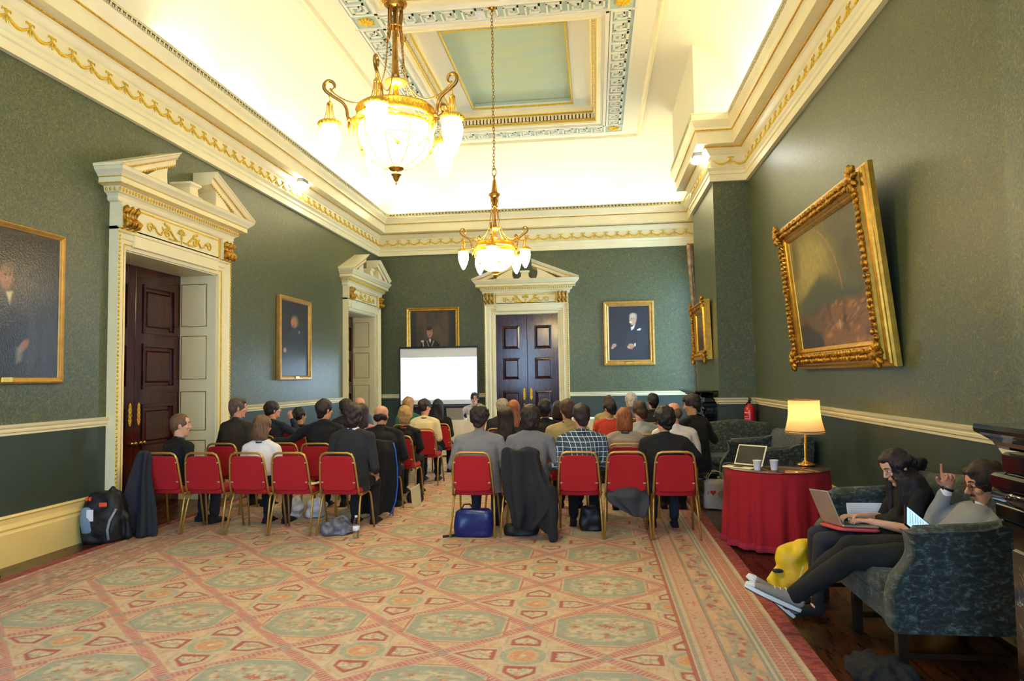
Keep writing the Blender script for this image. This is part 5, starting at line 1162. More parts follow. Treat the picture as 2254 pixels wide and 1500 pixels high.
# ================================================================ sofas
def sofa(label, loc, rz, width, seats=2, legs=3, group=None):
    """local: x across the width, y forward (front at +y), back at y=0"""
    t = thing('sofa', label, 'sofa', loc, rz); hw = width/2; D = .80
    m = MB(); m.smooth = True          # seat rail, camel back
    m.bbox((-hw+.06, .06, .24), (hw-.06, D-.02, .44), .03); fr = m.build('seat_frame', M_VELVET, t)
    m = MB(); rg = []
    for (k, z) in ((.985, .40), (1, .415), (1, .47), (.985, .495), (.93, .51), (.7, .515)):
        ring = []
        for i in range(44):
            a = 2*PI*i/44; cx = math.copysign(abs(math.cos(a))**.22, math.cos(a)); sy = math.copysign(abs(math.sin(a))**.22, math.sin(a)); ring.append((cx*(hw-.12)*k, .46+sy*.335*k, z))
        rg.append(ring)
    m.loft(rg, smooth=True); m.build('seat_cushion', M_VELVET, t)
    m = MB(); rg = []
    n = 28
    for i in range(n+1):
        u = i/n; x = -hw+.02+u*(width-.04); h = .93+.05*math.exp(-((u-.5)/.22)**2)-.02*math.cos(2*PI*u*1.0)*0; e = min(1, min(u, 1-u)/.04+.6)
        ring = [(x, .10, .24), (x, .04, .25), (x, .0, .5), (x, -.03, .8), (x, -.03, h-.04), (x, 0, h), (x, .05, h+.008), (x, .10, h-.02), (x, .13, h-.10), (x, .17, .6), (x, .20, .45), (x, .18, .25)]
        rg.append(ring)
    m.loft(rg, smooth=True); m.build('backrest', M_VELVET, t)
    for sx in (-1, 1):
        m = MB(); m.smooth = True
        out = [(D-.02, .24), (D+.0, .27), (D+.0, .36), (D-.005, .45), (D-.035, .53), (D-.09, .60), (D-.12, .66), (D-.115, .74), (D-.10, .78), (D-.13, .775), (D-.20, .785), (D-.35, .79), (.30, .80), (.20, .83), (.12, .85), (.05, .87), (.02, .87), (.02, .24)]
        out = [(q_.x, max(.24, q_.y)) for q_ in crv([(a_, b_, 0) for a_, b_ in out[2:-1]], 4)]; out = [(D-.02, .24), (D+.0, .27)]+out+[(.02, .24)]; rg = []
        for d, k in ((0, .95), (.004, .975), (.015, .993), (.035, 1.0), (.085, 1.0), (.105, .993), (.116, .975), (.12, .95)):
            cy, cz = .42, .62; rg.append([(sx*(hw-.12+d), cy+(y-cy)*k, max(.24, cz+(z-cz)*k) if z > .25 else .24) for y, z in out])
        m.loft(rg, smooth=False)
        a = m.build('arm', M_VELVET, t)
        m = MB(); m.tube([(sx*(hw-.065), D-.17, .742), (sx*(hw-.065), .28, .765), (sx*(hw-.065), .10, .80)], [.066, .060, .055], 14); m.ell((sx*(hw-.065), D-.165, .737), (.066, .03, .062), None, 14, 9); m.build('arm_roll', M_VELVET, a)
    xs = [-hw+.07+(width-.14)*i/(legs-1) for i in range(legs)]
    for x in xs:
        for y, k in ((D-.07, 1), (.10, .8)):
            m = MB(); w = .026; m.loft([[(x-w*q, y-w*q, z), (x+w*q, y-w*q, z), (x+w*q, y+w*q, z), (x-w*q, y+w*q, z)] for q, z in ((.85, 0), (1, .02), (.95, .1), (1, .24))]); m.build('leg', M_WOODK, t)
    m = MB(); m.box((-hw+.07, .09, .09), (hw-.07, .115, .12)); 
    for x in xs: m.box((x-.013, .10, .09), (x+.013, D-.07, .12))
    m.build('stretcher', M_WOODK, t); return t
near_sofa = sofa('green crushed velvet settee that the woman and the man with glasses sit on', (2.36, 4.69, 0), R(90), 1.42)
sofa('dark green velvet sofa by the far fireplace behind the red-clothed table', (2.05, 10.55, 0), R(172), 1.35)
sofa('dark green velvet sofa with its end arm just behind the open cream laptop', (2.40, 8.75, 0), R(90), 1.35)
# ================================================================ people
def skinmat(name, c): return mat(name, c, .5, var=.05, vscale=30)
SK = dict(pale=skinmat('skin_pale', 'd8a284'), fair=skinmat('skin_fair', 'cf9273'), tan=skinmat('skin_tan', 'b07850'), asian=skinmat('skin_warm', 'c08e68'))
def hairmat(name, c, c2): return mat('hair_'+name, c, .48, col2=c2, vscale=34, stretch=(3, 3, .35), bump=.7, bscale=70)
HM = dict(black=hairmat('black', '090708', '1b1413'), dark=hairmat('dark_brown', '160c08', '33201a'), brown=hairmat('brown', '2c1a10', '54341d'), midbrown=hairmat('mid_brown', '49311d', '7d5a38'), ginger=hairmat('ginger', '6e3718', 'a8622c'), blond=hairmat('blond', '8a6430', 'c9a064'), grey=hairmat('grey', '6a5f50', 'a89c88'), white=hairmat('white', 'b5afa2', 'e8e2d6'), greybrown=hairmat('grey_brown', '3a2c22', '6b5a48'))
def cloth(name, c, var=.1, c2=None, rough=.9, sc=9, stretch=(1, 1, 1), bump=.55):
    return mat('cloth_'+name, c, rough, var=var, vscale=sc, col2=c2, bump=bump, bscale=14, stretch=stretch)
def plaid():
    m = bpy.data.materials.new('cloth_plaid'); m.use_nodes = True; nt = m.node_tree; b = nt.nodes['Principled BSDF']; L = nt.links.new
    tc = N(nt, 'ShaderNodeTexCoord'); sp = N(nt, 'ShaderNodeSeparateXYZ'); L(tc.outputs['Object'], sp.inputs[0])
    def stripes(src, period, width, phase):
        a = N(nt, 'ShaderNodeMath', operation='MULTIPLY_ADD'); L(src, a.inputs[0]); a.inputs[1].default_value = 1/period; a.inputs[2].default_value = phase
        f = N(nt, 'ShaderNodeMath', operation='FRACT'); L(a.outputs[0], f.inputs[0]); g = N(nt, 'ShaderNodeMath', operation='LESS_THAN'); L(f.outputs[0], g.inputs[0]); g.inputs[1].default_value = width; return g.outputs[0]
    xs = N(nt, 'ShaderNodeMath', operation='ADD'); L(sp.outputs['X'], xs.inputs[0]); yy = N(nt, 'ShaderNodeMath', operation='MULTIPLY'); L(sp.outputs['Y'], yy.inputs[0]); yy.inputs[1].default_value = .6; L(yy.outputs[0], xs.inputs[1])
    cur = None
    def mixc(fac, col, base):
        mx = N(nt, 'ShaderNodeMix', data_type='RGBA'); L(fac, mx.inputs[0]); mx.inputs[7].default_value = (*lin(col), 1)
        if base is None: mx.inputs[6].default_value = (*lin('1b2838'), 1)
        else: L(base, mx.inputs[6])
        return mx.outputs[2]
    for src in (xs.outputs[0], sp.outputs['Z']): cur = mixc(stripes(src, .052, .5, .0), '31465a', cur)
    for src in (xs.outputs[0], sp.outputs['Z']): cur = mixc(stripes(src, .052, .13, .35), 'c2c8c6', cur)
    L(cur, b.inputs['Base Color']); b.inputs['Roughness'].default_value = .9; return m
CM = dict(black=cloth('black', '0b0b0e'), black2=cloth('black_soft', '131317'), tweed=cloth('brown_tweed', '231c15', c2='362d22', sc=220, bump=.3), white=cloth('white', 'dcd8d4', .03), navy=cloth('navy', '141a28'), suit=cloth('dark_suit', '0e0d13'), charcoal=cloth('charcoal', '222327'),
 pink=cloth('pink', 'b57a7c'), blue=cloth('pale_blue', '5c6c8c'), green=cloth('green_scarf', '2c6a55'), cream=cloth('cream_knit', 'c9b98c', c2='d8caa0', sc=30, stretch=(.3, .3, 3)), greyblazer=cloth('grey_blazer', '77767a', .06, bump=.4), greyknit=cloth('grey_knit', '6c6b70', .06), beige=cloth('beige_coat', 'a08e64', .08),
 plaid=plaid(), taupe=cloth('taupe_stripe', '8f8074', c2='a19386', sc=18, stretch=(.3, .3, 5)), denim=cloth('light_denim', '9aa0a4', .06), redblack=cloth('red', 'a8301e'), olive=cloth('dark_olive', '1d1b12'), offwhite=cloth('off_white', 'd5cfc8', .03), jeans=cloth('jeans', '1e2738'), trousers=cloth('dark_trousers', '17171b'), greytights=cloth('charcoal_tights', '26252b', .05, bump=.15), greyjacket=cloth('grey_jersey', '85878c', .06, bump=.4), blackcloth=cloth('black_wool', '08080a'), cuffw=cloth('collar_white', 'e6e6ea', .02, bump=.1), stripes=cloth('pale_check', 'c4b4b4', .06))

def headframe(c, yaw=0, pitch=0, roll=0, base=0, s=1.):      # base/yaw in degrees about z (0 = faces +y, positive = to the left)
    M = Matrix.Translation(c) @ Matrix.Rotation(R(base+yaw), 4, 'Z') @ Matrix.Rotation(R(pitch), 4, 'X') @ Matrix.Rotation(R(roll), 4, 'Y') @ Matrix.Scale(s, 4); return M
HEADP = [(-.117, .050, .010, .022), (-.110, .064, .000, .036), (-.095, .072, -.012, .047), (-.075, .075, -.030, .055), (-.05, .077, -.055, .061), (-.02, .078, -.080, .068), (.01, .080, -.095, .074), (.04, .086, -.101, .077), (.068, .080, -.097, .073), (.09, .062, -.08, .060), (.106, .036, -.055, .042), (.115, .010, -.03, .022)]
def add_head(mb, M, nose=1.):
    old = mb.X; mb.X = M; rg = []
    for z, f, b, w in HEADP:
        cy, ry = (f+b)/2, (f-b)/2; ring = []
        for i in range(24):
            a = 2*PI*i/24; ring.append((w*math.copysign(abs(math.cos(a))**.9, math.cos(a)), cy+ry*math.copysign(abs(math.sin(a))**.9, math.sin(a)), z))
        rg.append(ring)
    mb.loft(rg, True, True, True)
    mb.cap([(0, .080, .028), (0, .092, .002), (0, .103*nose, -.018)], [.007, .009, .011], 8); mb.ell((0, .094, -.026), (.017, .012, .009), None, 10, 6)
    for s in (-1, 1):
        mb.ell((s*.077, -.008, -.002), (.009, .020, .031), Matrix.Rotation(s*.25, 3, 'Z'), 10, 7); mb.ell((s*.079, -.010, -.026), (.007, .011, .012), None, 8, 5)
        mb.cap([(s*.012, .084, .034), (s*.045, .070, .036)], [.007, .007], 8); mb.ell((s*.040, .062, -.018), (.024, .020, .018), None, 10, 6)
    mb.ell((0, .079, -.052), (.024, .011, .007), None, 10, 5); mb.ell((0, .077, -.066), (.020, .011, .008), None, 10, 5); mb.ell((0, .068, -.100), (.024, .018, .018), None, 10, 6)
    mb.X = old
def add_hand(mb, wrist, d, nrm, side, curl=.5, spread=.1, s=1., thumb=.6, fingers=(1, 1, 1, 1)):
    """d: direction of the palm, nrm: direction the palm faces, side: towards the thumb"""
    w = Vector(wrist); d = Vector(d).normalized(); nrm = Vector(nrm); nrm = (nrm-d*nrm.dot(d)).normalized(); lat = nrm.cross(d); 
    if lat.dot(Vector(side)) < 0: lat = -lat
    mb.cap([w-d*.01*s, w+d*.03*s, w+d*.06*s, w+d*.085*s], [(.024*s, .017*s), (.033*s, .015*s), (.038*s, .0145*s), (.037*s, .012*s)], 12, up=lat)
    L = (.072, .080, .074, .058)
    for k in range(4):
        o = (.030-.020*k)*s; base = w+d*(.088-.004*abs(k-1.2))*s+lat*o; c = curl*fingers[k]; l = L[k]*s; r = (.0092-.0006*(k == 3)-.0003*k)*s
        p = base; pts = [p-d*.012*s]; ang = 0; dl = lat*(spread*(1.5-k)*.5)
        pts.append(p)
        for seg, (f, dc) in enumerate(((.45, .75), (.31, .95), (.24, .6))):
            ang += c*dc*1.35; v = (d*math.cos(ang)+nrm*math.sin(ang)+dl).normalized(); p = p+v*l*f; pts.append(p)
        mb.cap(pts, [r, r, r*.97, r*.9, r*.8], 8)
    b = w+d*.02*s+lat*.026*s; v1 = (d*.6+lat*.75+nrm*.25).normalized(); v2 = (d*.85+lat*.25+nrm*thumb).normalized(); p1 = b+v1*.036*s; p2 = p1+v2*.032*s; p3 = p2+(v2+nrm*thumb*.5).normalized()*.026*s
    mb.cap([b-v1*.01, b, p1, p2, p3], [.013*s, .014*s, .0115*s, .0105*s, .009*s], 8)
def hairstyle(mb, M, style):
    old = mb.X; mb.X = M
    E_ = lambda c, r, rot=None: mb.ell(c, r, rot, 16, 10)
    if style in ('short', 'curly', 'side', 'young'):
        g = 1.0 if style != 'curly' else 1.10
        E_((0, -.018, .034), (.092*g, .106*g, .100*g)); E_((0, -.048, -.005), (.086*g, .068*g, .080)); mb.cap([(0, -.054, -.03), (0, -.056, -.080)], [(.070, .044), (.054, .032)], 12, up=(1, 0, 0))
        for s in (-1, 1): mb.cap([(s*.070, .012, .04), (s*.073, .010, -.005)], [.016, .007], 8)
        if style == 'side': E_((.015, .045, .085), (.065, .045, .030)); E_((0, .01, .10), (.07, .07, .028))
        if style == 'young': E_((0, .045, .075), (.070, .045, .036)); E_((0, -.02, .05), (.093, .100, .082)); 
        if style == 'curly':
            r = random.Random(3)
            for i in range(46):
                a = r.uniform(0, 2*PI); e = r.uniform(-.25, 1.45); p = (.088*math.cos(a)*math.cos(e), -.014+.098*math.sin(a)*math.cos(e), .030+.096*math.sin(e))
                if p[1] > .065 and p[2] < .07: continue
                E_(p, (.022, .022, .020))
    elif style == 'crop':
        E_((0, -.018, .032), (.0875, .101, .0965)); E_((0, -.047, -.008), (.082, .064, .075)); mb.cap([(0, -.052, -.03), (0, -.054, -.075)], [(.064, .042), (.05, .030)], 12, up=(1, 0, 0))
    elif style == 'bald':
        E_((0, -.026, -.020), (.0815, .0885, .062))
    elif style == 'bob':
        E_((0, -.014, .030), (.093, .107, .101)); mb.loft([[(w*math.cos(a), -.025+d*math.sin(a)*(1 if math.sin(a) < 0 else .45), z) for a in [2*PI*i/20 for i in range(20)]] for z, w, d in ((.05, .086, .088), (.0, .092, .090), (-.05, .097, .088), (-.10, .096, .080), (-.135, .088, .066), (-.15, .06, .04))])
        E_((0, .035, .085), (.06, .045, .03))
    elif style in ('long', 'longwavy'):
        E_((0, -.014, .030), (.093, .107, .101)); mb.loft([[(w*math.cos(a), y-.0+d*math.sin(a)*(1 if math.sin(a) < 0 else .55), z) for a in [2*PI*i/20 for i in range(20)]] for z, w, d, y in ((.05, .086, .088, -.025), (.0, .093, .090, -.025), (-.06, .100, .082, -.03), (-.13, .108, .062, -.045), (-.20, .108, .045, -.062), (-.27, .098, .034, -.072), (-.33, .075, .024, -.078), (-.36, .03, .012, -.08))])
        E_((0, .035, .085), (.06, .045, .03))
    elif style == 'mop':       # fuller hair to the collar
        E_((0, -.018, .034), (.099, .110, .104)); mb.loft([[(w*math.cos(a), -.025+d*math.sin(a)*(1 if math.sin(a) < 0 else .4), z) for a in [2*PI*i/20 for i in range(20)]] for z, w, d in ((.05, .094, .094), (.0, .100, .094), (-.06, .095, .085), (-.11, .078, .066), (-.135, .05, .04))])
    elif style == 'updo':
        E_((0, -.018, .034), (.090, .104, .099)); E_((0, -.045, -.005), (.082, .066, .075)); E_((0, -.075, -.045), (.035, .032, .035)); mb.cap([(.0, -.08, .06), (.0, -.10, .0), (0, -.08, -.06)], [.02, .026, .02], 10)
    elif style == 'ponytail':
        E_((0, -.018, .034), (.090, .104, .099)); E_((0, -.045, -.005), (.082, .066, .075)); mb.cap([(0, -.09, .03), (0, -.13, .01), (0, -.125, -.10), (0, -.11, -.22)], [.028, .034, .034, .012], 10)
    mb.X = old

def eyes(M, root, iris='3a2414', brow=None):
    m = MB(); m.X = M
    for s in (-1, 1): m.ell((s*.031, .0725, .012), (.0115, .0100, .0068), None, 12, 8)
    e = m.build('eyes', mat('eye_white', 'cfc6bf', .25), root); m = MB(); m.X = M
    for s in (-1, 1): m.ell((s*.031, .0800, .0115), (.0050, .0035, .0050), None, 10, 6)
    m.build('irises', mat('iris_'+iris, iris, .15), e)
    m = MB(); m.X = M; m.cap([(-.018, .0845, -.058), (0, .0895, -.057), (.018, .0845, -.058)], [.003, .0052, .003], 8); m.build('lips', mat('lips', 'a3564c', .5), root)
    if brow:
        m = MB(); m.X = M
        for s in (-1, 1): m.cap([(s*.014, .0885, .036), (s*.032, .084, .041), (s*.048, .072, .036)], [.0035, .0045, .0025], 6)
        m.build('eyebrows', brow, root)
def glasses(M, root, m_=None):
    m_ = m_ or M_BLACK; m = MB(); m.X = M
    for s in (-1, 1):
        m.torus((s*.034, .094, .010), .019, .0022, 18, 6, Matrix.Rotation(R(90), 3, 'X') @ Matrix.Diagonal((1.15, .9, 1))); m.tube([(s*.055, .092, .014), (s*.074, .07, .014), (s*.082, .0, .012), (s*.080, -.02, .0)], .0022, 6)
    m.tube([(-.014, .096, .014), (.014, .096, .014)], .0022, 6); return m.build('glasses', m_, root)

def torso_rings(mb, S, e=0.):
    """S: list of (centre, half-width, half-depth); lateral and forward axes come from the figure frame set in mb.X"""
    rg = []
    for (c, rx, ry) in S:
        c = Vector(c); rg.append([(c.x+(rx+e)*math.copysign(abs(math.cos(a))**.8, math.cos(a)), c.y+(ry+e)*math.copysign(abs(math.sin(a))**.8, math.sin(a)), c.z) for a in [2*PI*i/22 for i in range(22)]])
    mb.loft(rg, True, True, True)

PG = []
ARMS = {'lap': ((.235, .03, .70), (.115, .27, .625)), 'side': ((.25, -.02, .70), (.20, .20, .62)), 'up': ((.24, .10, .74), (.10, .26, .90)), 'crossed': ((.23, .10, .76), (.02, .20, .80)), 'hang': ((.24, -.02, .72), (.25, .04, .50))}
def person(label, x, y, top, face=0, yaw=0, pitch=-4, roll=0, skin='fair', hair=('short', 'dark'), topm='black', legm='trousers', w=1., arms=('lap', 'lap'), lean=.03, collar=None, lanyard=None, group=None, vox=.011, seat=.47, neck=None, sleeve=1., showeyes=True, bulk=1., longhem=False, brow=True, glass=False, chairlb=None, chairdx=0., chairrz=0., shoes='black2', hscale=1.05):
    root = thing('person', label, 'person', (x, y, 0), 0, group); F = Matrix.Translation((x, y, 0)) @ Matrix.Rotation(R(face), 4, 'Z')
    sh = top-.335; loc = (x, y, 0)
    hc = V(lean*1.25+0, 0, 0); hc = V(0, lean*1.3+.015, top-.118*hscale); H = F @ headframe(hc, yaw, pitch, roll, 0, hscale)
    nb = V(0, lean-.012, sh+.035)
    tz = [.45, .52, .60, .70, .82, sh-.10, sh-.03, sh+.015, sh+.04]
    S = []
    for z in tz:
        t = (z-.5)/(sh-.5); yy = lean*t-.02*(1-abs(2*t-1)); k = [(.0, .17, .12), (.15, .172, .125), (.3, .158, .115), (.5, .150, .108), (.72, .162, .110), (.85, .176, .110), (.95, .166, .095), (1.03, .115, .072), (1.08, .07, .058)]
        ws = np.interp(t, [q[0] for q in k], [q[1] for q in k])*w*(bulk if t < .9 else 1); ds = np.interp(t, [q[0] for q in k], [q[2] for q in k])*(.5+.5*w)*bulk; S.append(((0, yy, z), float(ws), float(ds)))
    sx = .178*w; shp = [V(s*sx, lean*.97-.005, sh-.022) for s in (-1, 1)]
    def armpts(i):
        s = (-1, 1)[i]; a = arms[i]
        if isinstance(a, str): e, r_ = ARMS[a]; e = V(s*e[0]*max(w, .9), e[1], e[2]); r_ = V(s*r_[0], r_[1], r_[2])
        else: e, r_ = Vector(a[0]), Vector(a[1])
        return [shp[i], e, r_]
    A = [armpts(0), armpts(1)]
    # body
    mb = MB(); mb.X = F; torso_rings(mb, S, -.014)
    for i in (0, 1):
        a, e, r_ = A[i]; mb.cap([a, (a+e)/2, e], [.048, .043, .036], 10); mb.cap([e, e.lerp(r_, .35), r_], [.037, .036, .024], 10)
        d = (r_-e).normalized(); hd = (d+V(0, .1, -.25)).normalized() if isinstance(arms[i], str) and arms[i] != 'up' else d
        add_hand(mb, r_, hd, V(0, .0, -1) if abs(hd.z) < .8 else V(0, 1, 0), V((1, -1)[i], 0, 0), .55 if vox > .009 else .45, .15, 1.)
        s = (-1, 1)[i]; mb.cap([V(s*.09, .03, .53), V(s*.10, .25, .53), V(s*.115, .44, .50)], [.078, .068, .056], 12); mb.cap([V(s*.115, .44, .50), V(s*.115, .42, .30), V(s*.115, .40, .11)], [.054, .050, .036], 12); mb.cap([V(s*.115, .37, .055), V(s*.12, .50, .04)], [.034, .028], 10)
    mb.cap([nb-V(0, 0, .04), V(0, lean*1.15, sh+.08), hc+V(0, -.03, -.06)], [.058*w, .053, .055], 12)
    mb.X = None; add_head(mb, H)
    remesh(mb, 'body', SK[skin], vox, 2, root, loc)
    # top
    mb = MB(); mb.X = F; SS = [s_ for s_ in S[:-1]]
    if longhem: SS = [((0, -.01, .44), .20*w, .15)]+SS
    torso_rings(mb, SS, .013)
    for i in (0, 1):
        a, e, r_ = A[i]; mb.cap([a+V(-(-1, 1)[i]*.03, 0, 0), a, (a+e)/2, e], [.06, .066, .058, .050], 12)
        if sleeve > .6: mb.cap([e, e.lerp(r_, .45), e.lerp(r_, .93)], [.050, .047, .036], 12)
        mb.cap([a, nb+V((-1, 1)[i]*.05*w, 0, -.004)], [.060, .050], 12)
    mb.cap([nb+V(0, 0, -.03), nb+V(0, .006, .012)], [.068*w, .060*w], 12)
    remesh(mb, 'top', CM[topm] if isinstance(topm, str) else topm, .012, 2, root, loc, (.012, 9, 1))
    mb = MB(); mb.X = F
    for s in (-1, 1):
        mb.cap([V(s*.09, .0, .535), V(s*.10, .25, .535), V(s*.115, .44, .505)], [.094, .082, .068], 12); mb.cap([V(s*.115, .44, .505), V(s*.115, .42, .30), V(s*.115, .41, .13)], [.066, .060, .055], 12)
    torso_rings(mb, [((0, -.02, .45), .16*w, .11), ((0, -.02, .52), .18*w, .13), ((0, -.02, .62), .166*w, .125)], .0)
    remesh(mb, 'trousers', CM[legm], .014, 2, root, loc, (.010, 10, 1))
    for s in (-1, 1):
        mb = MB(); mb.X = F; mb.cap([V(s*.115, .355, .05), V(s*.117, .43, .05), V(s*.122, .54, .036)], [(.040, .040), (.042, .042), (.040, .026)], 12, up=(1, 0, 0)); mb.cap([V(s*.115, .385, .10), V(s*.115, .39, .05)], [.036, .04], 10)
        mb.box((s*.118-.04, .33, .012), (s*.118+.04, .60, .03)); remesh(mb, 'shoe', CM[shoes], .009, 1, root, loc)
    if hair:
        mb = MB(); hairstyle(mb, H, hair[0]); remesh(mb, 'hair', HM[hair[1]], .0085, 1, root, loc, (.012 if hair[0] != 'crop' else .003, 26 if hair[0] in ('curly', 'mop') else 17, .45 if hair[0] in ('long', 'bob', 'longwavy') else .9))
    if collar:
        mb = MB(); mb.X = F
        pts = [nb+V(.060*math.cos(a)*w, .012+.056*math.sin(a), .024+.006*math.cos(a*2)) for a in [2*PI*i/20 for i in range(21)]]; mb.tube(pts, (.020, .007), 8, up=(0, 0, 1)); mb.build('collar', CM[collar], root).location = V(0, 0, 0)-Vector(loc)
    if lanyard:
        mb = MB(); mb.X = F
        pts = [nb+V(.067*math.cos(a)*w, .010+.066*math.sin(a), .012-.03*max(0, math.sin(a))) for a in [PI*1.0+PI*i/14 for i in range(15)]]; mb.tube(pts, (.009, .004), 6, up=(0, 0, 1)); mb.build('lanyard', mat('lanyard_'+lanyard, lanyard, .7), root).location = V(0, 0, 0)-Vector(loc)
    if showeyes:
        n0 = set(o.name for o in COL.objects); eyes(H, root, brow=HM[hair[1]] if hair and brow else None)
        if glass: glasses(H, root)
        for o in list(COL.objects):
            if o.name not in n0 and o.parent == root: o.location = V(0, 0, 0)-Vector(loc)
    if chairlb: chair(x+chairdx, y-.02, face+chairrz, chairlb)
    return root
DX = 0
AUD = 'audience seated facing the screen'
def P_(lb, px_, y, ztop, **k): k.setdefault('group', AUD); return person(lb, px_, y, ztop, **k)
# ---- rear row, left to right
P_("man with cropped brown hair in a black jumper at the left door", -4.72, 7.25, 1.29, face=-25, yaw=-35, hair=('crop', 'midbrown'), topm='black', collar='blue', skin='pale', arms=('lap', 'lap'), w=.98)
P_('woman with a light brown bob in a white cardigan, rear row left', -3.70, 7.22, 1.268, hair=('bob', 'midbrown'), topm='white', legm='black', w=.90, bulk=.95, lean=.02, lanyard='2b2f4a', yaw=-8)
P_('dark-haired man in a charcoal jumper over a white collar, rear row beside the aisle', -2.66, 7.25, 1.385, hair=('mop', 'dark'), topm='charcoal', legm='trousers', collar='cuffw', lanyard='1c2a6a', w=1.05, yaw=-12, arms=('side', 'side'))
P_('curly dark-haired man in a light grey blazer, rear row right of the aisle', -1.25, 7.25, 1.345, hair=('curly', 'dark'), topm='greyblazer', legm='jeans', w=1.16, bulk=1.1, longhem=True, pitch=-12, arms=(((-.30, .0, .72), (-.14, .24, .66)), ((.30, .0, .72), (.14, .24, .66))))
P_('woman with a dark bob in a grey jumper with a coat over her chair back', -.70, 7.25, 1.345, hair=('mop', 'dark'), topm='greyknit', legm='black', w=1.10, pitch=-10, arms=(((-.29, .0, .72), (-.14, .24, .66)), ((.29, .0, .72), (.14, .24, .66))))
P_('man with short dark hair in a navy and white plaid shirt', -.16, 7.25, 1.352, hair=('short', 'dark'), topm='plaid', legm='trousers', w=1.10, pitch=-16, yaw=10, lanyard='23253a', arms=(((-.27, .0, .72), (-.14, .24, .66)), ((.27, .0, .72), (.14, .24, .66))), longhem=True)
P_('dark curly-haired man in a black jacket at the right end of the rear row', .70, 7.25, 1.315, hair=('curly', 'black'), topm='black2', legm='jeans', w=1.10, yaw=25, pitch=-8, glass=True, arms=(((-.27, .0, .72), (-.14, .24, .66)), ((.33, .05, .80), (.30, .25, .66))))
# ---- second row
P_('grey-brown haired man in a brown tweed jacket looking right, by the left door', -4.60, 8.3, 1.435, face=-20, yaw=-38, hair=('side', 'greybrown'), topm='tweed', collar='blue', w=1.18, bulk=1.05, arms=('side', 'lap'), skin='fair')
P_('man with greying dark hair in a dark suit with one arm over the empty chair', -3.40, 8.25, 1.405, yaw=-32, pitch=-6, hair=('short', 'dark'), topm='suit', w=1.15, lanyard='1c2450', collar='suit', arms=(((-.42, -.06, .90), (-.62, -.18, .92)), 'lap'))
P_('bald man in a black suit jacket with broad shoulders beside the aisle', -2.68, 8.3, 1.325, hair=('bald', 'dark'), topm='suit', w=1.28, bulk=1.15, yaw=-14, arms=('side', 'side'), skin='fair', brow=False)
P_('woman with straight dark hair in a black jacket behind the grey blazer', -1.10, 8.3, 1.285, hair=('long', 'dark'), topm='black', w=1.0)
P_('man with cropped brown hair in a beige coat left of the plaid shirt', -.35, 8.3, 1.37, yaw=14, pitch=-14, hair=('short', 'brown'), topm='beige', w=1.12, collar='charcoal')
P_('woman with a copper brown bob in a striped taupe cardigan', .33, 8.2, 1.272, hair=('bob', 'ginger'), topm='taupe', w=.98, lanyard='2b2f5a', bulk=.95)
P_('bald man in a white shirt bending down near the far sofa', .92, 8.3, 1.322, hair=('bald', 'midbrown'), topm='offwhite', w=1.12, yaw=25, pitch=-24, brow=False)
P_('young man with a dark bowl cut in a dark olive hoodie turned to the left', 1.22, 8.75, 1.405, face=40, yaw=35, pitch=-14, hair=('young', 'dark'), topm='olive', w=1.05, skin='asian', arms=(((-.20, .22, .82), (-.1, .40, .78)), ((.36, .02, .82), (.50, .22, .84))))
# ---- third row
P_('man with dark hair in a dark blue jacket resting his hand on his chin', -4.62, 9.3, 1.36, face=-12, yaw=-35, pitch=6, hair=('short', 'dark'), topm='navy', w=1.05, collar='blue', vox=.0085, arms=('lap', ((.34, .22, .86), (.20, .22, 1.10))))
P_('woman with wavy dark hair in a pink top left of the bald man', -3.28, 9.3, 1.31, hair=('longwavy', 'dark'), topm='pink', w=.95)
P_('woman with short golden hair in a black top with an orange lanyard', -2.66, 9.3, 1.265, hair=('mop', 'blond'), topm='black', w=.95, lanyard='c2501c', bulk=.9, pitch=-12, hscale=.97)
P_('woman with ginger blonde hair in front of the dark bobs', -1.15, 9.5, 1.325, hair=('longwavy', 'ginger'), topm='black2', w=.95, yaw=-12)
P_('black-haired man in a black jacket left of the beige coat', -.70, 9.4, 1.34, hair=('short', 'black'), topm='black', w=1.06, skin='tan')
P_('man with red-brown hair in a pale denim shirt leaning left', .58, 9.3, 1.295, hair=('short', 'brown'), topm='denim', w=1.15, yaw=30, pitch=-18, roll=-6)
# ---- further rows
P_('black-haired woman with a ponytail in black near the left wall', -4.65, 10.3, 1.225, hair=('ponytail', 'black'), topm='black', w=.92, yaw=-28, skin='asian')
P_('woman with pinned-up dark hair in a cream knitted vest beside the aisle', -2.68, 10.5, 1.33, hair=('updo', 'dark'), topm='cream', w=1.0, yaw=-34, pitch=-8, sleeve=0, arms=('side', ((.24, .02, .72), (.14, .26, .74))), lanyard='2c2a38', legm='black')
P_('man with dark hair just showing behind the dark suited man', -3.92, 10.4, 1.352, hair=('short', 'dark'), topm='charcoal', yaw=-40, glass=True)
P_('grey and brown haired person behind the dark-haired women', -1.45, 10.5, 1.32, hair=('side', 'grey'), topm='black2', w=1.0)
P_('woman with dark brown shoulder-length hair left of the beige coat, further forward', -.57, 10.4, 1.28, hair=('bob', 'dark'), topm='black2', w=.95)
P_('man with black hair in a red and black jumper reading', .20, 10.3, 1.288, hair=('short', 'dark'), topm='redblack', w=1.02, yaw=32, pitch=-18, collar='denim', skin='asian', glass=True)
P_('bald man in a pale blue shirt near the far left door', -4.10, 11.5, 1.348, hair=('bald', 'grey'), topm='blue', w=1.02, brow=False, yaw=-20)
P_('woman with long straight blonde hair and a green scarf', -3.22, 11.5, 1.348, hair=('long', 'blond'), topm='green', w=.9, yaw=-10)
P_('woman with long black hair in black at the front of the aisle', -2.70, 11.5, 1.295, hair=('longwavy', 'black'), topm='black', w=.98)
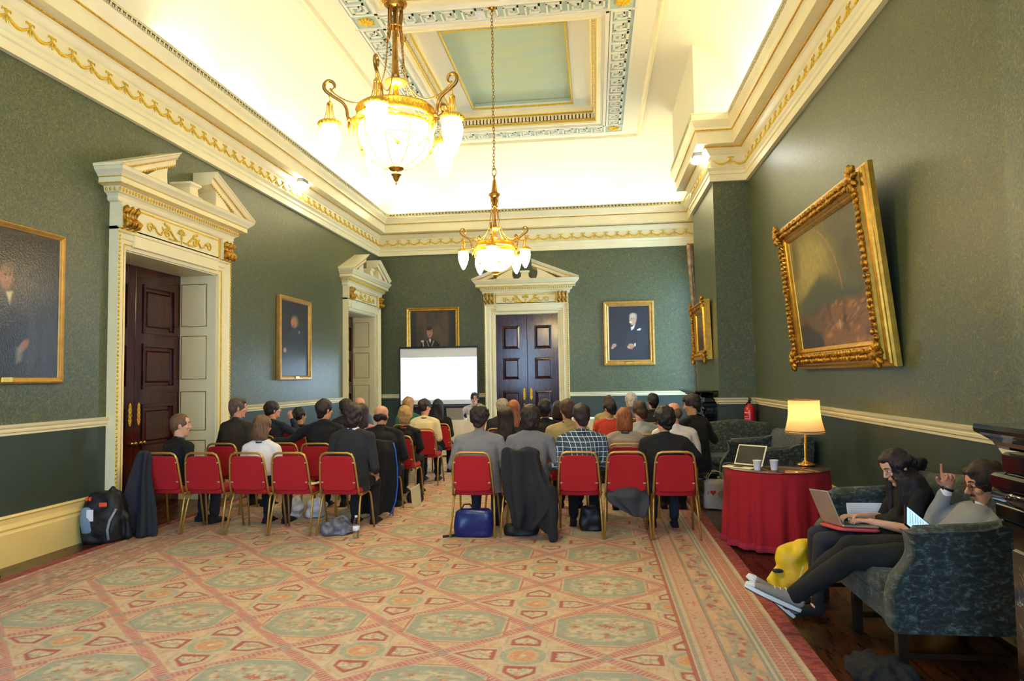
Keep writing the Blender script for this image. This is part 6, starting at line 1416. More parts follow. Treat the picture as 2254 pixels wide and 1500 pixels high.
P_('brown-haired person in a beige jacket behind the red jumper', .20, 11.5, 1.324, hair=('side', 'brown'), topm='beige', w=.98, yaw=28)
P_('man with thick black hair and a dark top towards the front right', .93, 11.5, 1.345, hair=('short', 'black'), topm='black2', w=.98, skin='asian', yaw=20)
P_('white-haired man in the front row turned left', .62, 12.6, 1.34, hair=('mop', 'white'), topm='blue', w=1.0, yaw=58, pitch=-2, skin='pale')
# ---- speaker
person('man with glasses in a pale shirt facing the audience from behind the table', -2.70, 15.15, 1.325, face=180, yaw=8, pitch=-4, hair=('side', 'dark'), topm='stripes', w=1.08, glass=True, vox=.008, skin='fair', collar='stripes', arms=(((-.30, .16, .82), (-.22, .42, .80)), ((.30, .14, .84), (.20, .42, .80))))
# ================================================================ the pair on the near settee
def rel(root):
    return root.location.copy()
def fix(root, names):
    for o in COL.objects:
        if o.parent == root and o.location.length < 1e-6 and o.type == 'MESH' and o.name in names: o.location = -root.location
def spine(mb, pts, e=0.):      # pts: (centre, half-width, half-depth); loft along a bent spine, width axis = world y
    P = [Vector(p[0]) for p in pts]; rg = []
    for i, (c, rx, ry) in enumerate(pts):
        t = (P[min(i+1, len(P)-1)]-P[max(i-1, 0)]).normalized(); lat = V(0, 1, 0); fw = t.cross(lat).normalized(); rg.append([tuple(P[i]+lat*(rx+e)*math.copysign(abs(math.cos(a))**.85, math.cos(a))+fw*(ry+e)*math.copysign(abs(math.sin(a))**.85, math.sin(a))) for a in [2*PI*k/24 for k in range(24)]])
    mb.loft(rg, True, True, True)
# ---------- man
MY = 4.37; root = thing('person', 'man in glasses and a grey jacket lounging on the settee, finger raised, holding a tablet', 'person', (2.0, MY, 0)); before = set(o.name for o in COL.objects)
hc = V(2.265, MY+.0, .985); H = headframe(hc, 0, -16, 0, 90, 1.06)
hip = V(1.96, MY, .575); SPM = [((1.90, MY, .55), .15, .12), ((2.02, MY, .575), .165, .13), ((2.12, MY, .64), .155, .12), ((2.20, MY, .72), .17, .12), ((2.255, MY, .79), .165, .105), ((2.28, MY, .835), .10, .075)]
shN, shF = V(2.235, MY-.185, .775), V(2.235, MY+.185, .785)
elF, wrF = V(2.07, MY+.25, .70), V(2.155, MY+.205, .925)     # far arm, raised
elN, wrN = V(2.12, MY-.17, .565), V(1.955, MY-.12, .60)       # near arm with the tablet
knN, knF = V(1.50, MY+.02, .535), V(1.56, MY+.20, .56); anN, anF = V(1.20, MY+.20, .235), V(1.19, MY+.31, .16)
mb = MB(); spine(mb, SPM); mb.cap([V(2.28, MY, .80), V(2.28, MY, .87), hc+V(.02, 0, -.06)], [.06, .055, .055], 12); add_head(mb, H, 1.06)
mb.cap([shF, shF.lerp(elF, .5), elF], [.048, .042, .036], 12); mb.cap([elF, elF.lerp(wrF, .4), wrF], [.037, .036, .026], 12)
mb.cap([shN, shN.lerp(elN, .5), elN], [.048, .042, .036], 12); mb.cap([elN, elN.lerp(wrN, .4), wrN], [.037, .036, .026], 12)
add_hand(mb, wrF, (wrF-elF).normalized()*.6+V(-.25, -.05, .75), V(-.3, -1, 0), V(-1, 0, .2), 1.15, .1, 1.0, .8, (.12, 1.1, 1.1, 1.1))
add_hand(mb, wrN, V(-.35, .15, .9), V(-.6, .6, .1), V(-.3, .8, .2), .95, .1, 1.0, .5)
for h_, k_, a_ in ((V(1.95, MY-.08, .56), knN, anN), (V(1.95, MY+.09, .56), knF, anF)): mb.cap([h_, h_.lerp(k_, .5), k_], [.078, .07, .055], 14); mb.cap([k_, k_.lerp(a_, .4), a_], [.054, .05, .036], 12); pass
remesh(mb, 'body', SK['fair'], .0055, 2, root, tuple(root.location))
mb = MB(); spine(mb, SPM[1:], .016); mb.cap([shF+V(0, -.05, 0), shF, shF.lerp(elF, .5), elF], [.06, .064, .056, .050], 14); mb.cap([elF, elF.lerp(wrF, .45), elF.lerp(wrF, .80)], [.052, .048, .040], 14); mb.cap([shN+V(0, .05, 0), shN, shN.lerp(elN, .5), elN], [.06, .066, .058, .052], 14); mb.cap([elN, elN.lerp(wrN, .45), elN.lerp(wrN, .84)], [.052, .048, .042], 14)
mb.cap([shN+V(0, .03, .01), V(2.28, MY-.05, .83)], [.06, .045], 12); mb.cap([shF+V(0, -.03, .01), V(2.28, MY+.05, .83)], [.06, .045], 12)
remesh(mb, 'jacket', CM['greyjacket'], .008, 2, root, tuple(root.location), (.010, 11, 1))
mb = MB(); 
def ring_around(c, d, r, th, n=22, gap=0.):
    d = Vector(d).normalized(); a = V(0, 1, 0); a = (a-d*a.dot(d)).normalized(); b = d.cross(a); return [Vector(c)+a*r*math.cos(t)+b*r*math.sin(t) for t in [gap+(2*PI-2*gap)*i/n for i in range(n+1)]]
mb.tube([q+V(0, 0, .012*math.cos(i)) for i, q in enumerate(ring_around((2.268, MY, .862), (-.10, 0, 1), .064, 0))], (.022, .008), 8, up=(0, 0, 1)); mb.prism([(0, 0), (.11, -.03), (.05, .07)], lambda u, v, d: (2.21-u*.6, MY-.062+d, .835+v*.6-.01), 0, .012)
mb.cap([V(2.20, MY-.05, .80), V(2.215, MY, .79), V(2.20, MY+.05, .80)], [.05, .055, .05], 10)
c1 = elF.lerp(wrF, .86); mb.cap([elF.lerp(wrF, .78), elF.lerp(wrF, .93)], [.040, .034], 14); remesh(mb, 'shirt', CM['cuffw'], .006, 1, root, tuple(root.location))
mb = MB(); mb.tube(ring_around(elF.lerp(wrF, .985), wrF-elF, .030, 0), (.010, .004), 8); mb.bbox(tuple(wrF+V(-.036, -.014, -.014)), tuple(wrF+V(-.026, .014, .014)), .003); mb.build('wristwatch', M_BLACK, root)
mb = MB(); mb.tube(ring_around(elN.lerp(wrN, .96), wrN-elN, .031, 0), (.008, .004), 8); mb.build('gold_watch', M_BRASS, root)
mb = MB()
for h_, k_, a_ in ((V(1.97, MY-.08, .57), knN, anN), (V(1.97, MY+.09, .57), knF, anF)): mb.cap([h_, h_.lerp(k_, .5), k_], [.095, .086, .070], 14); mb.cap([k_, k_.lerp(a_, .4), a_+V(.02, 0, .02)], [.069, .066, .056], 14)
mb.cap([V(1.90, MY-.08, .56), V(1.90, MY+.09, .56)], [.1, .1], 12); mb.cap([V(1.95, MY, .57), V(2.04, MY, .60)], [(.15, .11), (.15, .11)], 14, up=(0, 1, 0)); remesh(mb, 'trousers', CM['blackcloth'], .009, 2, root, tuple(root.location), (.012, 10, 1))
def sneaker(a_, toe, nm):
    a_ = Vector(a_); toe = Vector(toe); heel = a_+V(.045, 0, -.075); d = (toe-heel).normalized(); up = V(0, 1, 0).cross(d); up = up if up.z > 0 else -up; up = (up-d*up.dot(d)).normalized(); lat = d.cross(up)
    L = (toe-heel).length; q = lambda t, h, s=0: heel+d*L*t+up*h+lat*s
    m = MB(); m.cap([q(.06, .045), q(.35, .045), q(.6, .035), q(.86, .026)], [(.034, .034), (.038, .036), (.042, .028), (.038, .018)], 14, up=lat); m.cap([q(.14, .05), q(.16, .095)], [.036, .034], 12); up_ = remesh(m, 'sneaker', mat('canvas_grey', '8a8078', .9, var=.08, vscale=80), .006, 1, root, tuple(root.location))
    m = MB(); n = 26; rg = []
    for h, k in ((-.012, .94), (-.008, 1), (.011, 1.0), (.013, .95)):
        ring = []
        for i in range(n):
            t = 2*PI*i/n; x = .5-.53*math.cos(t); wdt = (.040+.008*math.exp(-((x-.72)/.22)**2))*abs(math.sin(t))**.7*math.copysign(1, math.sin(t)); ring.append(tuple(q(x if k > .97 else .5+(x-.5)*k, h, wdt*k)))
        rg.append(ring)
    m.loft(rg, smooth=False); s_ = m.build('rubber_sole', mat('white_rubber', 'dedbd6', .5), up_); s_.location = -root.location
    m = MB(); rg2 = [[tuple(Vector(p)-up*.006) for p in rg[0]], [tuple(Vector(p)-up*.001) for p in rg[0]]]; m.loft(rg2); m.build('tread', mat('dark_rubber', '2c2826', .8), up_).location = -root.location
    m = MB(); m.cap([q(.90, .022), q(.99, .014)], [(.036, .020), (.026, .014)], 12, up=lat); m.build('toe_cap', mat('white_rubber', 'dedbd6', .5), up_).location = -root.location
    m = MB()
    for k in range(5): t = .36+.09*k; hh = .083-.045*(t-.36)/.36-.004; m.tube([q(t, hh+.004, -.020), q(t, hh+.011, 0), q(t, hh+.004, .020)], .0038, 6); m.ell(q(t, hh-.008, -.021), (.004, .004, .004), None, 6, 4); m.ell(q(t, hh-.008, .021), (.004, .004, .004), None, 6, 4)
    m.build('laces', mat('white_lace', 'd8d2c8', .8), up_).location = -root.location
    return q, lat, up_
q, lat, sn = sneaker(anN, (.925, MY+.21, .305), 'sneaker')
sgn = -1 if (lat.y > 0) else 1
m = MB(); c = q(.10, .072, sgn*.037); d = (q(1, 0)-q(0, 0)).normalized(); up_v = (q(0, 1)-q(0, 0)).normalized()
m.loft([[tuple(c+lat*sgn*h+(d*math.cos(a)+up_v*math.sin(a))*.021) for a in [2*PI*i/20 for i in range(20)]] for h in (-.004, .0015)]); m.build('ankle_patch', mat('patch_white', 'e4e4e6', .6), sn).location = -root.location
m = MB(); st = []
for i in range(10): r_ = .0145 if i % 2 == 0 else .006; a = PI/2+i*PI/5; st.append(tuple(c+lat*sgn*.0022+(d*math.cos(a)+up_v*math.sin(a))*r_))
m.add(st+[tuple(Vector(p)+lat*sgn*.0008) for p in st], [tuple(range(10)), tuple(range(19, 9, -1))]+[(i, (i+1) % 10, 10+(i+1) % 10, 10+i) for i in range(10)]); m.build('star_mark', mat('star_blue', '2c3f8a', .6), sn).location = -root.location
sneaker(anF, (.97, MY+.37, .315), 'sneaker')
mb = MB(); hairstyle(mb, H, 'short'); mb.X = H; mb.ell((0, .035, .085), (.066, .05, .026)); mb.X = None; remesh(mb, 'hair', HM['dark'], .007, 1, root, tuple(root.location), (.010, 22, .6))
mb = MB(); mb.X = H; mb.cap([(-.024, .084, -.043), (0, .093, -.039), (.024, .084, -.043)], [.004, .006, .004], 8); mb.ell((0, .082, -.086), (.014, .010, .010)); mb.build('moustache', HM['dark'], root)
eyes(H, root, brow=HM['dark']); glasses(H, root, mat('tortoiseshell', '6a2f10', .25))
for o in COL.objects:
    if o.parent == root and o.name not in before and o.location.length < 1e-6 and not any(o.name.startswith(k) for k in ('body', 'jacket', 'shirt', 'trousers', 'sneaker', 'hair')): o.location = -root.location
# tablet
t = thing('tablet', 'black tablet with a lit blue screen in the hand of the man with glasses', 'tablet', (1.86, MY-.09, .745)); _u2 = V(.76, .05, -.65).normalized(); _n = V(.42, -.60, .68); _n = (_n-_u2*_n.dot(_u2)).normalized(); _w = _u2.cross(_n)
Mx = Matrix(((_w.x, _u2.x, _n.x, 0), (_w.y, _u2.y, _n.y, 0), (_w.z, _u2.z, _n.z, 0), (0, 0, 0, 1)))
m = MB(); m.X = Mx; m.bbox((-.09, -.12, -.006), (.09, .12, .004), .004); b = m.build('case', M_BLACK, t)
m = MB(); m.X = Mx; m.box((-.078, -.105, .0042), (.078, .105, .0048)); m.build('screen', emat('tablet_screen', (.35, .62, 1), .9), b)
m = MB(); m.X = Mx
for k in range(9): m.box((-.06, -.085+.019*k, .0049), (.055-.02*(k % 3), -.0825+.019*k, .0052))
m.build('screen_text', mat('screen_dark', '1c2c3c', .5), b)
# ---------- woman
WY = 4.98; root = thing('person', 'woman with long dark hair in black typing on a laptop on her knees', 'person', (2.0, WY, 0)); before = set(o.name for o in COL.objects)
hc = V(2.02, WY, 1.005); H = headframe(hc, 10, -30, 0, 90, .98)
SPW = [((1.93, WY, .55), .15, .115), ((2.05, WY, .57), .16, .12), ((2.12, WY, .66), .135, .105), ((2.13, WY, .76), .14, .105), ((2.11, WY, .85), .145, .09), ((2.085, WY, .895), .09, .065)]
shN, shF = V(2.10, WY-.155, .845), V(2.10, WY+.155, .845); elN, wrN = V(2.02, WY-.21, .62), V(1.80, WY-.10, .655); elF, wrF = V(2.00, WY+.20, .62), V(1.77, WY+.06, .655)
knN, knF = V(1.49, WY-.09, .525), V(1.51, WY+.10, .525); anN, anF = V(1.455, WY-.07, .12), V(1.50, WY+.12, .12)
mb = MB(); spine(mb, SPW, -.016); mb.cap([V(2.09, WY, .87), hc+V(.03, 0, -.05)], [.05, .048], 12); add_head(mb, H, 1.0)
for s_, e_, w_ in ((shN, elN, wrN), (shF, elF, wrF)): mb.cap([s_, s_.lerp(e_, .5), e_], [.032, .034, .031], 12); mb.cap([e_, e_.lerp(w_, .4), w_], [.034, .032, .021], 12)
add_hand(mb, wrN, V(-1, .25, .05), V(-.1, 0, -1), V(0, 1, 0), .55, .2, .92); add_hand(mb, wrF, V(-1, -.1, .05), V(-.1, 0, -1), V(0, -1, 0), .55, .2, .92)
for h_, k_, a_ in ((V(1.95, WY-.085, .53), knN, anN), (V(1.95, WY+.09, .53), knF, anF)): mb.cap([h_, h_.lerp(k_, .5), k_], [.075, .066, .052], 12); mb.cap([k_, k_.lerp(a_, .4), a_], [.050, .048, .034], 12); mb.cap([a_, a_+V(-.03, 0, -.06), a_+V(-.13, 0, -.075)], [.034, .034, .026], 10)
remesh(mb, 'body', SK['pale'], .0055, 2, root, tuple(root.location))
mb = MB(); spine(mb, SPW, .012)
for s_, e_ in ((shN, elN), (shF, elF)): mb.cap([s_+V(0, .04 if s_.y < WY else -.04, 0), s_, s_.lerp(e_, .5), s_.lerp(e_, .88)], [.05, .056, .050, .046], 12)
remesh(mb, 'top', CM['black'], .009, 2, root, tuple(root.location), (.010, 10, 1))
mb = MB()
for h_, k_, a_ in ((V(1.95, WY-.085, .53), knN, anN), (V(1.95, WY+.09, .53), knF, anF)): mb.cap([h_, h_.lerp(k_, .5), k_], [.078, .070, .056], 14); mb.cap([k_, k_.lerp(a_, .4), a_], [.055, .053, .038], 14)
remesh(mb, 'tights', CM['greytights'], .009, 2, root, tuple(root.location))
mb = MB()
for h_, k_ in ((V(1.96, WY-.085, .56), knN), (V(1.96, WY+.09, .56), knF)): mb.cap([h_-V(0, 0, .03), h_.lerp(k_, .45)], [.095, .082], 14)
mb.cap([V(1.94, WY-.09, .54), V(1.94, WY+.09, .54)], [.09, .09], 12); mb.cap([V(2.04, WY, .57), V(2.06, WY, .62)], [(.16, .125), (.15, .12)], 12, up=(0, 1, 0)); remesh(mb, 'skirt', CM['blackcloth'], .010, 2, root, tuple(root.location), (.010, 10, 1))
for a_ in (anN, anF):
    mb = MB(); mb.cap([a_+V(.01, 0, -.06), a_+V(-.06, 0, -.07), a_+V(-.15, 0, -.08)], [.040, .038, .030], 12); mb.cap([a_+V(0, 0, .0), a_+V(0, 0, -.06)], [.044, .04], 12); remesh(mb, 'boot', CM['black2'], .008, 1, root, tuple(root.location))
mb = MB(); mb.X = H; mb.ell((0, -.016, .032), (.086, .100, .096), None, 18, 12); mb.X = None
for sd in (-1, 1):
    for q in range(6):
        f = q/5; top_ = H @ V(-sd*.080, .012-.085*f, .03); wy = WY+sd*(.09+.03*math.sin(PI*f)); x_ = 2.02+.14*f
        mb.cap([top_, V(x_*.6+top_.x*.4, wy, .93), V(x_, wy+sd*.01, .83), V(x_-.01, wy-sd*.005, .74), V(x_-.015, wy-sd*.02, .68)], [.030, .032, .030, .024, .010], 10)
for q in range(5):
    yy = (q-2)*.035; mb.cap([H @ V(-yy, -.085, .0), V(2.135, WY+yy*1.1, .92), V(2.185, WY+yy*1.3, .82), V(2.20, WY+yy*1.2, .68)], [.034, .036, .032, .012], 10)
mb.X = H; mb.cap([(.060, .045, .06), (.077, .04, .0), (.085, .03, -.09)], [.02, .022, .02], 10); mb.cap([(-.060, .045, .06), (-.077, .04, .0), (-.085, .03, -.09)], [.02, .022, .02], 10); mb.ell((0, .04, .088), (.06, .04, .025)); mb.X = None
remesh(mb, 'hair', hairmat('long_dark', '0d0606', '241214'), .0075, 1, root, tuple(root.location), (.010, 26, .3))
eyes(H, root, brow=HM['dark'])
for o in COL.objects:
    if o.parent == root and o.name not in before and o.location.length < 1e-6 and not any(o.name.startswith(k) for k in ('body', 'top', 'tights', 'skirt', 'boot', 'hair')): o.location = -root.location
t = laptop('laptop', 'silver laptop open on the lap of the long-haired woman', (1.70, WY-.03, .612), R(96), .33, .235, R(112), M_ALU, M_KEY); t.rotation_euler = (R(3), R(6), R(94))
m = MB(); m.smooth = True; rg = []
for z, k in ((-.022, .9), (-.016, 1.0), (-.004, 1.0), (.0, .94)): rg.append([(math.copysign(abs(math.cos(a))**.3, math.cos(a))*.185*k, math.copysign(abs(math.sin(a))**.3, math.sin(a))*.140*k+.01, z) for a in [2*PI*i/36 for i in range(36)]])
m.loft(rg); m.bbox((.17, -.02, -.03), (.215, .0, -.018), .004); o = m.build('laptop_sleeve', mat('coral_sleeve', 'c2484a', .7, bump=.2, bscale=200), loc=(1.70, WY-.03, .608), rot=(R(3), R(6), R(94))); tag(o, 'coral pink padded laptop sleeve under the silver laptop', 'laptop sleeve')
t = thing('notebook', 'open white ring notebook propped behind the typing hands of the woman', 'notebook', (1.95, WY+.26, .51)); m = MB(); m.X = Matrix.Rotation(R(-12), 4, 'X')
m.bbox((-.16, -.004, 0), (.15, .004, .20), .003); b = m.build('pages', M_PAPERW, t); m = MB(); m.X = Matrix.Rotation(R(-12), 4, 'X')
for k in range(11): m.box((-.145, -.0048, .02+.015*k), (.12-.03*(k % 4), -.0042, .0225+.015*k))
m.build('ruled_lines', mat('grey_lines', 'a9a8b4', .8), b)
# ================================================================ chairs under the audience and empty ones
CH = [
 (-4.72, 7.22, 0, 'red banquet chair at the left end of the rear row, half under the coat'),
 (-4.24, 7.22, 0, 'empty red banquet chair in the rear row, second from the left door'),
 (-3.73, 7.22, 0, 'red banquet chair in the rear row holding the woman in the white cardigan'),
 (-3.25, 7.22, 0, 'empty red banquet chair in the rear row with an open booklet on its seat'),
 (-2.71, 7.22, -3, 'red banquet chair at the aisle with a grey bag and water bottle beneath'),
 (-1.287, 7.24, 0, 'red banquet chair right of the aisle with a blue bag beneath'),
 (-.765, 7.24, 0, 'red banquet chair hidden under a dark coat in the rear row'),
 (-.19, 7.26, 0, 'red banquet chair behind the man in the plaid shirt'),
 (.29, 7.26, 0, 'empty red banquet chair in the rear row with a grey jacket hanging under its seat'),
 (.77, 7.26, 0, 'red banquet chair at the right end of the rear row'),
 (-4.62, 8.27, 0, 'red banquet chair holding the man in the tweed jacket'),
 (-3.84, 8.30, 0, 'empty red banquet chair the dark suited man rests his arm over'),
 (-3.38, 8.24, 0, 'red banquet chair holding the dark suited man with a blue lanyard'),
 (-2.68, 8.30, 0, 'red banquet chair under the black coat with blue zip by the aisle'),
 (-1.10, 8.30, 0, 'red banquet chair of the woman with straight dark hair, second row right'),
 (-.35, 8.28, 0, 'red banquet chair holding the man in the beige coat'),
 (.32, 8.08, 0, 'red banquet chair showing above the empty chair in the rear row'),
 (.92, 8.28, 0, 'red banquet chair holding the bending bald man in white'),
 (-4.68, 9.40, 0, 'red banquet chair holding the man with his hand on his chin'),
 (-3.28, 9.30, 0, 'red banquet chair holding the woman in pink'),
 (-2.66, 9.25, 0, 'red banquet chair of the short golden-haired woman by the aisle'),
 (-1.15, 9.5, 0, 'red banquet chair holding the ginger blonde woman'),
 (-.70, 9.4, 0, 'red banquet chair holding the black-haired man left of the beige coat'),
 (.62, 9.3, 0, 'red banquet chair holding the man in the pale denim shirt'),
 (-4.65, 10.35, 0, 'red banquet chair holding the ponytailed woman near the left wall'),
 (-3.92, 10.4, 0, 'red banquet chair of the man just showing behind the dark suit'),
 (-2.66, 10.56, 0, 'red banquet chair holding the woman in the cream vest by the aisle'),
 (-1.45, 10.5, 0, 'red banquet chair of the grey-brown haired person'),
 (-.57, 10.4, 0, 'red banquet chair of the dark brown haired woman further forward'),
 (.22, 10.50, 0, 'red banquet chair holding the man in the red and black jumper'),
 (-4.10, 11.5, 0, 'red banquet chair of the bald man by the far left door'),
 (-3.22, 11.5, 0, 'red banquet chair of the long-haired blonde woman'),
 (-2.66, 11.62, 0, 'red banquet chair of the long black-haired woman at the front of the aisle'),
 (.20, 11.5, 0, 'red banquet chair of the brown-haired person in beige'),
 (.93, 11.5, 0, 'red banquet chair of the man with thick black hair at front right'),
 (.62, 12.6, 0, 'red banquet chair of the white-haired man'),
 (-2.70, 15.15, 180, 'red banquet chair of the speaker behind the white table'),
]
for x, y, rz, lb in CH: chair(x, y, rz, lb)

# ================================================================ coats
def draped(name, label, cat, rows, m, fold=.014, nf=9, loc=None, vox=.012, extra=None, disp=(.014, 9, .5)):
    """rows: (z, x centre, half width, y centre, half depth)"""
    loc = loc or (rows[0][1], rows[0][3], 0); mb = MB(); rg = []; n = 56
    for k, (z, xc, hw, yc, hd) in enumerate(rows):
        v = k/(len(rows)-1); ring = []
        for i in range(n):
            a = 2*PI*i/n; f = fold*(.3+v)*math.sin(a*nf+1.3*v+xc*9); ring.append((xc+(hw+f*.6)*math.copysign(abs(math.cos(a))**.7, math.cos(a)), yc+(hd+f)*math.sin(a), z+.012*v*math.sin(a*nf)))
        rg.append(ring)
    mb.loft(rg, True, True, True)
    if extra: extra(mb)
    o = remesh(mb, name, m, vox, 2, None, loc, disp); o.location = loc; return tag(o, label, cat)
C_DN = cloth('dark_dotted', '17181f', c2='2b2d38', sc=160, bump=.4); C_GC = cloth('charcoal_coat', '1d1d22', .12); C_BK = cloth('black_coat', '0e0e10', .12); C_GJ = cloth('mid_grey_jacket', '3e3f44', .08)
draped('coat', 'long dark speckled coat hanging to the floor from the leftmost rear chair', 'coat', [(.905, -4.885, .05, 6.94, .03), (.89, -4.89, .065, 6.94, .045), (.80, -4.895, .085, 6.93, .05), (.65, -4.90, .105, 6.91, .055), (.48, -4.905, .135, 6.89, .06), (.32, -4.91, .165, 6.88, .065), (.15, -4.915, .195, 6.87, .07), (.05, -4.92, .21, 6.86, .07), (.02, -4.92, .205, 6.86, .06)], C_DN, .055, 5, disp=(.03, 8, .4))
draped('coat', 'charcoal coat draped over the chair back of the woman in the grey jumper', 'coat', [(.925, -.765, .15, 6.975, .045), (.905, -.765, .185, 6.975, .06), (.80, -.765, .19, 6.965, .055), (.66, -.745, .215, 6.945, .065), (.52, -.70, .245, 6.93, .07), (.40, -.66, .255, 6.92, .075), (.28, -.67, .19, 6.92, .07), (.17, -.72, .11, 6.92, .055), (.12, -.73, .07, 6.92, .04)], C_GC, .045, 6, disp=(.035, 8, .4),
       extra=lambda mb: (mb.cap([V(-.50, 6.93, .50), V(-.46, 6.90, .36), V(-.47, 6.885, .18), V(-.45, 6.88, .05)], [.075, .065, .055, .055], 12), mb.cap([V(-.58, 6.92, .4), V(-.56, 6.90, .2), V(-.52, 6.9, .12)], [.07, .06, .04], 12)))
def zip_(mb): mb.cap([V(-2.50, 8.02, .72), V(-2.48, 7.99, .5), V(-2.47, 7.97, .3)], [.06, .06, .05], 12)
o = draped('coat', 'black fleece coat with a bright blue zip hanging from an aisle chair', 'coat', [(.93, -2.67, .15, 8.02, .045), (.91, -2.65, .20, 8.02, .06), (.80, -2.62, .235, 8.0, .07), (.6, -2.60, .235, 7.98, .075), (.4, -2.60, .225, 7.97, .08), (.2, -2.60, .20, 7.96, .075), (.06, -2.61, .175, 7.96, .07)], C_BK, .034, 5, disp=(.025, 7, .4), extra=zip_)
m = MB(); m.tube([(-2.405, 7.945, .90), (-2.375, 7.93, .80), (-2.352, 7.92, .62), (-2.345, 7.91, .42), (-2.365, 7.90, .22), (-2.41, 7.89, .10), (-2.44, 7.885, .05)], .008, 6); m.build('blue_zip', mat('zip_blue', '1f56c8', .5), o).location = -o.location
draped('jacket', 'mid grey jacket bunched on the empty chair and hanging below its seat', 'jacket', [(.53, .30, .17, 7.22, .16), (.505, .30, .20, 7.20, .19), (.44, .30, .215, 7.12, .12), (.38, .32, .20, 7.08, .06), (.30, .36, .13, 7.07, .04), (.23, .40, .05, 7.07, .025)], C_GJ, .026, 5)
draped('jacket', 'dark jacket crumpled on the boards by the near settee', 'jacket', [(.003, 1.50, .17, 4.02, .20), (.05, 1.50, .16, 4.02, .18), (.09, 1.52, .09, 4.0, .10), (.10, 1.52, .03, 4.0, .03)], C_BK, .03, 11, disp=(.03, 12, 1))
draped('garment', 'black fur-edged garment lying over the settee back behind the woman', 'garment', [(.90, 2.24, .10, 5.36, .06), (.96, 2.26, .11, 5.34, .07), (1.0, 2.27, .10, 5.33, .06), (1.02, 2.28, .05, 5.33, .04)], C_BK, .02, 9, disp=(.03, 20, 1))

# ================================================================ bags and small things
C_NY = cloth('black_nylon', '0d0d10', rough=.6); C_ORG = mat('orange_trim', 'e2552a', .6)
def bag(name, label, cat, loc, w, d, h, m, rz=0, taper=.8, sag=.9, disp=(.02, 10, 1), extra=None):
    mb = MB(); rg = []
    for k, (t, s) in enumerate(((0, .90), (.06, 1), (.35, 1.04), (.7, 1.0), (.88, .5+.5*taper), (.97, taper*.85), (1, taper*.5))):
        rg.append([(w/2*s*math.copysign(abs(math.cos(a))**.5, math.cos(a)), d/2*(s if t < .5 else s*sag)*math.copysign(abs(math.sin(a))**.6, math.sin(a)), h*t+.003) for a in [2*PI*i/32 for i in range(32)]])
    mb.loft(rg, True, True, True)
    if extra: extra(mb)
    o = remesh(mb, name+'_shell' if False else name, m, .011, 2, None, (0, 0, 0), disp); o.location = loc; o.rotation_euler = (0, 0, R(rz)); return tag(o, label, cat)
o = bag('backpack', 'black backpack with orange zips and a clear side pocket by the left door case', 'backpack', (-5.14, 6.68, 0), .40, .30, .52, C_NY, 8, .75, extra=lambda mb: (mb.cap([V(-.17, .0, .45), V(-.215, -.02, .3), V(-.21, -.03, .1), V(-.22, -.02, .03)], [.022, .02, .018, .02], 8), mb.cap([V(.04, .0, .5), V(.08, 0, .545), V(.14, 0, .5)], [.03, .04, .03], 8), mb.cap([V(.15, -.02, .4), V(.24, -.02, .25), V(.25, 0, .06)], [.03, .035, .04], 8)))
m = MB(); m.cap([V(-.10, -.135, .13), V(-.11, -.15, .25), V(-.12, -.135, .36)], [(.06, .02), (.065, .02), (.05, .02)], 12, up=(1, 0, 0)); m.build('mesh_pocket', mat('blue_grey_pouch', '6f8aa0', .5), o)
m = MB(); m.bbox((-.10, -.165, .24), (-.03, -.155, .36), .004); m.build('white_paper', M_PAPERW, o)
m = MB(); m.bbox((.02, -.16, .38), (.10, -.135, .43), .01); m.build('orange_puller', C_ORG, o)
for dx in (0, .03): m = MB(); m.bbox((-.13+dx, -.13, .44), (-.115+dx, -.09, .48), .004); m.build('orange_tab', C_ORG, o)
m = MB(); m.tube([(.19, -.14, .36), (.14, -.165, .25), (.12, -.17, .15), (.13, -.165, .05)], (.014, .005), 8, up=(1, 0, 0)); m.build('reflective_strip', mat('reflective_grey', '8d9096', .4), o)
M_BLUE = mat('blue_tarpaulin', '0e1a5e', .3)
o = bag('messenger_bag', 'glossy blue tarpaulin messenger bag standing under the grey blazer chair', 'bag', (-1.285, 7.08, .012), .40, .16, .285, M_BLUE, 2, .92, disp=(.012, 7, 1))
m = MB(); m.cap([V(-.13, -.03, .28), V(-.10, -.02, .33), V(-.04, -.02, .335), V(0, -.02, .29)], [(.02, .008)]*4, 8, up=(0, 1, 0)); m.cap([V(-.19, -.03, .02), V(-.27, -.06, .015), V(-.31, -.08, .015)], [(.014, .006)]*3, 8, up=(0, 0, 1)); m.build('strap', C_NY, o)
C_SILV = cloth('silver_grey_bag', '4c4f58', c2='7b808c', rough=.35, sc=12); bag('handbag', 'crumpled silver grey handbag on the rug under the aisle chair', 'bag', (-2.77, 7.10, .012), .33, .20, .15, C_SILV, 12, .6, disp=(.05, 12, 1), extra=lambda mb: mb.torus((.05, -.02, .12), .07, .012, 20, 8, Matrix.Rotation(1.2, 3, 'X')))
t = thing('water_bottle', 'clear plastic water bottle standing in front of the silver grey handbag', 'bottle', (-2.50, 6.93, .012))
m = MB(); m.lathe([(.001, 0), (.030, 0), (.033, .01), (.031, .05), (.034, .07), (.034, .14), (.026, .175), (.013, .20), (.013, .215), (.001, .215)], seg=20); m.build('bottle_body', M_CLEAR, t)
m = MB(); m.lathe([(.001, .213), (.015, .213), (.015, .232), (.001, .232)], seg=16); m.build('cap', M_WHITE, t); m = MB(); m.lathe([(.0345, .08), (.0348, .08), (.0348, .13), (.0345, .13)], seg=20, cap0=False, cap1=False); m.build('bottle_label', M_PAPERW, t)
C_PLA = mat('white_plastic_bag', 'b9bcc4', .45, bump=.5, bscale=20)
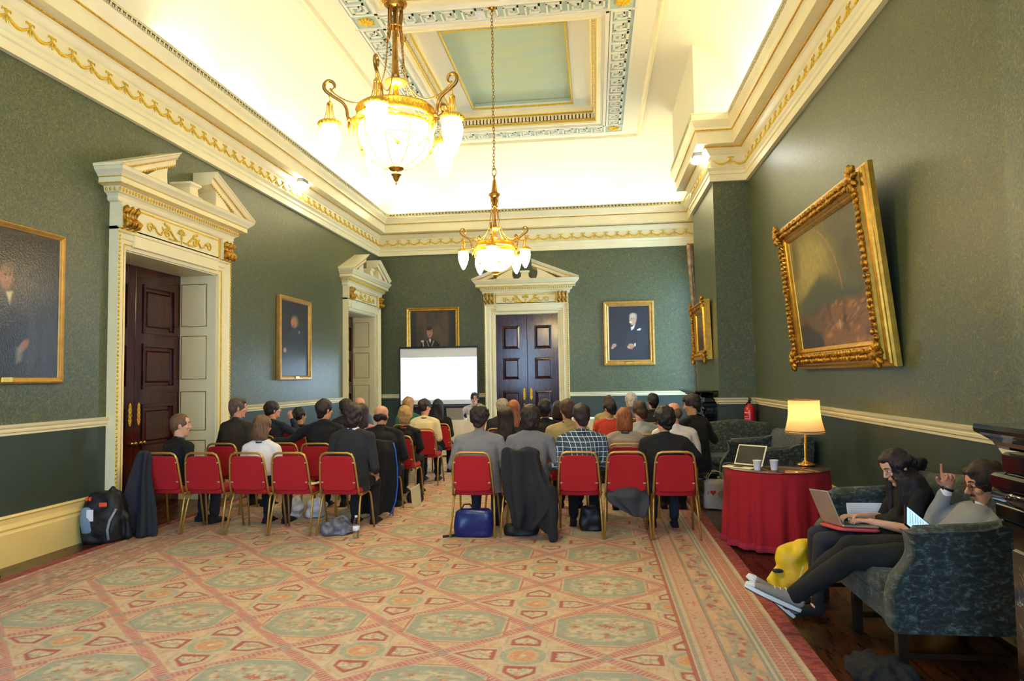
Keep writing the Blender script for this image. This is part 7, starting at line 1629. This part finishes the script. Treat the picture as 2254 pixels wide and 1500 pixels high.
bag('carrier_bag', 'white plastic carrier bag by the feet of the woman in the white cardigan', 'bag', (-3.62, 7.95, .012), .14, .12, .24, C_PLA, 0, .5, disp=(.04, 14, 1))
bag('carrier_bag', 'white plastic carrier bag seen under the chair with the booklet', 'bag', (-3.36, 7.95, .012), .22, .16, .22, C_PLA, 0, .5, disp=(.04, 14, 1))
bag('satchel', 'flat black satchel lying on the rug beneath the charcoal coat', 'bag', (-.80, 7.20, .012), .36, .22, .11, C_NY, 0, .9, disp=(.02, 9, 1))
bag('handbag', 'black leather handbag on the rug beneath the plaid shirt man', 'bag', (-.08, 7.42, .012), .24, .14, .26, mat('black_leather', '0c0c0d', .5, bump=.3, bscale=30), 0, .6)
bag('handbag', 'black bag on the rug beside the feet of the golden-haired woman', 'bag', (-2.42, 9.0, .012), .2, .2, .16, C_NY, 0, .6)
o = bag('tote_bag', 'cream cotton tote bag with a red heart print standing by the far sofa', 'bag', (1.44, 8.72, 0), .30, .14, .36, mat('cream_canvas', 'cfc6b4', .9, var=.05, bump=.3, bscale=20), 3, .85, disp=(.02, 7, 1))
for sy in (-.045, .045): m = MB(); m.tube([(-.11, sy, .33), (-.10, sy, .40), (-.06, sy, .46), (0, sy, .47), (.06, sy, .45), (.09, sy, .38), (.10, sy, .32)], (.014, .004), 8, up=(0, 1, 0)); m.build('handle', mat('cream_canvas_strap', 'd2c79c', .9), o)
m = MB(); hp = [(0, -.035), (.028, -.005), (.034, .012), (.026, .026), (.012, .026), (0, .012), (-.012, .026), (-.026, .026), (-.034, .012), (-.028, -.005)]
m.prism([(-.055+u, .215+v) for u, v in hp], lambda u, v, d: (u, d, v), -.088, -.084); m.bbox((-.115, -.087, .195), (-.108, -.083, .235), .001)
m.build('red_heart_print', mat('red_print', 'c5352a', .8), o); m = MB()
for rr in (.042, .030, .018): m.torus((.045, -.086, .20), rr, .0035, 22, 6, Matrix.Rotation(R(90), 3, 'X') @ Matrix.Diagonal((1, .8, 1)))
m.build('coral_print', mat('coral_print', 'd0866c', .8), o)
M_YEL = cloth('yellow_nylon', 'd2a608', c2='e0b818', rough=.55, sc=5)
o = bag('backpack', 'yellow backpack leaning on the floor beside the seated woman', 'backpack', (1.42, 5.32, 0), .26, .26, .40, M_YEL, -10, .45, sag=.7, disp=(.03, 9, .8), extra=lambda mb: (mb.cap([V(-.13, -.08, .05), V(-.15, -.08, .15), V(-.12, -.06, .21)], [.05, .055, .04], 12), mb.cap([V(.02, -.02, .3), V(.07, 0, .38), V(.10, 0, .41)], [.08, .06, .035], 10), mb.cap([V(.1, 0, .02), V(.18, -.03, .03)], [.03, .025], 8)))
m = MB(); m.ell((-.120, -.095, .218), (.040, .03, .014)); m.build('navy_opening', mat('navy_lining', '161a30', .9), o); m = MB(); m.bbox((.03, -.150, .13), (.055, -.142, .138), .002); m.build('logo_tab', M_BLACK, o)
m = MB(); m.tube([(-.01, -.148, .14), (.03, -.145, .20), (.05, -.135, .27)], .004, 6); m.build('zip', mat('pale_zip', 'cfc9a0', .5), o)
t = thing('booklet', 'open white booklet lying on the seat of the empty rear chair', 'booklet', (-3.10, 7.27, .515), R(12))
m = MB(); m.bbox((-.16, -.09, 0), (0, .09, .006), .002); m.X = Matrix.Rotation(R(-14), 4, 'Y'); m.bbox((.0, -.09, 0), (.13, .09, .006), .002); m.build('pages', mat('cream_paper', 'd6cdae', .8), t)
t = thing('folder', 'pale paper folder leaning beside the golden-haired woman in the aisle', 'folder', (-2.33, 8.72, .012)); t.rotation_euler = (R(4), R(-14), R(70)); m = MB(); m.bbox((-.10, -.005, 0), (.10, .005, .27), .002); m.build('cover', mat('cream_paper', 'd6cdae', .8), t)
t = thing('floor_socket', 'small open brass socket plate set in the dark floorboards', 'socket', (1.445, 4.80, 0)); m = MB(); m.bbox((-.045, -.035, 0), (.045, .035, .006), .003); m.build('plate', M_BRASS, t); m = MB(); m.X = Matrix.Rotation(R(-55), 4, 'X'); m.bbox((-.02, .03, .0), (.02, .06, .006), .003); m.build('flap', M_GOLD, t)
t = thing('shoe', 'tip of a glossy black shoe at the left edge by the skirting', 'shoe', (-5.14, 5.30, 0), R(-20)); m = MB(); m.smooth = True; m.cap([V(-.14, 0, .05), V(0, 0, .045), (.10, 0, .035)], [(.045, .04), (.048, .036), (.042, .026)], 14, up=(0, 1, 0)); m.build('upper', mat('patent_black', '08080a', .12, coat=.6), t)
m = MB(); m.box((-.17, -.04, 0), (.13, .04, .014)); m.build('sole', M_BLACK, t)
bpy.data.scenes.remove(TMP)
